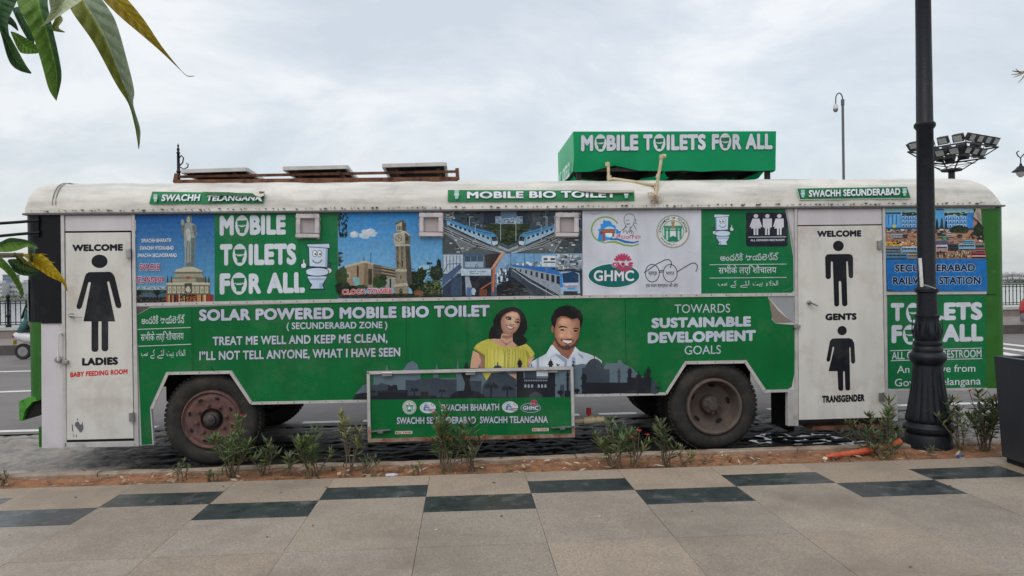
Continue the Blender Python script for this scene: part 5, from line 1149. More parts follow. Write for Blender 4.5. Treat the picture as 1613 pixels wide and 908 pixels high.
g.line([(60, 461), (443, 450)], 3, WT); g.text('ALL GENDERS RESTROOM', (66, 498), (443, 488), 32, WT, 0.008); g.line([(62, 503), (446, 494)], 3, WT)
g.text('An initiative from', (88, 555), (417, 549), 30, WT, 0.006); g.text('Govt of Telangana', (78, 611), (440, 603), 31, WT, 0.006)
g.build('restroom_panel', M_print, bus)

# roof banners
def rfn(px, py, d):
    y = 0.0
    for _ in range(6): p = D(px, py, y - 0.014 - d); y = roof_y(p.z)
    return p
GB = S(24, 120, 72)
def banner(ox, oy, k, quad, items, icons=()):
    g = Gfx(0, rfn, 0.0016); g.Z(ox, oy, k); (a, b, c, d) = quad
    n_ = 10
    for r in range(6):
        for i in range(n_):
            L_ = lambda u, v: (a[0] + (b[0] - a[0]) * u + ((d[0] - a[0]) * (1 - u) + (c[0] - b[0]) * u) * v, a[1] + (b[1] - a[1]) * u + ((d[1] - a[1]) * (1 - u) + (c[1] - b[1]) * u) * v)
            g.face([g.pt(*L_(i / n_, r / 6)), g.pt(*L_((i + 1) / n_, r / 6)), g.pt(*L_((i + 1) / n_, (r + 1) / 6)), g.pt(*L_(i / n_, (r + 1) / 6))], 0, GB)
    g.d += 0.009
    for it in items: g.text(*it[:5], bold=0.045, out=S(12, 70, 44), ow=0.018, shear=it[5])
    for x, y, s_ in icons: g.rect(x - 14 * s_, y - 26 * s_, x + 14 * s_, y, S(150, 186, 180)); g.ell(x, y + 4 * s_, 17 * s_, 7 * s_, S(190, 206, 206), 12); g.poly([(x - 14 * s_, y + 6 * s_), (x + 14 * s_, y + 6 * s_), (x + 8 * s_, y + 30 * s_), (x - 8 * s_, y + 30 * s_)], S(150, 186, 180))
    return g
WB_ = S(222, 228, 236)
g = banner(200, 300, 0.2108, ((188, 10), (1030, 22), (1020, 97), (165, 103)), [('SWACHH', (256, 82), (550, 80), 50, WB_, 0.2), ('TELANGANA', (598, 81), (1003, 78), 42, WB_, 0.2)], [(212, 56, 1.0)])
g.poly([(560, 12), (760, 14), (950, 30), (975, 45), (820, 42), (640, 38)], S(16, 92, 54)); g.line([(590, 40), (760, 60), (960, 44)], 3, S(16, 70, 44)); g.poly([(935, 18), (985, 10), (1032, 12), (1024, 40), (1000, 50), (960, 40)], S(206, 200, 190)); g.poly([(985, 8), (1030, 10), (1022, 22), (990, 24)], S(92, 70, 60)); g.line([(950, 60), (975, 98)], 4, S(16, 70, 44)); g.poly([(960, 46), (1000, 60), (1010, 84), (990, 80)], S(210, 210, 210))
g.build('roof_banner', M_print, roof)
g = banner(520, 300, 0.25418, ((730, -2), (1884, 2), (1886, 64), (729, 72)), [('MOBILE BIO TOILET', (848, 51), (1775, 45), 42, WB_, 0.0)], [(784, 24, 1.0), (1835, 22, 0.9)])
g.poly([(1500, -4), (1878, -1), (1884, 12), (1700, 16), (1560, 6)], S(176, 170, 160)); g.line([(1540, 8), (1700, 20), (1884, 16)], 4, S(90, 70, 60)); g.line([(1480, 60), (1600, 66)], 3, S(20, 80, 50))
g.build('roof_banner', M_print, roof)
g = banner(1230, 250, 0.27534, ((92, 170), (722, 160), (745, 228), (108, 235)), [('SWACHH SECUNDERABAD', (160, 221), (683, 209), 40, WB_, 0.0)], [(126, 200, 0.8), (708, 190, 0.8)])
for a, b in (((92, 170), (722, 160)), ((722, 160), (745, 228)), ((745, 228), (108, 235)), ((108, 235), (92, 170))): g.line([a, b], 3, S(206, 210, 206))
g.build('roof_banner', M_print, roof)

# vents
for x0, x1, y0, y1 in ((468, 504, 338, 375), (661, 697.5, 336.5, 373), (874.5, 910, 336.5, 373.5)):
    rv = random.Random(x0); m = MB()
    w = 6.5
    for q in ([(x0, y0), (x1, y0), (x1, y0 + w), (x0, y0 + w)], [(x0, y1 - w), (x1, y1 - w), (x1, y1), (x0, y1)], [(x0, y0 + w), (x0 + w, y0 + w), (x0 + w, y1 - w), (x0, y1 - w)], [(x1 - w, y0 + w), (x1, y0 + w), (x1, y1 - w), (x1 - w, y1 - w)]): quad_box(m, q, -0.052, -0.0)
    v = m.build('vent_window', mat('vent_frame_paint', S(190, 184, 188), rough=0.6, var=0.1, stains=S(140, 132, 130), stain_scale=8, stain_lo=0.5, stain_hi=0.75), bus, bevel=0.004)
    g = Gfx(-0.010); g.Z(0, 0, 1)
    g.poly([(x0 + 5, y0 + 5), (x1 - 5, y0 + 5), (x1 - 5, y1 - 5), (x0 + 5, y1 - 5)], S(190, 190, 184)); g.rect(x0 + 5, (y0 + y1) / 2 + 2, x1 - 5, (y0 + y1) / 2 + 3, S(110, 108, 104))
    g.build('louvre', M_print, v)
    g = Gfx(-0.0045); g.Z(0, 0, 1); g.d = 0.012
    p = []
    for i in range(40):
        t = i / 40 * 4; k = int(t); f = t - k; j = rv.uniform(0.2, 2.6)
        x, y = ((x0 + (x1 - x0) * f, y0 - j), (x1 + j, y0 + (y1 - y0) * f), (x1 - (x1 - x0) * f, y1 + j), (x0 - j, y1 - (y1 - y0) * f))[k]; p.append((x, y))
    g.poly(p, S(168, 160, 160)); g.build('torn_edge', M_print, v)

# bio tank
TY = -0.055
m = MB(); tq = [(578, 585.5), (902, 578), (905, 688.5), (580, 697)]
a = [D(*p, TY) for p in tq]; m.prism([(p.x, p.z) for p in a], TY + 0.012, 1.15); tank = m.build('waste_tank', mat('dark_tank_paint', S(50, 50, 50), rough=0.7), bus)
m = MB()
def tst(a, b, w, y=TY, mi=0): m.bar(D(*a, y), D(*b, y), w, 0.03, up=(0, -1, 0), mi=mi)
tst((578, 587.5), (902, 580), 0.03); tst((580.2, 586), (582, 694), 0.03); tst((900.5, 579), (903, 688), 0.03); tst((580, 694.2), (905, 686), 0.034, mi=1)
tst((582, 672), (582.3, 695), 0.033, TY - 0.001, 1); tst((902.6, 672), (903, 688), 0.033, TY - 0.001, 1)
m.build('tank_frame', [M_alu, mat('rusting_frame', S(150, 128, 112), rough=0.8, stains=S(116, 66, 36), stain_scale=7, stain_lo=0.42, stain_hi=0.6)], tank)
g = Gfx(TY + 0.010); g.Z(0, 0, 1); g.poly([(583, 590), (899, 583), (901.5, 685), (584, 692)], GL); g.poly([(583.2, 590), (899, 583), (900, 626.3), (583.8, 631)], S1)
g.Z(560, 560, 0.30998)
g.poly([(78, 220), (78, 120), (90, 95), (96, 220)], GL); g.poly([(330, 95), (395, 93), (395, 118), (330, 122)], GL); g.poly([(420, 92), (512, 92), (512, 116), (420, 116)], GL) 
g.poly([(645, 88), (740, 86), (700, 122), (665, 128)], YE); g.poly([(775, 98), (822, 95), (822, 122), (780, 124)], SM); g.poly([(905, 82), (978, 80), (978, 106), (915, 106)], SH)
g.rect(78, 150, 110, 222, S2); g.poly([(98, 160), (130, 140), (170, 150), (195, 160), (195, 222), (98, 222)], S2); g.poly([(254, 125), (300, 128), (330, 120), (410, 114), (440, 122), (514, 122), (514, 222), (254, 222)], S2); g.rect(580, 130, 640, 222, S2)
g.poly([(665, 130), (690, 90), (760, 84), (815, 120), (815, 222), (640, 222), (645, 160)], S2); g.rect(860, 82, 920, 130, S2); g.rect(1040, 150, 1060, 222, S2); g.rect(1020, 100, 1034, 222, S1)
g.poly([(112, 180), (165, 178), (165, 150), (185, 155), (190, 150), (210, 150), (214, 176), (265, 176), (265, 222), (112, 222)], S3)
for i in range(9): g.rect(130 + i * 14, 178 + (abs(i - 4) * 1.0), 136 + i * 14, 183 + abs(i - 4), S2)
g.poly([(535, 88), (584, 86), (580, 140), (590, 180), (625, 184), (655, 205), (655, 222), (478, 222), (482, 205), (510, 182), (552, 178), (556, 140)], S3)
g.rect(818, 84, 853, 222, S3); g.rect(978, 80, 1014, 222, S3); g.rect(850, 118, 980, 222, S3); g.rect(812, 150, 858, 156, S3); g.rect(972, 148, 1020, 154, S3)
for i in range(14): g.rect(858 + i * 8.6, 124, 862 + i * 8.6, 132, S(150, 160, 170))
for i in range(7):
    if i != 3: g.rect(858 + i * 17, 152, 868 + i * 17, 164, S(150, 160, 170)); g.ell(863 + i * 17, 152, 5, 5, S(150, 160, 170), 8)
g.poly([(880, 214), (884, 200), (898, 190), (915, 184), (932, 190), (946, 200), (950, 212)], S2)
minaret(g, 1078, 85, 222, 8, S3); g.ell(1041, 188, 16, 11, S3, 12); g.rect(1038, 190, 1046, 205, S3); g.rect(1062, 180, 1092, 215, S3)
for cx, b_, h in ((90, 212, 34), (300, 214, 46), (440, 216, 42), (690, 216, 74), (772, 216, 60)): palm(g, cx, b_, h, S3)
g.rect(330, 185, 368, 215, S3); g.rect(78, 205, 410, 224, S3); g.rect(78, 214, 1092, 222, S3)
g.Z(0, 0, 1); g.poly([(583.8, 630.2), (900.2, 625.6), (901.5, 685), (584, 692)], GL)
g.Z(560, 460, 0.28633)
seal(g, 297, 635, 39, False); seal(g, 297, 635, 39, False)
def mini_logo(cx, cy):
    k = 0.145; ox, oy, s_ = g.t; g.ell(cx, cy, 44, 31, S(206, 212, 218)); g.Z(ox + (cx - 320 * k) * s_, oy + (cy - 245 * k) * s_, s_ * k); land_logo(g); g.line([(450, 100), (520, 70), (560, 120), (530, 190), (470, 180), (450, 110)], 14, ink); g.rect(350, 290, 610, 320, S(176, 60, 80)); g.Z(ox, oy, s_)
mini_logo(398, 637); mini_logo(850, 633); city_logo(g, 963, 638, 0.19)
g.text('SWACHH BHARATH', (470, 656), (790, 652), 38, LT, 0.034, out=BK, ow=0.03); g.text('SWACHH SECUNDERABAD  SWACHH TELANGANA', (228, 727), (1057, 720), 38, LT, 0.034, out=BK, ow=0.03)
for x0, y0, x1, y1 in ((219, 765, 313, 782), (971, 749, 1062, 766)):
    g.poly([(x0, y0), (x1, y0 - 1), (x1, y1 - 1), (x0, y1)], S(206, 196, 186)); g.text('BIO TANK', (x0 + 4, y1 - 3), (x1 - 4, y1 - 4), 11, S(150, 34, 34), 0.03)
g.build('tank_door', M_print, tank)
for a, b in (((583, 680), (615, 677)), ((868, 674), (904, 672))):
    m = MB(); m.bar(D(*a, TY - 0.02), D(*b, TY - 0.02), 0.022, 0.016); c = D((a[0] + b[0]) / 2, (a[1] + b[1]) / 2 + 2, TY - 0.025); m.box(c, (0.05, 0.02, 0.03)); m.build('bolt_latch', M_steel, tank)
for x, y in ((610, 590), (741, 588), (871, 584.5)):
    m = MB(); m.box(D(x, y, TY - 0.012), (0.10, 0.02, 0.035)); m.tube([D(x - 8, y - 2, TY - 0.02), D(x + 8, y - 2, TY - 0.02)], 0.008, 6); m.build('tank_hinge', M_steel, tank)
m = MB(); A, B = D(905, 664, 0.25), D(944, 661, 0.25); m.tube([A, B], 0.030, 12); m.tube([A.lerp(B, 0.35), A.lerp(B, 0.8)], 0.045, 12); m.tube([A.lerp(B, 0.86), B + Vector((0.05, 0, 0))], 0.04, 12); valve = m.build('drain_pipe', M_pvc, tank, smooth=True)
m = MB(); c = A.lerp(B, 0.58); m.tube([c + Vector((0, 0, 0.04)), c + Vector((0, 0, 0.06))], 0.012, 8); m.box(c + Vector((0, 0, 0.095)), (0.05, 0.03, 0.075)); m.build('valve_handle', mat('red_plastic', S(176, 40, 34), rough=0.5), valve, bevel=0.006)

# wheels
def wheel(px, py, y, kind_, R=0.475, toe=0.0, mirror=False, hide=False):
    c = D(px, py, 0); cx, cz = c.x, R + ROAD
    f = -1 if mirror else 1
    mt = MB(); W_ = 0.27
    prof = [(0.30, 0.03), (0.325, 0.012), (0.37, 0.0), (0.41, 0.004), (0.432, 0.012), (0.452, 0.03), (R - 0.008, 0.055), (R, 0.09), (R, W_ - 0.09), (R - 0.01, W_ - 0.05), (0.43, W_ - 0.005), (0.34, W_), (0.29, W_ - 0.03)]
    mt.lathe([(r, f * h) for r, h in prof], (cx, y, cz), 'y', 64)
    w = mt.build('wheel', M_tyre, bus, smooth=True)
    mt = MB()
    for h, ww in ((0.075, 0.035), (W_ - 0.075, 0.035)):
        mt = MB()
        for k in range(60):                   # shoulder tread blocks
            a = 2 * math.pi * k / 60
            mt.box((cx + (R + 0.002) * math.cos(a), y + f * h, cz + (R + 0.002) * math.sin(a)), (0.016, ww, 0.034), Matrix.Rotation(-a, 3, 'Y'))
        mt.build('tread', M_tyre, w)
    rm = MB(); mt_ = M_rim if kind_ == 'front' else M_rim2
    if kind_ == 'front':
        prof = [(0.302, 0.035), (0.292, 0.0), (0.282, -0.004), (0.272, 0.012), (0.262, 0.022), (0.25, 0.018), (0.225, 0.012), (0.20, 0.02), (0.16, 0.028), (0.118, 0.028), (0.112, 0.034), (0.110, 0.09), (0.0, 0.09)]
        rm.lathe([(r, f * h) for r, h in prof], (cx, y, cz), 'y', 56)
        rim = rm.build('rim', mt_, w, smooth=True)
        hb = MB(); hb.lathe([(0.088, f * 0.088), (0.086, f * 0.02), (0.076, f * 0.004), (0.058, f * 0.0), (0.054, f * -0.012), (0.052, f * -0.03), (0.040, f * -0.036), (0.0, f * -0.036)], (cx, y, cz), 'y', 24); hb.build('hub', mat('greasy_hub', (0.03, 0.028, 0.027, 1), rough=0.55, var=0.3, stains=(0.12, 0.09, 0.08, 1), stain_scale=9), w, smooth=True)
        for k in range(8):
            nb = MB(); a = 2 * math.pi * (k + 0.25) / 8; p = (cx + 0.148 * math.cos(a), y, cz + 0.148 * math.sin(a)); nb.lathe([(0.021, f * 0.03), (0.021, f * 0.004), (0.014, f * 0.002), (0.012, f * -0.018), (0.0, f * -0.018)], p, 'y', 6)
            nb.build('wheel_nut', mt_, w)
        for k in range(8):
            nb = MB(); a = 2 * math.pi * (k + 0.62) / 8; p = Vector((cx + 0.222 * math.cos(a), y + f * 0.0095, cz + 0.222 * math.sin(a))); t_ = Vector((-math.sin(a), 0, math.cos(a))); r_ = Vector((math.cos(a), 0, math.sin(a)))
            nb.face([p + t_ * 0.026 * math.cos(u) + r_ * 0.014 * math.sin(u) for u in [2 * math.pi * i / 12 for i in range(12)]])
            nb.build('rim_hole', M_void, w)
    else:
        prof = [(0.302, 0.03), (0.296, -0.004), (0.280, -0.008), (0.268, 0.0), (0.260, 0.03), (0.250, 0.10), (0.225, 0.16), (0.17, 0.185), (0.10, 0.19), (0.0, 0.19)]
        rm.lathe([(r, f * h) for r, h in prof], (cx, y, cz), 'y', 56); rim = rm.build('rim', mt_, w, smooth=True)
        hb = MB(); hb.lathe([(0.105, f * 0.19), (0.10, f * 0.09), (0.085, f * 0.07), (0.055, f * 0.06), (0.05, f * 0.045), (0.0, f * 0.04)], (cx, y, cz), 'y', 24)
        for k in range(8): a = 2 * math.pi * k / 8; hb.lathe([(0.014, f * 0.075), (0.012, f * 0.052), (0, f * 0.052)], (cx + 0.075 * math.cos(a), y, cz + 0.075 * math.sin(a)), 'y', 6)
        hb.build('hub', mat('dusty_hub', (0.065, 0.052, 0.046, 1), rough=0.75, var=0.3), w, smooth=True)
        for k in range(5):
            nb = MB(); a = 2 * math.pi * (k + 0.15) / 5; p = Vector((cx + 0.205 * math.cos(a), y + f * 0.166, cz + 0.205 * math.sin(a))); t_ = Vector((-math.sin(a), 0, math.cos(a))); r_ = Vector((math.cos(a), f * -0.5, math.sin(a)))
            nb.face([p + t_ * 0.042 * math.cos(u) + r_ * 0.02 * math.sin(u) for u in [2 * math.pi * i / 14 for i in range(14)]])
            nb.build('rim_hole', M_void, w)
    return w
wheel(331, 662, 0.02, 'front'); wheel(331, 662, BW - 0.02, 'front', mirror=True)
wheel(1127, 645, 0.02, 'rear'); wheel(1127, 645, 0.36, 'rear'); wheel(1127, 645, BW - 0.02, 'rear', mirror=True); wheel(1127, 645, BW - 0.36, 'rear', mirror=True)
m = MB(); m.box(D(1232, 640, 0.9), (0.06, 0.5, 0.5)); m.build('mud_flap', M_void, bus); m = MB(); m.box((4.9, 1.3, 0.55), (0.5, 0.8, 0.3)); m.build('battery_box', M_void, bus)

# solar rack
SY0, SY1 = 0.40, 1.95
rack = MB()
def rz(px, py, y): return D(px, py, y)
rack.bar(rz(276, 287.5, SY0), rz(721, 282.5, SY0), 0.05, 0.048); A, B = rz(279, 279, SY0 + 0.03), rz(720, 270.5, SY0 + 0.03); rack.bar(A, B, 0.035, 0.026)
for t in (0.0, 1.0): p, q = rz(276, 288, SY0).lerp(rz(721, 283, SY0), t), A.lerp(B, t); rack.bar(p, q + Vector((0, 0, 0.03)), 0.04, 0.04, up=(0, 1, 0))
off = Vector((0, 1.05, -0.02))
rack.bar(A + off + Vector((0, 0, -0.12)), B + off + Vector((0, 0, -0.12)), 0.04, 0.04)
for t in (0.05, 0.20, 0.42, 0.57, 0.78, 0.93): p = A.lerp(B, t); rack.bar(p + Vector((0, 0, 0.02)), p + off + Vector((0, 0, 0.02)), 0.035, 0.03)
rack = rack.build('solar_rack', M_rust, bus)
for i, (a, b) in enumerate((((287, 270.3), (388, 267.2)), ((447.5, 265.8), (546, 263.4)), ((604, 261.4), (701.5, 258.8)))):
    y = SY0 - 0.03; A_, B_ = D(*a, y), D(*b, y); dv = Vector((0, 1.0, -0.03))
    m = MB(); th = 0.038
    m.bar(A_, B_, 0.03, th); m.bar(A_ + dv, B_ + dv, 0.03, th); m.bar(A_, A_ + dv, 0.03, th); m.bar(B_, B_ + dv, 0.03, th)
    pn_ = m.build('solar_panel', M_alu, rack)
    m = MB(); c = (A_ + B_ + dv) / 2; m.box(c + Vector((0, 0, 0.004)), ((B_ - A_).length - 0.03, 0.97, 0.012), Matrix.Rotation(math.atan2(-0.03, 1.0), 3, 'X')); m.build('solar_glass', mat('solar_cells', (0.010, 0.012, 0.018, 1), rough=0.75, spec=0.2), pn_)

# water tank canopy with lettering
CY0, CY1 = 0.30, 1.62
def cp(px, py, y=CY0): return D(px, py, y)
tl, tr_, brr, bl = cp(903, 207.5), cp(1222.5, 207), cp(1221.5, 270), cp(904.5, 270)
m = MB(); dz = Vector((0, CY1 - CY0, 0))
def cloth(a, b, c, d, nu, nv, amp, seed):
    P = []
    for j in range(nv + 1):
        r = []
        for i in range(nu + 1):
            u, v = i / nu, j / nv; p = a.lerp(b, u).lerp(d.lerp(c, u), v)
            n_ = (b - a).cross(d - a).normalized(); w = amp * v * v * nz(u * 9 + seed, v * 1.5, seed)
            p = p + n_ * w; 
            if v > 0.85: p.z += 0.02 * nz(u * 7, 3.3, seed) + (0.06 * max(0, 1 - abs(u - 0.2) / 0.12)) * (v - 0.85) / 0.15
            r.append(p)
        P.append(r)
    m.grid(P)
cloth(tl, tr_, brr, bl, 60, 14, 0.02, 1); cloth(tr_, tr_ + dz, brr + dz, brr, 20, 12, 0.02, 7); cloth(tr_ + dz, tl + dz, bl + dz, brr + dz, 30, 8, 0.02, 9)
M_tarp = mat('green_flex_banner', S(0, 136, 86, 0.72), rough=0.45, var=0.06, scale=4, spec=0.3, transl=0.32)
cov = m.build('tank_canopy', M_tarp, bus, smooth=True)
m = MB(); cloth(tl + dz, tl, bl, bl + dz, 20, 12, 0.03, 4); m.build('side_cloth', mat('backlit_green_cloth', S(92, 176, 134, 0.72), rough=0.55, var=0.10, scale=5, spec=0.3, transl=0.35), cov, smooth=True)  # paler green than the front: light coming through the cloth is painted in
g = Gfx(CY0 - 0.008); g.Z(850, 180, 0.25418)
g.text('M', (257, 231), (332, 229), 100, WT, 0.055, out=GDK, ow=0.012); g.text('BILE', (415, 228), (612, 225), 99, WT, 0.055, out=GDK, ow=0.012); g.text('T', (642, 226), (700, 225), 100, WT, 0.055, out=GDK, ow=0.012); g.text('ILETS', (787, 225), (1030, 222), 98, WT, 0.055, out=GDK, ow=0.012)
g.text('F', (1067, 222), (1112, 222), 98, WT, 0.055, out=GDK, ow=0.012); g.text('R', (1195, 221), (1250, 220), 97, WT, 0.055, out=GDK, ow=0.012); g.text('ALL', (1275, 220), (1443, 218), 98, WT, 0.055, out=GDK, ow=0.012)
for cx, cy in ((377, 180), (742, 178), (1150, 173)): olet(g, cx, cy, 37, 54, S(20, 110, 66))
g.build('canopy_lettering', M_print, cov)
def sfn(px, py, d):                          # lettering on the canopy's left side: x runs into depth
    return Vector((tl.x - 0.024 - d, CY0 + px, py))
g = Gfx(0, sfn); g.Z(0, 0, 1); zt = tl.z
g.text('TOILETS', (0.80, zt - 0.30), (0.16, zt - 0.30), 0.16, S(176, 216, 200, 0.72), 0.035); g.text('FOR ALL', (1.20, zt - 0.30), (0.86, zt - 0.30), 0.14, S(176, 216, 200, 0.72), 0.03)
g.build('canopy_lettering', M_print, cov)
m = MB()
for p in (bl + Vector((0.06, 0.08, 0)), brr + Vector((-0.06, 0.08, 0)), bl + dz + Vector((0.06, -0.08, 0)), brr + dz + Vector((-0.06, -0.08, 0))): m.bar(p + Vector((0, 0, 0.3)), (p.x, p.y, 2.74), 0.05, 0.05, up=(0, 1, 0))
for t in (0.0, 0.2, 0.4, 0.6, 0.8, 1.0): a = bl.lerp(brr, 0.03 + 0.94 * t) + Vector((0, 0.03, 0.05)); m.bar(a, a + dz * 0.96, 0.03, 0.04)
m.bar(bl + Vector((0, 0.04, 0.02)), brr + Vector((0, 0.04, 0.02)), 0.03, 0.03); m.bar(bl + dz * 0.97 + Vector((0, 0, 0.02)), brr + dz * 0.97 + Vector((0, 0, 0.02)), 0.03, 0.03)
m.build('canopy_frame', mat('dark_rusty_frame', (0.035, 0.028, 0.024, 1), rough=0.85), cov)
m = MB(); c = (bl + brr + dz) / 2; m.lathe([(0.0, 0), (0.52, 0), (0.54, 0.03), (0.54, 0.30), (0.5, 0.36), (0.2, 0.40), (0, 0.40)], (c.x - 0.5, c.y, bl.z + 0.06), 'z', 28); m.lathe([(0.0, 0), (0.52, 0), (0.54, 0.03), (0.54, 0.30), (0.5, 0.36), (0.2, 0.40), (0, 0.40)], (c.x + 0.62, c.y, bl.z + 0.06), 'z', 28)
m.build('water_tank', M_void, cov, smooth=True)
# pipes on the roof
m = MB(); PY = 0.05
m.tube([D(958, 258, 0.25), D(958.5, 272, 0.24), D(959, 283, 0.22), D(966, 282, 0.2), D(1000, 287, 0.1), D(1031.5, 292, 0.02)], 0.017, 8); m.tube([D(957, 256, 0.25), D(957, 262, 0.25)], 0.026, 8); m.tube([D(959.5, 277, 0.22), D(960, 285, 0.22)], 0.026, 8)
m.tube([D(1047, 246.5, 0.0), D(1042.5, 246, 0.0), D(1040, 262, 0.0), D(1036.5, 282, 0.0), D(1033, 304, -0.02), D(1032.5, 318, -0.045)], 0.017, 8); m.tube([D(1042.5, 244.5, 0.0), D(1041.5, 251, 0.0)], 0.023, 8); m.tube([D(1048.5, 246.5, 0), D(1043, 246, 0)], 0.022, 8); m.tube([D(1037, 275, 0), D(1036, 281, 0)], 0.022, 8); m.tube([D(1034, 289, 0), D(1033, 297, 0)], 0.023, 8)
m.tube([D(1022, 310, -0.06), D(1021, 304, -0.06), D(1027, 304, -0.06), D(1033, 309, -0.05)], 0.008, 6)
vp = m.build('vent_pipe', M_pvc, bus, smooth=True)
m = MB(); rv = random.Random(5)
for k in range(70): c = D(1033 + rv.gauss(0, 4.5), 314 + rv.gauss(0, 4), -0.055); m.face([c + Vector((rv.uniform(-.02, .02), rv.uniform(-.02, .01), rv.uniform(-.03, .03))) for _ in range(3)])
m.build('pipe_sealant', mat('lumpy_sealant', S(176, 158, 134), rough=0.9), vp)

# ================================================================== THINGS ROUND THE BUS
VIEW = CR @ Vector((0, 0, -1))
def depth_of(p): return (Vector(p) - CAM).dot(VIEW)
def near(px, py, dep): return CAM + ray(px, py) * dep

# --- cast iron lamp post on the soil strip
lb = G(1463, 703, 0.12); ld = depth_of(lb)
lamp = thing('lamp_post', 'tall black lamp post with fluted bell shaped base in front of the bus rear', 'lamp post', tuple(lb))
def lz(py): return D(1463, py, lb.y).z
def prof(rows): return [(hw * 0.3746 * ld / FPX, lz(380 + y * 0.3746) - lb.z) for y, hw in rows]
m = MB(); m.lathe(prof([(880, 0), (880, 90), (812, 90), (806, 85), (800, 88), (792, 96), (778, 97), (770, 90), (762, 84), (756, 80)]), lb, 'z', 40); m.build('plinth', M_cast, lamp, smooth=True)
m = MB()
fl = [(758, 82), (752, 86), (740, 87), (700, 78), (650, 70), (600, 63), (550, 58), (520, 56)]
m.lathe(prof(fl), lb, 'z', 96, mod=lambda th, i: 1 + (0.0 if i in (0, 7) else 0.028) * (abs(math.cos(8 * th)) * 2 - 1)); m.build('fluted_base', M_cast, lamp, smooth=True)
m = MB(); m.lathe(prof([(522, 54), (514, 60), (505, 66), (492, 72), (480, 71), (470, 64), (464, 56), (458, 58), (448, 56), (440, 52), (434, 56), (424, 55), (418, 48)]), lb, 'z', 40); m.build('base_ring', M_cast, lamp, smooth=True)
m = MB(); m.lathe(prof([(420, 46), (405, 52), (390, 54), (370, 51), (345, 45), (326, 43), (318, 47), (312, 47), (308, 40)]), lb, 'z', 96, mod=lambda th, i: 1 + (0.05 if 0 < i < 5 else 0.0) * abs(math.cos(4 * th)) - (0.02 if 0 < i < 5 else 0))
for k in range(8):                            # acanthus leaves round the vase
    a = 2 * math.pi * k / 8 + 0.2; c, s_ = math.cos(a), math.sin(a); t_ = Vector((-s_, c, 0)); o_ = Vector((c, s_, 0))
    for q, w in ((0.0, 1.0), (0.35, 0.6), (-0.35, 0.6)):
        rows = []
        for i in range(7):
            f = i / 6; y = 412 - 86 * f * (1.0 if q == 0 else 0.8); hw = (47 + 8 * math.sin(f * 2.6)) * 0.3746 * ld / FPX; z = lz(380 + y * 0.3746)
            wd = 0.022 * w * math.sin(math.pi * min(1, 0.15 + f * 0.85)); sh = q * 0.05 * (1 - f * 0.3)
            rows.append([Vector((lb.x, lb.y, z)) + o_ * hw + t_ * (sh - wd), Vector((lb.x, lb.y, z)) + o_ * (hw + 0.008) + t_ * sh, Vector((lb.x, lb.y, z)) + o_ * hw + t_ * (sh + wd)])
        m.grid(rows)
m.build('vase', M_cast, lamp, smooth=True)
m = MB(); k_ = ld / FPX
def pz(py): return lz(py) - lb.z
m.lathe([(15 * k_, pz(496)), (14.2 * k_, pz(460)), (13.8 * k_, pz(462)), (17.5 * k_, pz(460)), (17.5 * k_, pz(456)), (14 * k_, pz(452)), (13.0 * k_, pz(447)), (12.8 * k_, pz(330)), (12.2 * k_, pz(205)), (15.6 * k_, pz(200)), (15.6 * k_, pz(196)), (12.2 * k_, pz(192)), (11.4 * k_, pz(60)), (11.0 * k_, pz(-80)), (14 * k_, pz(-84)), (14 * k_, pz(-90)), (10 * k_, pz(-96)), (9 * k_, pz(-150)), (13 * k_, pz(-160)), (3 * k_, pz(-176)), (0, pz(-190))], lb, 'z', 28)
m.build('shaft', M_cast, lamp, smooth=True)
m = MB(); p0 = D(1450, 406, lb.y - 0.085); q1 = D(1453, 451, lb.y - 0.085)
m.bar(D(1449, 407, lb.y - 0.095), D(1452, 452, lb.y - 0.095), 0.028, 0.012, up=(0, 1, 0)); m.build('label_strip', mat('torn_white_label', S(205, 205, 205), rough=0.6, var=0.2, scale=30, stains=S(60, 60, 64), stain_scale=30, stain_lo=0.6, stain_hi=0.66), lamp)
m = MB(); m.tube([D(1452, 448, lb.y - 0.10), D(1462, 451, lb.y - 0.112), D(1474, 455, lb.y - 0.10)], 0.004, 5); m.build('tie_wire', mat('pale_string', S(170, 172, 176), rough=0.8), lamp)

# --- dark tapered planter box at the right edge
P0, P1 = G(1578, 727.5, PAVE), G(1613, 739.5, PAVE); u = (P1 - P0); u.z = 0; u.normalize(); nn_ = Vector((-u.y, u.x, 0))
ztop = D(1568, 561.5, P0.y).z
box = thing('planter_box', 'dark grey tapered box on the paving at the right edge beside the lamp post', 'planter', tuple(P0 + u * 0.35 + nn_ * 0.35))
m = MB(); bq = [P0, P0 + u * 0.72, P0 + u * 0.72 + nn_ * 0.72, P0 + nn_ * 0.72]; cc = sum(bq, Vector()) / 4
tq = [cc + (p - cc) * 1.10 for p in bq]
lo = [Vector((p.x, p.y, PAVE + 0.045)) for p in bq]; hi = [Vector((p.x, p.y, ztop)) for p in tq]; hi2 = [cc + (Vector((p.x, p.y, 0)) - Vector((cc.x, cc.y, 0))) * 0.86 for p in tq]; hi2 = [Vector((p.x, p.y, ztop)) for p in hi2]; inn = [Vector((p.x, p.y, ztop - 0.12)) for p in hi2]
for i in range(4):
    j = (i + 1) % 4; m.face([lo[i], lo[j], hi[j], hi[i]]); m.face([hi[i], hi[j], hi2[j], hi2[i]]); m.face([hi2[i], hi2[j], inn[j], inn[i]])
m.face(inn); m.face(list(reversed(lo)))
m.build('body', mat('anthracite_panel', (0.030, 0.034, 0.042, 1), rough=0.42, var=0.12, scale=3, stains=(0.05, 0.052, 0.058, 1), stain_scale=5, stain_lo=0.55, stain_hi=0.8, spec=0.35), box, bevel=0.006)
m = MB(); q = [cc + (p - cc) * 0.93 for p in bq]
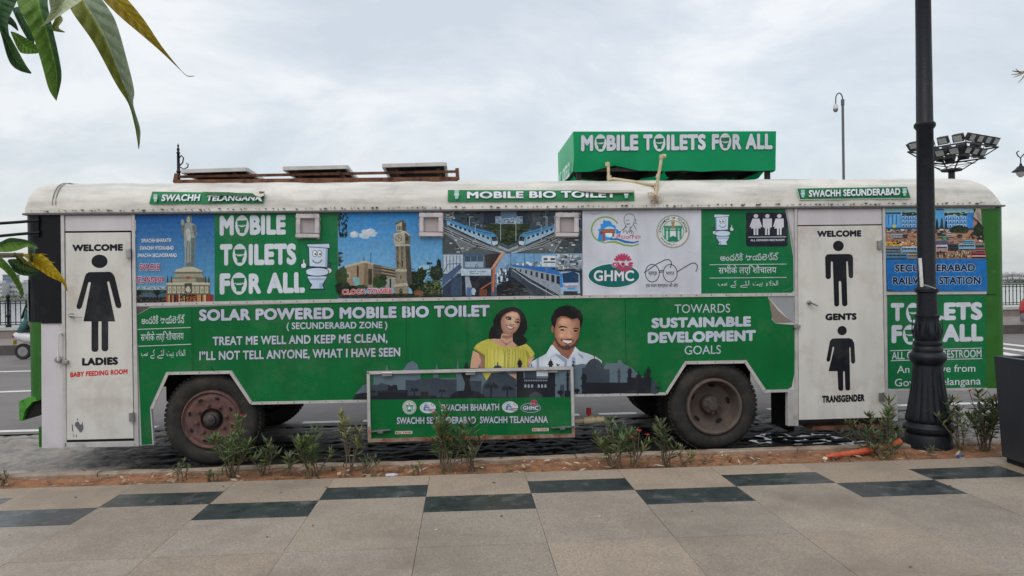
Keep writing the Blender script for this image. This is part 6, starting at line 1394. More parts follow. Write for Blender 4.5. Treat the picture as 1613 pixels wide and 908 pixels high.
for i in range(4): m.face([Vector((q[i].x, q[i].y, PAVE)), Vector((q[(i + 1) % 4].x, q[(i + 1) % 4].y, PAVE)), Vector((q[(i + 1) % 4].x, q[(i + 1) % 4].y, PAVE + 0.05)), Vector((q[i].x, q[i].y, PAVE + 0.05))])
m.build('plinth', M_void, box)

# --- orange hose lying on the soil
m = MB(); pts = [G(1300, 720, 0.15), G(1330, 716, 0.155), G(1352, 713, 0.16), G(1376, 708, 0.165), G(1398, 703, 0.18), G(1420, 695, 0.22)]
fine = []
for a, b in zip(pts[:-1], pts[1:]):
    for i in range(10): fine.append(a.lerp(b, i / 10))
m.tube(fine, [(0.024 + 0.006 * math.sin(i * 2.1) * 0.5 + 0.012 * i / len(fine)) * (0.5 if i < 3 else 1) for i in range(len(fine))], 10)
tag(m.build('orange_pipe', mat('faded_orange_plastic', (0.50, 0.10, 0.045, 1), rough=0.6, var=0.25, scale=14, stains=(0.34, 0.13, 0.07, 1), stain_scale=9, stain_lo=0.5, stain_hi=0.75), smooth=True), 'faded orange plastic pipe lying crumpled on the red soil under a shrub', 'pipe')

# --- oleander shrubs and smaller plants in the soil strip
M_leaf = mat('oleander_leaf', vcol=True, rough=0.48, var=0.15, scale=30, spec=0.35, transl=0.22)
M_stem = mat('shrub_stem', (0.135, 0.105, 0.075, 1), rough=0.85, var=0.3, scale=40)
M_petal = mat('red_petal', (0.50, 0.035, 0.055, 1), rough=0.6, var=0.25, scale=60, transl=0.2)
def leaf(mb, p, d, L, w, rg, col):
    d = d.normalized(); s_ = d.cross(Vector((0, 0, 1)))
    if s_.length < 0.1: s_ = Vector((1, 0, 0))
    s_.normalize(); s_ = (s_ + Vector((rg.uniform(-.5, .5), rg.uniform(-.5, .5), rg.uniform(-.5, .5)))).normalized(); s_ = (s_ - d * s_.dot(d)).normalized(); n = d.cross(s_)
    droop = Vector((0, 0, -L * rg.uniform(0.0, 0.30)))
    a, b, t = p + d * L * 0.36 + droop * 0.12, p + d * L * 0.7 + droop * 0.5, p + d * L + droop
    f = n * w * 0.35
    c2 = tuple(min(0.6, q * 1.12) for q in col[:3]) + (1,)
    mb.face([p, a + s_ * w + f, b + s_ * w * 0.75 + f, t], 0, col); mb.face([p, t, b - s_ * w * 0.75 + f, a - s_ * w + f], 0, c2)
def plant(name, label, px, py, hpx, wpx, seed, nst=6, dens=1.0, tone=0, flowers=(), bare=0.3, leafl=0.112, group='shrubs in the soil strip'):
    rg = random.Random(seed); p0 = G(px, py, 0.12); k = depth_of(p0) / FPX; H, Wd = hpx * k, wpx * k * 0.5
    t = thing(name, label, 'shrub' if name == 'oleander_shrub' else 'plant', tuple(p0), group)
    sm, lm = MB(), MB(); nst = int(nst * 1.0 + 0.5); Wd *= 1.15; dens *= 0.72
    pal = [((0.075, 0.115, 0.042), (0.105, 0.145, 0.055), (0.050, 0.085, 0.034)), ((0.13, 0.14, 0.05), (0.17, 0.165, 0.06), (0.10, 0.10, 0.05)), ((0.055, 0.082, 0.036), (0.082, 0.102, 0.05), (0.038, 0.058, 0.028))][tone]
    for s in range(nst):
        a = rg.uniform(0, 6.283); r = Wd * math.sqrt(rg.uniform(0.05, 1)); h = H * rg.uniform(0.55, 1.0) * (1 - 0.25 * (r / max(Wd, 1e-3)))
        if s == 0: h = H * 0.96; r *= 0.4
        b = p0 + Vector((rg.uniform(-.05, .05), rg.uniform(-.03, .03), -0.01)); tip = p0 + Vector((r * math.cos(a), r * math.sin(a) * 0.75, h)); md = b.lerp(tip, 0.5) + Vector((rg.uniform(-.03, .03), rg.uniform(-.03, .03), 0.04))
        path = [b.lerp(md, 0.5) * 0.5 + b * 0.5 if i < 0 else (b * (1 - i / 9) ** 2 + md * 2 * (i / 9) * (1 - i / 9) + tip * (i / 9) ** 2) for i in range(10)]
        sm.tube(path, [0.0065 * (1 - 0.6 * i / 9) for i in range(10)], 5, caps=False)
        nl = max(4, int(h / 0.020 * dens))
        for i in range(nl):
            f = bare + (1 - bare) * ((i + rg.random()) / nl) ** 0.8; f = min(1, f); q = path[min(8, int(f * 9))].lerp(path[min(9, int(f * 9) + 1)], f * 9 % 1)
            up = 0.15 + 1.1 * f * f
            for j in range(3 if f > 0.55 else 2):
                b_ = rg.uniform(0, 6.283); d = Vector((math.cos(b_), math.sin(b_), up + rg.uniform(-.35, .35)))
                c = rg.choice(pal); v = rg.uniform(0.9, 2.3); yel = rg.random() < 0.05
                leaf(lm, q, d, leafl * rg.uniform(0.65, 1.2), leafl * 0.074 * rg.uniform(0.8, 1.25), rg, ((0.26, 0.22, 0.06, 1) if yel else tuple(x * v for x in c) + (1,)))
        for j in range(7):
            b_ = rg.uniform(0, 6.283); d = Vector((math.cos(b_) * 0.7, math.sin(b_) * 0.7, 1.0)); v = rg.uniform(0.9, 1.35); c = pal[1]; leaf(lm, path[9], d, leafl * rg.uniform(0.5, 0.9), leafl * 0.08, rg, tuple(x * v for x in c) + (1,))
        if rg.random() < 0.55: sm.tube([path[3], path[5] + Vector((rg.uniform(-.18, .18), rg.uniform(-.1, .1), 0.12)) * H, path[5] + Vector((rg.uniform(-.25, .25), rg.uniform(-.1, .1), 0.34)) * H], [0.005, 0.004, 0.002], 4, caps=False)
    sm.build('stems', M_stem, t); lm.build('foliage', M_leaf, t)
    for fx, fy in flowers:
        fm = MB(); c = D(fx, fy, p0.y - 0.03)
        for j in range(9):
            b_ = j * 2.4; d = Vector((math.cos(b_) * 0.9, math.sin(b_) * 0.9, rg.uniform(0.0, 0.9))).normalized(); s_ = d.cross(Vector((0, 0, 1))).normalized() * 0.009; L_ = rg.uniform(0.018, 0.032)
            fm.face([c, c + d * L_ * 0.7 + s_, c + d * L_, c + d * L_ * 0.7 - s_])
        fm.build('flower', M_petal, t)
        sm2 = MB(); sm2.tube([p0 + Vector((0, 0, 0.05)), p0.lerp(c, 0.6) + Vector((0, 0, 0.03)), c], [0.005, 0.004, 0.003], 5); sm2.build('flower_stalk', M_stem, t)
    return t
O = 'oleander_shrub'
plant(O, 'bushy green oleander in front of the front wheel, with one red bud on top', 366, 751, 92, 66, 1, 9, 1.0, 0, [(382, 656)])
plant(O, 'shorter dark oleander with pruned bare twigs just right of the front wheel', 415, 751, 54, 46, 2, 8, 0.7, 2)
plant('leggy_seedling', 'thin leggy seedling alone between the front wheel and the tank shrubs', 456, 751, 30, 26, 3, 3, 0.5, 2)
plant(O, 'thick green oleander just left of the tank box', 497, 750, 72, 52, 4, 9, 0.9, 0)
plant(O, 'tall thin straggly oleander against the left edge of the tank box', 545, 749, 98, 44, 5, 4, 0.5, 1, bare=0.5)
plant('low_weed', 'low leafy weed at the foot of the straggly oleander by the tank', 578, 748, 30, 40, 6, 6, 0.8, 2, leafl=0.06)
plant(O, 'tallest oleander, dense, hiding letters of the tank box, red flower on top', 704, 744, 100, 54, 7, 10, 1.0, 0, [(684, 652)])
plant(O, 'open oleander with a red flower right of the dense one at the tank', 741, 743, 76, 50, 8, 6, 0.7, 2, [(764, 688)])
plant(O, 'fresh light green oleander right of the drain pipe', 969, 737, 76, 58, 9, 8, 0.9, 0)
plant(O, 'oleander with three pink red flowers left of the rear wheel', 1004, 737, 52, 42, 10, 5, 0.7, 0, [(995, 690), (1007, 680), (1020, 686)])
plant(O, 'slim oleander just left of the rear wheel', 1047, 736, 72, 36, 11, 6, 0.7, 2)
plant('yellowing_weed', 'small yellowing weed under the rear wheel', 1079, 735, 30, 34, 12, 4, 0.7, 1, leafl=0.07)
plant(O, 'sprawling oleander over the orange pipe, left of the lamp post', 1378, 716, 60, 96, 13, 13, 0.9, 2, bare=0.15)
plant(O, 'upright sprig of oleander between the gents door and the lamp post', 1399, 716, 86, 30, 14, 3, 0.6, 0, bare=0.55)
plant('low_weed', 'green tuft of long leaves at the paving edge below the orange pipe', 1398, 724, 26, 40, 15, 6, 0.8, 0, leafl=0.08, bare=0.05)
plant(O, 'open oleander with curved stems just right of the lamp post', 1512, 711, 82, 62, 16, 8, 0.6, 2)
plant(O, 'dense tall oleander with red buds beside the dark planter box', 1552, 710, 94, 52, 17, 13, 1.0, 2, [(1527, 617), (1567, 627)])
plant('low_weed', 'small weed with one tall sprig left of the front wheel at the paving edge', 284, 757, 30, 46, 18, 5, 0.7, 0, leafl=0.05)
plant('low_weed', 'low tuft of pointed leaves at the paving edge below the front wheel', 336, 758, 16, 34, 19, 5, 0.9, 0, leafl=0.055, bare=0.05)
plant('low_weed', 'tiny green weed on the soil between the tank shrubs', 658, 748, 18, 18, 20, 3, 0.8, 0, leafl=0.045, bare=0.1)
plant('low_weed', 'tiny green weed on the soil in front of the lamp post base', 1467, 719, 14, 22, 21, 4, 0.9, 0, leafl=0.04, bare=0.05)
plant('low_weed', 'small weed by the kerb at the far left end of the soil strip', 6, 766, 22, 20, 22, 4, 0.7, 1, leafl=0.05, bare=0.1)
m = MB(); rg = random.Random(99)                # low straggly growth along the strip, too tangled to count
for i in range(70):
    x = rg.choice([-2.1, -1.6, -1.1, -0.7, -0.1, 1.9, 2.3, 3.9, 4.3, 5.0]) + rg.gauss(0, 0.28); p = Vector((x, rg.uniform(-1.42, -1.05), 0.125)); v = rg.uniform(0.8, 1.8)
    for j in range(rg.randint(4, 10)):
        a = rg.uniform(0, 6.283); leaf(m, p, Vector((math.cos(a), math.sin(a), rg.uniform(0.4, 1.6))), rg.uniform(0.03, 0.085), rg.uniform(0.002, 0.005), rg, rg.choice([(0.08 * v, 0.11 * v, 0.045 * v, 1), (0.11 * v, 0.12 * v, 0.05 * v, 1), (0.16, 0.12, 0.07, 1)]))
kind(m.build('low_undergrowth', M_leaf), 'stuff')
# dry leaves and grit
m = MB(); rg = random.Random(77)
for i in range(900):
    x = rg.uniform(-6, 8); y = rg.uniform(-1.44, ky(x) - 0.13)
    if i < 330: x = rg.choice([-0.4, 0.7, 1.2, 2.9, 3.9, 4.6, -2.9, 2.0]) + rg.gauss(0, 0.45); 
    a = rg.uniform(0, 6.283); l = rg.uniform(0.006, 0.022) if i % 3 else rg.uniform(0.025, 0.06); w = l * rg.uniform(0.18, 0.45); z = 0.146 + rg.uniform(0, 0.008)
    d = Vector((math.cos(a), math.sin(a), rg.uniform(-.15, .3))); s_ = Vector((-math.sin(a), math.cos(a), rg.uniform(-.3, .3))); c = Vector((x, y, z))
    v = rg.uniform(0.6, 1.2); k = rg.choice([(0.34, 0.22, 0.13), (0.42, 0.32, 0.22), (0.22, 0.12, 0.07), (0.55, 0.47, 0.38), (0.16, 0.09, 0.05)])
    m.face([c - d * l, c + s_ * w, c + d * l, c - s_ * w], 0, tuple(q * v for q in k) + (1,))
kind(m.build('leaf_litter', mat('dry_litter', vcol=True, rough=0.9)), 'stuff')
m = MB(); c = G(1384, 721, 0.155); m.tube([c + Vector((-0.03, 0, 0)), c + Vector((0.03, 0.02, 0.005))], [0.016, 0.010], 7)
tag(m.build('plastic_scrap', mat('blue_plastic', (0.03, 0.08, 0.30, 1), rough=0.5)), 'crumpled blue plastic scrap on the soil right of the lamp post', 'scrap')
bpy.data.objects['plastic_scrap'].location = G(1514, 719.5, 0.155) - c
m = MB(); c = G(617, 749, 0.155); m.tube([c + Vector((-0.05, 0, 0)), c + Vector((0.02, 0.0, 0.0)), c + Vector((0.05, 0.01, 0.0))], [0.014, 0.017, 0.007], 8)
tag(m.build('plastic_bottle', mat('pale_plastic', (0.46, 0.45, 0.52, 1), rough=0.35)), 'squashed pale plastic bottle on the soil below the tank box', 'bottle')
m = MB()
for i in range(26): a = rg.uniform(0, 6.28); x, y = rg.uniform(-3, 4.5), rg.uniform(-4.6, -1.6); l = rg.uniform(0.008, 0.03); m.face([(x + l * math.cos(a), y + l * math.sin(a), PAVE + 0.004), (x - l * 0.3 * math.sin(a), y + l * 0.3 * math.cos(a), PAVE + 0.010), (x - l * math.cos(a), y - l * math.sin(a), PAVE + 0.004), (x + l * 0.3 * math.sin(a), y - l * 0.3 * math.cos(a), PAVE + 0.005)], 0, rg.choice([(0.09, 0.07, 0.05, 1), (0.5, 0.46, 0.38, 1), (0.2, 0.13, 0.08, 1)]))
kind(m.build('paving_litter', MATS['dry_litter']), 'stuff')

# --- young tree beside the camera: its leaves hang into the picture
M_bigleaf = mat('broad_leaf', vcol=True, rough=0.5, var=0.10, scale=60, spec=0.3, transl=0.40)
M_bark = mat('tree_bark', (0.16, 0.13, 0.10, 1), rough=0.9, var=0.3, scale=20, bump=0.5, bscale=40)
tb = CAM + Vector((-1.75, 0.55, 0)); tb.z = PAVE
tree = thing('young_tree', 'young tree whose long drooping leaves hang into the left of the view', 'tree', tuple(tb))
m = MB(); m.tube([tb, tb + Vector((0.03, 0, 0.8)), tb + Vector((0.0, 0.02, 1.6)), tb + Vector((0.05, 0, 2.6))], [0.045, 0.04, 0.034, 0.02], 10); m.build('trunk', M_bark, tree, smooth=True)
m = MB(); m.tube([tb + Vector((0.02, 0.01, 1.75)), near(-130, -60, 1.05), near(-20, -50, 0.98), near(110, -45, 0.97), near(170, -40, 0.97)], [0.016, 0.010, 0.007, 0.005, 0.003], 7)
m.tube([tb + Vector((0.02, 0.01, 1.45)), near(-140, 410, 1.02), near(-20, 403, 1.0), near(36, 402, 1.0)], [0.012, 0.006, 0.004, 0.003], 7); m.build('branch', M_bark, tree, smooth=True)
def resample(p, n):
    ls = [0.0]
    for a, b in zip(p[:-1], p[1:]): ls.append(ls[-1] + math.hypot(b[0] - a[0], b[1] - a[1]))
    o = []
    for i in range(n + 1):
        t = ls[-1] * i / n; k = max(0, min(len(p) - 2, next((j for j in range(len(ls) - 1) if ls[j + 1] >= t), len(p) - 2)))
        f = (t - ls[k]) / max(1e-6, ls[k + 1] - ls[k]); o.append((p[k][0] + (p[k + 1][0] - p[k][0]) * f, p[k][1] + (p[k + 1][1] - p[k][1]) * f))
    return o
def bigleaf(lft, rgt, dep, ca, cb, mid=0.5, fold=0.02, vein=0.004, seed=1, Z=(0, 0, 0.26424), curl=0.0):
    """a leaf between two traced edges from stalk to tip, folded along its midrib, with side veins"""
    def smooth_(p):
        o = []
        for i in range(len(p) - 1):
            a, b, c, e = p[max(0, i - 1)], p[i], p[i + 1], p[min(len(p) - 1, i + 2)]
            for k in range(8):
                t = k / 8; o.append(tuple(0.5 * (2 * b[j] + (c[j] - a[j]) * t + (2 * a[j] - 5 * b[j] + 4 * c[j] - e[j]) * t * t + (3 * b[j] - a[j] - 3 * c[j] + e[j]) * t ** 3) for j in (0, 1)))
        return o + [p[-1]]
    lft, rgt = smooth_(lft), smooth_(rgt)
    n, q = 96, 18; A, B = resample(lft, n), resample(rgt, n); P = []; m = MB(); rg = random.Random(seed)
    for i in range(n + 1):
        r = []; t = i / n
        for j in range(q + 1):
            f = j / q; x, y = A[i][0] + (B[i][0] - A[i][0]) * f, A[i][1] + (B[i][1] - A[i][1]) * f
            s = abs(f - mid) / max(mid, 1 - mid); env = min(1, 6 * t) * min(1, 5 * (1 - t))
            d = dep - fold * s * env + curl * t * t + vein * math.sin((t * 9 - s * 1.1) * 6.283) * env * min(1, s * 3) + 0.006 * nz(t * 3 + seed, f * 2, seed)
            r.append(near(Z[0] + x * Z[2], Z[1] + y * Z[2], d))
        P.append(r)
    jm = int(round(mid * q))
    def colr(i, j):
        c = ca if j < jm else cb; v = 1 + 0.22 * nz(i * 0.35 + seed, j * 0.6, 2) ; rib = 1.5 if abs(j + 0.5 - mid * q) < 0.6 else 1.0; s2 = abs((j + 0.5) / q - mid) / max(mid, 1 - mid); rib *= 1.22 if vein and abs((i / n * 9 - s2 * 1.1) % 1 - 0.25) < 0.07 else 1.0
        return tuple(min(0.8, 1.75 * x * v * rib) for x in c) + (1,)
    m.grid(P, 0, colr); o = m.build('leaf', M_bigleaf, tree, smooth=True)
    return o
GRN, DGR, OLV, YEL, PAL, GRY = (0.075, 0.14, 0.025), (0.03, 0.065, 0.028), (0.105, 0.115, 0.022), (0.20, 0.15, 0.015), (0.34, 0.38, 0.27), (0.15, 0.19, 0.13)
bigleaf([(400, -60), (420, 55), (560, 260), (690, 500), (765, 620), (800, 740), (815, 820), (825, 890)], [(560, -60), (610, 0), (690, 130), (760, 370), (800, 540), (795, 625), (834, 760), (836, 830), (829, 890)], 0.95, OLV, GRY, 0.45, 0.03, 0.003, 1)  # main leaf: halves toned apart, light on the fold put into the colour
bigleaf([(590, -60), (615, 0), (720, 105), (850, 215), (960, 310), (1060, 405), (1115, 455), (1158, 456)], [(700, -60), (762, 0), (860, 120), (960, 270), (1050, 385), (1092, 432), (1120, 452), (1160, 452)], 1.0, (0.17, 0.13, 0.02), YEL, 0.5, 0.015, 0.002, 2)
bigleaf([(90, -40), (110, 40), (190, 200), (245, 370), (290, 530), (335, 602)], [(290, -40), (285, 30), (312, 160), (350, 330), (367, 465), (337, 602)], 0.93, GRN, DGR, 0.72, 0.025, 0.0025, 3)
bigleaf([(520, -50), (485, 5), (420, 50), (370, 85), (310, 125), (240, 165)], [(300, -50), (292, 0), (300, 60), (285, 100), (262, 140), (238, 160)], 0.90, (0.30, 0.34, 0.22), (0.18, 0.20, 0.12), 0.5, 0.02, 0.0015, 4)
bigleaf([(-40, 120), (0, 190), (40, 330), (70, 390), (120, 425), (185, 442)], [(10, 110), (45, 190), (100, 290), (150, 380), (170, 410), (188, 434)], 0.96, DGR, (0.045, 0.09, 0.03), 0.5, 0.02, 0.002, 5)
bigleaf([(62, 192), (110, 300), (150, 322), (225, 320)], [(70, 188), (120, 208), (215, 268), (230, 312)], 1.02, GRN, (0.06, 0.12, 0.02), 0.5, 0.01, 0.0015, 6)
bigleaf([(345, 85), (320, 130), (305, 180), (385, 196)], [(355, 82), (375, 120), (350, 165), (387, 190)], 1.0, OLV, (0.15, 0.17, 0.08), 0.5, 0.008, 0.001, 7)
bigleaf([(-60, -60), (-60, 60), (-30, 150), (60, 250)], [(110, -60), (95, 20), (50, 130), (62, 255)], 0.94, (0.05, 0.115, 0.045), DGR, 0.4, 0.02, 0.002, 8)
bigleaf([(70, 50), (100, 120), (160, 230), (195, 262)], [(110, 40), (150, 120), (200, 215), (205, 260)], 1.03, DGR, (0.035, 0.07, 0.03), 0.5, 0.01, 0.001, 9)
bigleaf([(-60, 90), (20, 140), (60, 150), (108, 188)], [(-60, 50), (40, 85), (90, 130), (110, 180)], 1.04, (0.02, 0.035, 0.02), (0.03, 0.05, 0.025), 0.5, 0.01, 0.001, 10)
ZL = (0, 340, 0.1432)
bigleaf([(-120, 330), (0, 290), (100, 247), (200, 250), (300, 270), (400, 320), (422, 360)], [(-120, 400), (0, 400), (100, 400), (200, 380), (300, 345), (360, 372), (418, 364)], 0.98, DGR, GRN, 0.35, 0.012, 0.0015, 11, ZL)
bigleaf([(300, 330), (318, 420), (325, 480), (355, 525)], [(400, 340), (385, 400), (368, 470), (362, 526)], 0.97, (0.07, 0.09, 0.05), (0.05, 0.08, 0.05), 0.5, 0.01, 0.001, 12, ZL)
bigleaf([(-80, 520), (0, 570), (60, 620), (150, 730), (215, 850), (238, 905)], [(-80, 420), (0, 450), (80, 520), (170, 630), (240, 760), (262, 860), (242, 905)], 0.95, GRN, (0.055, 0.11, 0.03), 0.5, 0.015, 0.0015, 13, ZL)
bigleaf([(80, 500), (130, 575), (180, 632), (280, 662), (400, 652), (440, 605)], [(95, 480), (180, 478), (260, 520), (330, 560), (400, 590), (442, 602)], 1.0, DGR, (0.04, 0.07, 0.03), 0.5, 0.015, 0.002, 14, ZL)
bigleaf([(135, 415), (190, 490), (240, 560), (330, 592), (440, 606)], [(165, 402), (200, 425), (280, 480), (350, 540), (444, 604)], 0.99, (0.085, 0.095, 0.03), (0.11, 0.115, 0.035), 0.5, 0.01, 0.0015, 15, ZL)
bigleaf([(240, 425), (370, 550), (440, 602), (560, 680), (680, 740), (735, 832)], [(250, 420), (430, 422), (520, 470), (600, 560), (680, 660), (730, 750), (742, 830)], 0.975, (0.24, 0.17, 0.012), (0.28, 0.21, 0.015), 0.42, 0.015, 0.0018, 16, ZL)
for k, (pa_, pb_) in enumerate((((380, 425), (530, 428)), ((400, 450), (552, 470)), ((430, 470), (545, 485)), ((480, 500), (615, 520)))):
    bigleaf([pa_, ((pa_[0] + pb_[0]) / 2, (pa_[1] + pb_[1]) / 2 - 10), pb_], [(pa_[0], pa_[1] + 24), ((pa_[0] + pb_[0]) / 2, (pa_[1] + pb_[1]) / 2 + 12), pb_], 0.98, (0.24, 0.17, 0.02), (0.20, 0.14, 0.02), 0.5, 0.004, 0.0, 20 + k, ZL)
# dry twig tip at the right edge
t2 = CAM + Vector((3.3, 1.0, 0)); t2.z = PAVE; tw = thing('bare_tree', 'bare tree with only a small dry twig tip showing at the right edge', 'tree', tuple(t2))
m = MB(); m.tube([t2, t2 + Vector((0.02, 0, 1.2)), t2 + Vector((-0.03, 0.02, 2.3)), t2 + Vector((0.02, 0.03, 3.4))], [0.06, 0.05, 0.04, 0.02], 10); m.build('trunk', M_bark, tw, smooth=True)
m = MB(); m.tube([t2 + Vector((-0.03, 0.02, 2.25)), t2.lerp(near(1900, 60, 2.6), 0.5) + Vector((0, 0, 1.25)), near(1895, 60, 2.6)], [0.022, 0.014, 0.008], 8); m.tube([t2 + Vector((-0.01, 0.02, 2.6)), t2 + Vector((0.4, 0.3, 3.3)), t2 + Vector((0.7, 0.4, 3.7))], [0.018, 0.012, 0.005], 8); m.build('branch', M_bark, tw, smooth=True)
m = MB(); m.tube([near(1900, 60, 2.6), near(1660, 105, 2.6), near(1625, 112, 2.6), near(1608, 114, 2.6), near(1595, 112, 2.6)], [0.008, 0.006, 0.004, 0.003, 0.0015], 6)
for a, b in (((1612, 114), (1593, 118)), ((1618, 113), (1604, 131)), ((1614, 114), (1597, 122)), ((1608, 114), (1600, 109))): m.tube([near(*a, 2.6), near((a[0] + b[0]) / 2, (a[1] + b[1]) / 2 + 1, 2.59), near(*b, 2.58)], [0.003, 0.002, 0.001], 5)
m.build('twig', mat('dry_twig', (0.26, 0.22, 0.13, 1), rough=0.8), tw)

# --- beyond the bus: lamp posts, camera pole, floodlight mast
def road_lamp(px, ytop, off, label, arms, lantern):
    b = prom(0, off, 0); Y = b.y; t0 = D(px, 400, Y); s_ = (t0 - prom(0, off, 0)).dot(pu); p = prom(s_, off, 0.2)
    p = D(px, 400, p.y); p.z = 0.2; zt = D(px, ytop, p.y).z
    t = thing('promenade_lamp', label, 'lamp post', tuple(p)); h = zt - 0.2
    m = MB(); m.lathe([(0.0, 0), (0.2, 0), (0.2, 0.3), (0.14, 0.36), (0.10, 1.0), (0.13, 1.06), (0.07, 1.15), (0.055, h - 1.0), (0.08, h - 0.95), (0.05, h - 0.9), (0.045, h - 0.35), (0.07, h - 0.32), (0.03, h - 0.28), (0.05, h - 0.2), (0.02, h - 0.14), (0.035, h - 0.08), (0, h)], p, 'z', 14); m.build('post', M_cast, t, smooth=True)
    for sgn in arms:
        m = MB(); q = p + Vector((0, 0, h - 0.75)); X_ = Vector((sgn, 0, 0)); Zv = Vector((0, 0, 1))
        pts = [q + X_ * (0.28 * math.sin(a)) * 1.0 + Zv * (0.28 - 0.28 * math.cos(a)) * 1.0 for a in [i * 0.3 for i in range(9)]]
        pts = [q + X_ * 0.04, q + X_ * 0.14 + Zv * 0.10, q + X_ * 0.17 + Zv * 0.26, q + X_ * 0.10 + Zv * 0.34, q + X_ * 0.03 + Zv * 0.26]
        m.tube(pts, 0.022, 6); m.tube([q + X_ * 0.05 - Zv * 0.05, q + X_ * 0.18 - Zv * 0.12, q + X_ * 0.30 - Zv * 0.05, q + X_ * 0.32 + Zv * 0.05, q + X_ * 0.26 + Zv * 0.07], 0.02, 6)
        m.build('scroll_bracket', M_cast, t, smooth=True)
    if lantern:
        lx, ly = lantern; c = D(lx, ly, p.y); m = MB(); q = p + Vector((0, 0, h - 0.75)); e = c + Vector((0, 0, 0.55))
        m.tube([q, q.lerp(e, 0.5) + Vector((0, 0, 0.22)), e + Vector((0.1, 0, 0.12)), e, e + Vector((-0.12, 0, 0.10)), e + Vector((-0.16, 0, 0.22)), e + Vector((-0.07, 0, 0.27))], 0.022, 6); m.tube([e, c + Vector((0, 0, 0.3))], 0.02, 6); m.build('lamp_arm', M_cast, t, smooth=True)
        m = MB(); m.lathe([(0.0, 0.34), (0.04, 0.34), (0.05, 0.26), (0.12, 0.22), (0.2, 0.12), (0.29, 0.06), (0.30, 0.03), (0.0, 0.03)], c, 'z', 18); m.build('lantern_hood', M_cast, t, smooth=True)
        m = MB(); m.lathe([(0.16, 0.03), (0.17, 0.0), (0.13, -0.10), (0.06, -0.17), (0, -0.19)], c, 'z', 18); m.build('lantern_glass', mat('frosted_glass', (0.55, 0.55, 0.53, 1), rough=0.25, spec=0.5), t, smooth=True)
road_lamp(283.5, 226, -0.6, 'black ornate lamp post top with scroll bracket rising behind the solar panels', (1,), None)
road_lamp(1630, 215, -0.6, 'black ornate promenade lamp whose hanging lantern shows at the right edge', (1,), (1608, 272))
cp_ = D(1330.5, 400, 17.5); cp_.z = 0.2; t = thing('camera_pole', 'slim grey pole with a hooked arm and white dome camera behind the bus', 'camera pole', tuple(cp_))
M_gpole = mat('grey_pole_paint', (0.12, 0.125, 0.135, 1), rough=0.5, var=0.15)
zt = D(1330.5, 157, cp_.y).z; kk = depth_of(D(1330.5, 157, cp_.y)) / FPX
m = MB(); m.tube([cp_, Vector((cp_.x, cp_.y, zt))], 2.0 * kk, 10); m.tube([Vector((cp_.x, cp_.y, zt - 9 * kk)), Vector((cp_.x, cp_.y, zt))], 2.7 * kk, 10); m.build('pole', M_gpole, t)
m = MB(); o_ = Vector((cp_.x, cp_.y, zt)); m.tube([o_ + Vector((-5.6 * kk * (1 - math.cos(a)), 0, 10 * kk * math.sin(a) if a < 1.6 else 10 * kk * math.sin(a))) for a in [i * 0.157 * 2 for i in range(11)]] + [o_ + Vector((-11.4 * kk, 0, -7 * kk))], 1.0 * kk, 8); m.build('hook_arm', M_gpole, t, smooth=True)
m = MB(); c = o_ + Vector((-11.6 * kk, 0, -15 * kk)); m.lathe([(0, 8 * kk), (2.6 * kk, 7.5 * kk), (3.6 * kk, 4 * kk), (4 * kk, 0)], c, 'z', 14); m.build('camera_housing', mat('white_plastic', (0.62, 0.62, 0.62, 1), rough=0.4), t, smooth=True)
m = MB(); m.lathe([(3.9 * kk, 0.2 * kk), (3.6 * kk, -2.4 * kk), (2.2 * kk, -4.6 * kk), (0, -5.4 * kk)], c, 'z', 14); m.build('dome', mat('smoked_dome', (0.25, 0.25, 0.26, 1), rough=0.15), t, smooth=True)

fm_ = D(1500.5, 400, 24.0); fm_.z = 0.2; ft = thing('floodlight_mast', 'floodlight mast with two square rings of lamps behind the right end of the bus', 'floodlight', tuple(fm_))
kk = depth_of(D(1500.5, 250, fm_.y)) / FPX
zh = D(1500.5, 270, fm_.y).z
M_mast = mat('dark_mast_steel', (0.035, 0.034, 0.036, 1), rough=0.6, var=0.25)
m = MB(); m.tube([fm_, Vector((fm_.x, fm_.y, zh))], [0.24, 0.13], 14); m.lathe([(0.0, 0.1), (0.42, 0.1), (0.42, 0.02), (0.15, -0.02)], (fm_.x, fm_.y, zh - 0.02), 'z', 16); m.lathe([(0.0, -0.34), (0.5, -0.36), (0.52, -0.42), (0, -0.42)], (fm_.x - 0.2, fm_.y, zh - 0.1), 'z', 16); m.build('mast', M_mast, ft)
rot = Matrix.Rotation(R_(27), 3, 'Z'); ctr = Vector((fm_.x + 0.05, fm_.y, 0))
def ring(hs, z): return [ctr + rot @ Vector((sx * hs, sy * hs, 0)) + Vector((0, 0, z)) for sx, sy in ((-1, -1), (1, -1), (1, 1), (-1, 1))]
zU, zL = D(1500.5, 236, fm_.y).z, D(1500.5, 252, fm_.y).z
RU, RL = ring(1.28, zU), ring(0.92, zL); hubq = [Vector((fm_.x, fm_.y, zh + 0.05)) + rot @ Vector((sx * 0.3, sy * 0.3, 0)) for sx, sy in ((-1, -1), (1, -1), (1, 1), (-1, 1))]
m = MB()
for r_ in (RU, RL):
    for i in range(4): m.bar(r_[i], r_[(i + 1) % 4], 0.05, 0.06)
for i in range(4):
    m.bar(hubq[i], RU[i], 0.045, 0.045); m.bar(hubq[i].lerp(RU[i], 0.3), hubq[(i + 1) % 4].lerp(RU[(i + 1) % 4], 0.3), 0.03, 0.03); m.bar(hubq[i], hubq[(i + 1) % 4].lerp(RL[(i + 1) % 4], 0.6), 0.02, 0.02)
m.build('lamp_frame', M_mast, ft)
M_lens = mat('floodlight_lens', (0.48, 0.49, 0.47, 1), rough=0.2, var=0.1, spec=0.5)
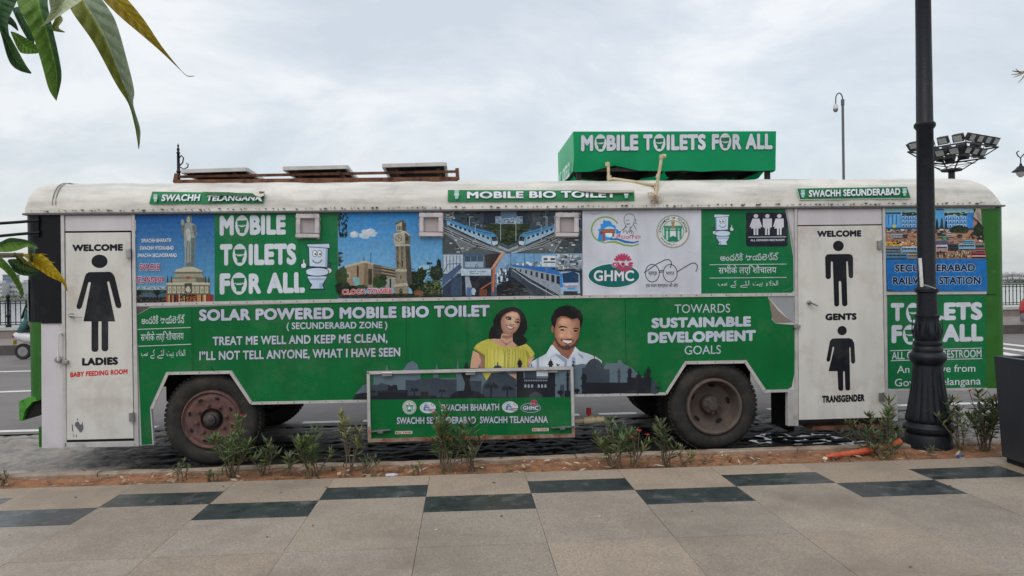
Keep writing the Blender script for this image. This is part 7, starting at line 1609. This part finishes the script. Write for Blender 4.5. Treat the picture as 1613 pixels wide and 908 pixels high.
def flood(c, out_, proto=[]):
    X_ = Vector((-out_.y, out_.x, 0)).normalized(); f = (out_ * 0.86 + Vector((0, 0, -0.5))).normalized(); u_ = f.cross(X_)
    if u_.z < 0: u_ = -u_
    R3 = Matrix((X_, u_, f)).transposed()
    m = MB(); m.box(c, (0.42, 0.33, 0.06), R3); m.box(c + f * 0.045, (0.43, 0.34, 0.03), R3)
    for k in range(-3, 4): m.box(c - f * 0.09 + X_ * 0.06 * k, (0.02, 0.30, 0.12), R3)
    m.bar(c - X_ * 0.25, c - X_ * 0.25 - u_ * 0.22, 0.02, 0.03); m.bar(c + X_ * 0.25, c + X_ * 0.25 - u_ * 0.22, 0.02, 0.03)
    h = m.build('floodlight_head', M_mast, ft, bevel=0.012); m = MB(); m.box(c + f * 0.063, (0.35, 0.25, 0.008), R3); m.build('lens', M_lens, h)
for r_, n_ in ((RU, 4), (RL, 3)):
    for i in range(4):
        a, b = r_[i], r_[(i + 1) % 4]; o_ = (a + b) / 2 - ctr; o_.z = 0; o_.normalize()
        for k in range(n_): flood(a.lerp(b, (k + 0.5) / n_) + Vector((0, 0, 0.24)) + o_ * 0.03, o_)

# --- scooter with rider, mostly hidden by the bus front
sb = G(37, 566.5, ROAD); ang = math.atan2(fu_.y, fu_.x)
def placer(base):
    Mx = Matrix.Translation(base) @ Matrix.Rotation(ang, 4, 'Z')
    return lambda x, y, z: Mx @ Vector((x, y, z))
Q = placer(sb)
sc = thing('scooter', 'white scooter riding along the far carriageway, its tail showing left of the bus', 'scooter', tuple(sb))
def loft(secs, name, mt, parent, n=14):
    m = MB(); P = []
    for x, z, w, h in secs: P.append([Q(x, w * math.cos(a) * (1 if True else 0), z + h * math.sin(a)) for a in [2 * math.pi * i / n for i in range(n + 1)]])
    m.grid(P); m.face(P[0][:-1]); m.face(list(reversed(P[-1][:-1]))); return m.build(name, mt, parent, smooth=True)
M_sw = mat('scooter_white', (0.60, 0.61, 0.62, 1), rough=0.3, coat=0.3); M_blk = mat('black_rubber', (0.02, 0.02, 0.022, 1), rough=0.7)
for x in (0.0, 1.25):
    m = MB(); c = Q(x, 0, 0.215); ax = (Q(0, 1, 0) - Q(0, 0, 0)).normalized(); fx = (Q(1, 0, 0) - Q(0, 0, 0)).normalized(); P = []
    for i in range(25):
        a = 2 * math.pi * i / 24; rr = [(0.13, -0.04), (0.19, -0.05), (0.215, -0.025), (0.215, 0.025), (0.19, 0.05), (0.13, 0.04)]
        P.append([c + fx * r * math.cos(a) + Vector((0, 0, r * math.sin(a))) + ax * h for r, h in rr])
    m.grid(P); w = m.build('wheel', M_blk, sc, smooth=True); m = MB(); m.tube([c - ax * 0.035, c + ax * 0.035], 0.135, 18); m.build('rim', M_steel, w)
loft([(-0.24, 0.66, 0.03, 0.03), (-0.16, 0.64, 0.11, 0.10), (0.05, 0.60, 0.16, 0.15), (0.30, 0.55, 0.17, 0.17), (0.48, 0.46, 0.12, 0.12), (0.56, 0.36, 0.08, 0.06)], 'rear_cowl', M_sw, sc)
loft([(-0.14, 0.76, 0.08, 0.03), (0.0, 0.78, 0.13, 0.05), (0.35, 0.76, 0.14, 0.05), (0.60, 0.72, 0.09, 0.04)], 'seat', M_blk, sc)
loft([(0.50, 0.30, 0.10, 0.05), (0.80, 0.27, 0.14, 0.04), (0.98, 0.32, 0.14, 0.05)], 'floorboard', M_blk, sc)
loft([(0.94, 0.30, 0.15, 0.05), (1.02, 0.50, 0.19, 0.06), (1.08, 0.75, 0.16, 0.06), (1.06, 0.95, 0.10, 0.06)], 'front_shield', M_sw, sc); loft([(1.05, 0.42, 0.05, 0.04), (1.25, 0.46, 0.08, 0.03), (1.42, 0.36, 0.06, 0.03)], 'front_fender', M_sw, sc)
m = MB(); m.tube([Q(0.98, 0.33, 1.02), Q(1.06, 0.12, 1.03), Q(1.08, 0, 1.02), Q(1.06, -0.12, 1.03), Q(0.98, -0.33, 1.02)], 0.017, 8); m.tube([Q(1.06, 0, 0.9), Q(1.08, 0, 1.02)], 0.05, 8)
for s_ in (1, -1): m.tube([Q(1.02, 0.24 * s_, 1.03), Q(1.0, 0.30 * s_, 1.22)], 0.008, 6); m.lathe([(0, -0.01), (0.055, -0.01), (0.055, 0.01), (0, 0.01)], Q(1.0, 0.31 * s_, 1.25), 'x', 12)
m.build('handlebar', M_blk, sc); m = MB(); m.box(Q(-0.235, 0, 0.63), (0.03, 0.14, 0.06)); m.build('tail_light', mat('red_lens', (0.45, 0.02, 0.02, 1), rough=0.2), sc, bevel=0.01); m = MB(); m.box(Q(-0.22, 0, 0.46), (0.02, 0.17, 0.12)); m.build('number_plate', mat('plate_yellow', (0.5, 0.4, 0.05, 1), rough=0.5), sc)
def skin(name, joints, edges, mt, parent, sub=2):
    me = bpy.data.meshes.new(name); me.from_pydata([tuple(Vector(j[0]) - LOC[parent.name]) for j in joints], edges, []); o = bpy.data.objects.new(name, me); COL.objects.link(o); o.parent = parent; LOC[o.name] = LOC[parent.name]
    md = o.modifiers.new('skin', 'SKIN'); md.use_smooth_shade = True
    for i, j in enumerate(joints): r = j[1]; me.skin_vertices[0].data[i].radius = (r, r) if not isinstance(r, tuple) else r; me.skin_vertices[0].data[i].use_root = (i == 0)
    s2 = o.modifiers.new('sub', 'SUBSURF'); s2.levels = sub; s2.render_levels = sub; me.materials.append(mt); return o
pr = thing('person', 'rider in a teal top with long dark hair on the white scooter', 'person', tuple(Q(0.25, 0, 0.80)))
J = [(Q(0.22, 0, 0.90), (0.15, 0.12)), (Q(0.20, 0, 1.08), (0.13, 0.10)), (Q(0.22, 0, 1.28), (0.16, 0.10)), (Q(0.24, 0, 1.40), 0.06), (Q(0.26, 0, 1.46), 0.05), (Q(0.28, 0, 1.56), (0.08, 0.095)), (Q(0.28, 0, 1.66), (0.07, 0.085)),
     (Q(0.24, 0.18, 1.33), 0.055), (Q(0.45, 0.24, 1.14), 0.042), (Q(0.75, 0.27, 1.07), 0.033), (Q(0.95, 0.30, 1.05), 0.035), (Q(0.24, -0.18, 1.33), 0.055), (Q(0.45, -0.24, 1.14), 0.042), (Q(0.75, -0.27, 1.07), 0.033), (Q(0.95, -0.30, 1.05), 0.035),
     (Q(0.32, 0.10, 0.86), 0.09), (Q(0.66, 0.14, 0.78), 0.065), (Q(0.72, 0.14, 0.40), 0.048), (Q(0.80, 0.14, 0.34), 0.04), (Q(0.32, -0.10, 0.86), 0.09), (Q(0.66, -0.14, 0.78), 0.065), (Q(0.72, -0.14, 0.40), 0.048), (Q(0.80, -0.14, 0.34), 0.04)]
Ed = [(0, 1), (1, 2), (2, 3), (3, 4), (4, 5), (5, 6), (2, 7), (7, 8), (8, 9), (9, 10), (2, 11), (11, 12), (12, 13), (13, 14), (0, 15), (15, 16), (16, 17), (17, 18), (0, 19), (19, 20), (20, 21), (21, 22)]
skin('body', J, Ed, mat('brown_skin', (0.22, 0.11, 0.07, 1), rough=0.55), pr)
M_teal = mat('teal_cloth', (0.045, 0.13, 0.13, 1), rough=0.85, var=0.25, scale=20)
skin('top', [(Q(0.20, 0, 0.86), (0.20, 0.17)), (Q(0.18, 0, 1.08), (0.16, 0.13)), (Q(0.21, 0, 1.28), (0.18, 0.12)), (Q(0.23, 0, 1.38), 0.08), (Q(0.24, 0.19, 1.32), 0.07), (Q(0.42, 0.24, 1.16), 0.058), (Q(0.24, -0.19, 1.32), 0.07), (Q(0.42, -0.24, 1.16), 0.058), (Q(-0.02, 0, 0.80), (0.16, 0.10)), (Q(-0.12, 0.02, 0.72), (0.10, 0.06))], [(0, 1), (1, 2), (2, 3), (2, 4), (4, 5), (2, 6), (6, 7), (0, 8), (8, 9)], M_teal, pr)
skin('trousers', [(Q(0.22, 0, 0.86), (0.17, 0.14)), (Q(0.34, 0.10, 0.86), 0.105), (Q(0.66, 0.14, 0.78), 0.078), (Q(0.72, 0.14, 0.44), 0.062), (Q(0.34, -0.10, 0.86), 0.105), (Q(0.66, -0.14, 0.78), 0.078), (Q(0.72, -0.14, 0.44), 0.062)], [(0, 1), (1, 2), (2, 3), (0, 4), (4, 5), (5, 6)], mat('dark_trousers', (0.03, 0.03, 0.04, 1), rough=0.8), pr)
skin('hair', [(Q(0.25, 0, 1.68), (0.10, 0.09)), (Q(0.19, 0, 1.60), (0.10, 0.07)), (Q(0.13, 0, 1.44), (0.09, 0.05)), (Q(0.04, 0.01, 1.26), (0.07, 0.04)), (Q(-0.04, 0.02, 1.08), (0.035, 0.02))], [(0, 1), (1, 2), (2, 3), (3, 4)], mat('dark_hair', (0.015, 0.012, 0.011, 1), rough=0.5), pr)

# --- red car at the right edge
cb_ = G(1603.5, 527, ROAD); cb_ = cb_ + fu_ * 0.85; Q = placer(cb_ + fn_ * 0.2)
car = thing('parked_car', 'red car with grey bumper at the right edge, by the far kerb', 'car', tuple(cb_ + fu_ * 1.9))
M_red = mat('red_car_paint', (0.30, 0.018, 0.022, 1), rough=0.28, coat=0.5, var=0.05); M_bump = mat('grey_bumper', (0.17, 0.18, 0.19, 1), rough=0.5)
pf = [(0.02, 0.62), (0.0, 0.80), (0.05, 0.98), (0.22, 1.30), (0.34, 1.44), (0.70, 1.52), (1.60, 1.52), (1.95, 1.46), (2.65, 1.02), (3.55, 0.88), (3.78, 0.72), (3.80, 0.45)]
hw = lambda z: 0.80 if z < 0.98 else 0.80 - 0.20 * (z - 0.98) / 0.54
m = MB(); P = []
for x, z in pf: w = hw(z); P.append([Q(x, w * f, z + (0.02 * (1 - f * f) if z > 1.2 else 0)) for f in (-1, -0.9, -0.5, 0, 0.5, 0.9, 1)])
m.grid(P)
for s_ in (-1, 1):
    side_ = [Q(x, s_ * hw(z), z) for x, z in pf] + [Q(3.35, s_ * 0.8, 0.30)] + [Q(3.05 + 0.33 * math.cos(a), s_ * 0.8, 0.32 + 0.33 * math.sin(a)) for a in [i * math.pi / 8 for i in range(9)]] + [Q(1.15, s_ * 0.8, 0.28)] + [Q(0.72 + 0.33 * math.cos(a), s_ * 0.8, 0.32 + 0.33 * math.sin(a)) for a in [i * math.pi / 8 for i in range(9)]] + [Q(0.1, s_ * 0.8, 0.4)]
    m.face(side_)
m.build('body', M_red, car)
m = MB(); P = []
for x, z in ((-0.04, 0.32), (-0.07, 0.45), (-0.05, 0.60), (0.02, 0.64)): P.append([Q(x + 0.10 * abs(f) ** 4, 0.82 * f, z) for f in (-1, -0.8, -0.4, 0, 0.4, 0.8, 1)])
m.grid(P)
for s_ in (-1, 1): m.face([Q(0.06, s_ * 0.82, 0.32), Q(0.06, s_ * 0.82, 0.64), Q(0.40, s_ * 0.812, 0.62), Q(0.38, s_ * 0.812, 0.40), Q(0.3, s_ * 0.812, 0.30)])
m.build('rear_bumper', M_bump, car)
m = MB()
for s_ in (-1, 1): m.face([Q(0.36, s_ * (hw(1.06) + 0.004), 1.04), Q(0.50, s_ * (hw(1.40) + 0.004), 1.40), Q(1.85, s_ * (hw(1.42) + 0.004), 1.42), Q(2.45, s_ * (hw(1.06) + 0.004), 1.04)])
m.face([Q(0.075, -0.66, 1.04), Q(0.075, 0.66, 1.04), Q(0.275, 0.58, 1.38), Q(0.275, -0.58, 1.38)]); m.build('window_glass', mat('car_glass', (0.012, 0.014, 0.016, 1), rough=0.08), car)
for s_ in (-1, 1):
    m = MB(); m.face([Q(-0.012, s_ * 0.80, 0.70), Q(-0.012, s_ * 0.56, 0.72), Q(0.03, s_ * 0.58, 0.98), Q(0.05, s_ * 0.80, 1.0)]); m.face([Q(-0.012, s_ * 0.806, 0.70), Q(0.05, s_ * 0.806, 1.0), Q(0.20, s_ * 0.806, 0.96), Q(0.16, s_ * 0.806, 0.74)]); m.build('tail_light', MATS['red_lens'], car)
m = MB(); m.box(Q(0.20, 0, 1.50), (0.22, 1.2, 0.05)); m.build('spoiler', M_blk, car, bevel=0.01)
for x in (0.72, 3.05):
    for s_ in (-1, 1):
        m = MB(); a_, b_ = Q(x, s_ * 0.62, 0.30), Q(x, s_ * 0.80, 0.30); m.tube([a_, a_.lerp(b_, 0.15), a_.lerp(b_, 0.85), b_], [0.27, 0.30, 0.30, 0.27], 22); w = m.build('wheel', M_tyre, car, smooth=True); m = MB(); m.tube([a_.lerp(b_, 0.9), a_.lerp(b_, 1.03)], 0.19, 20); m.build('rim', M_steel, w)
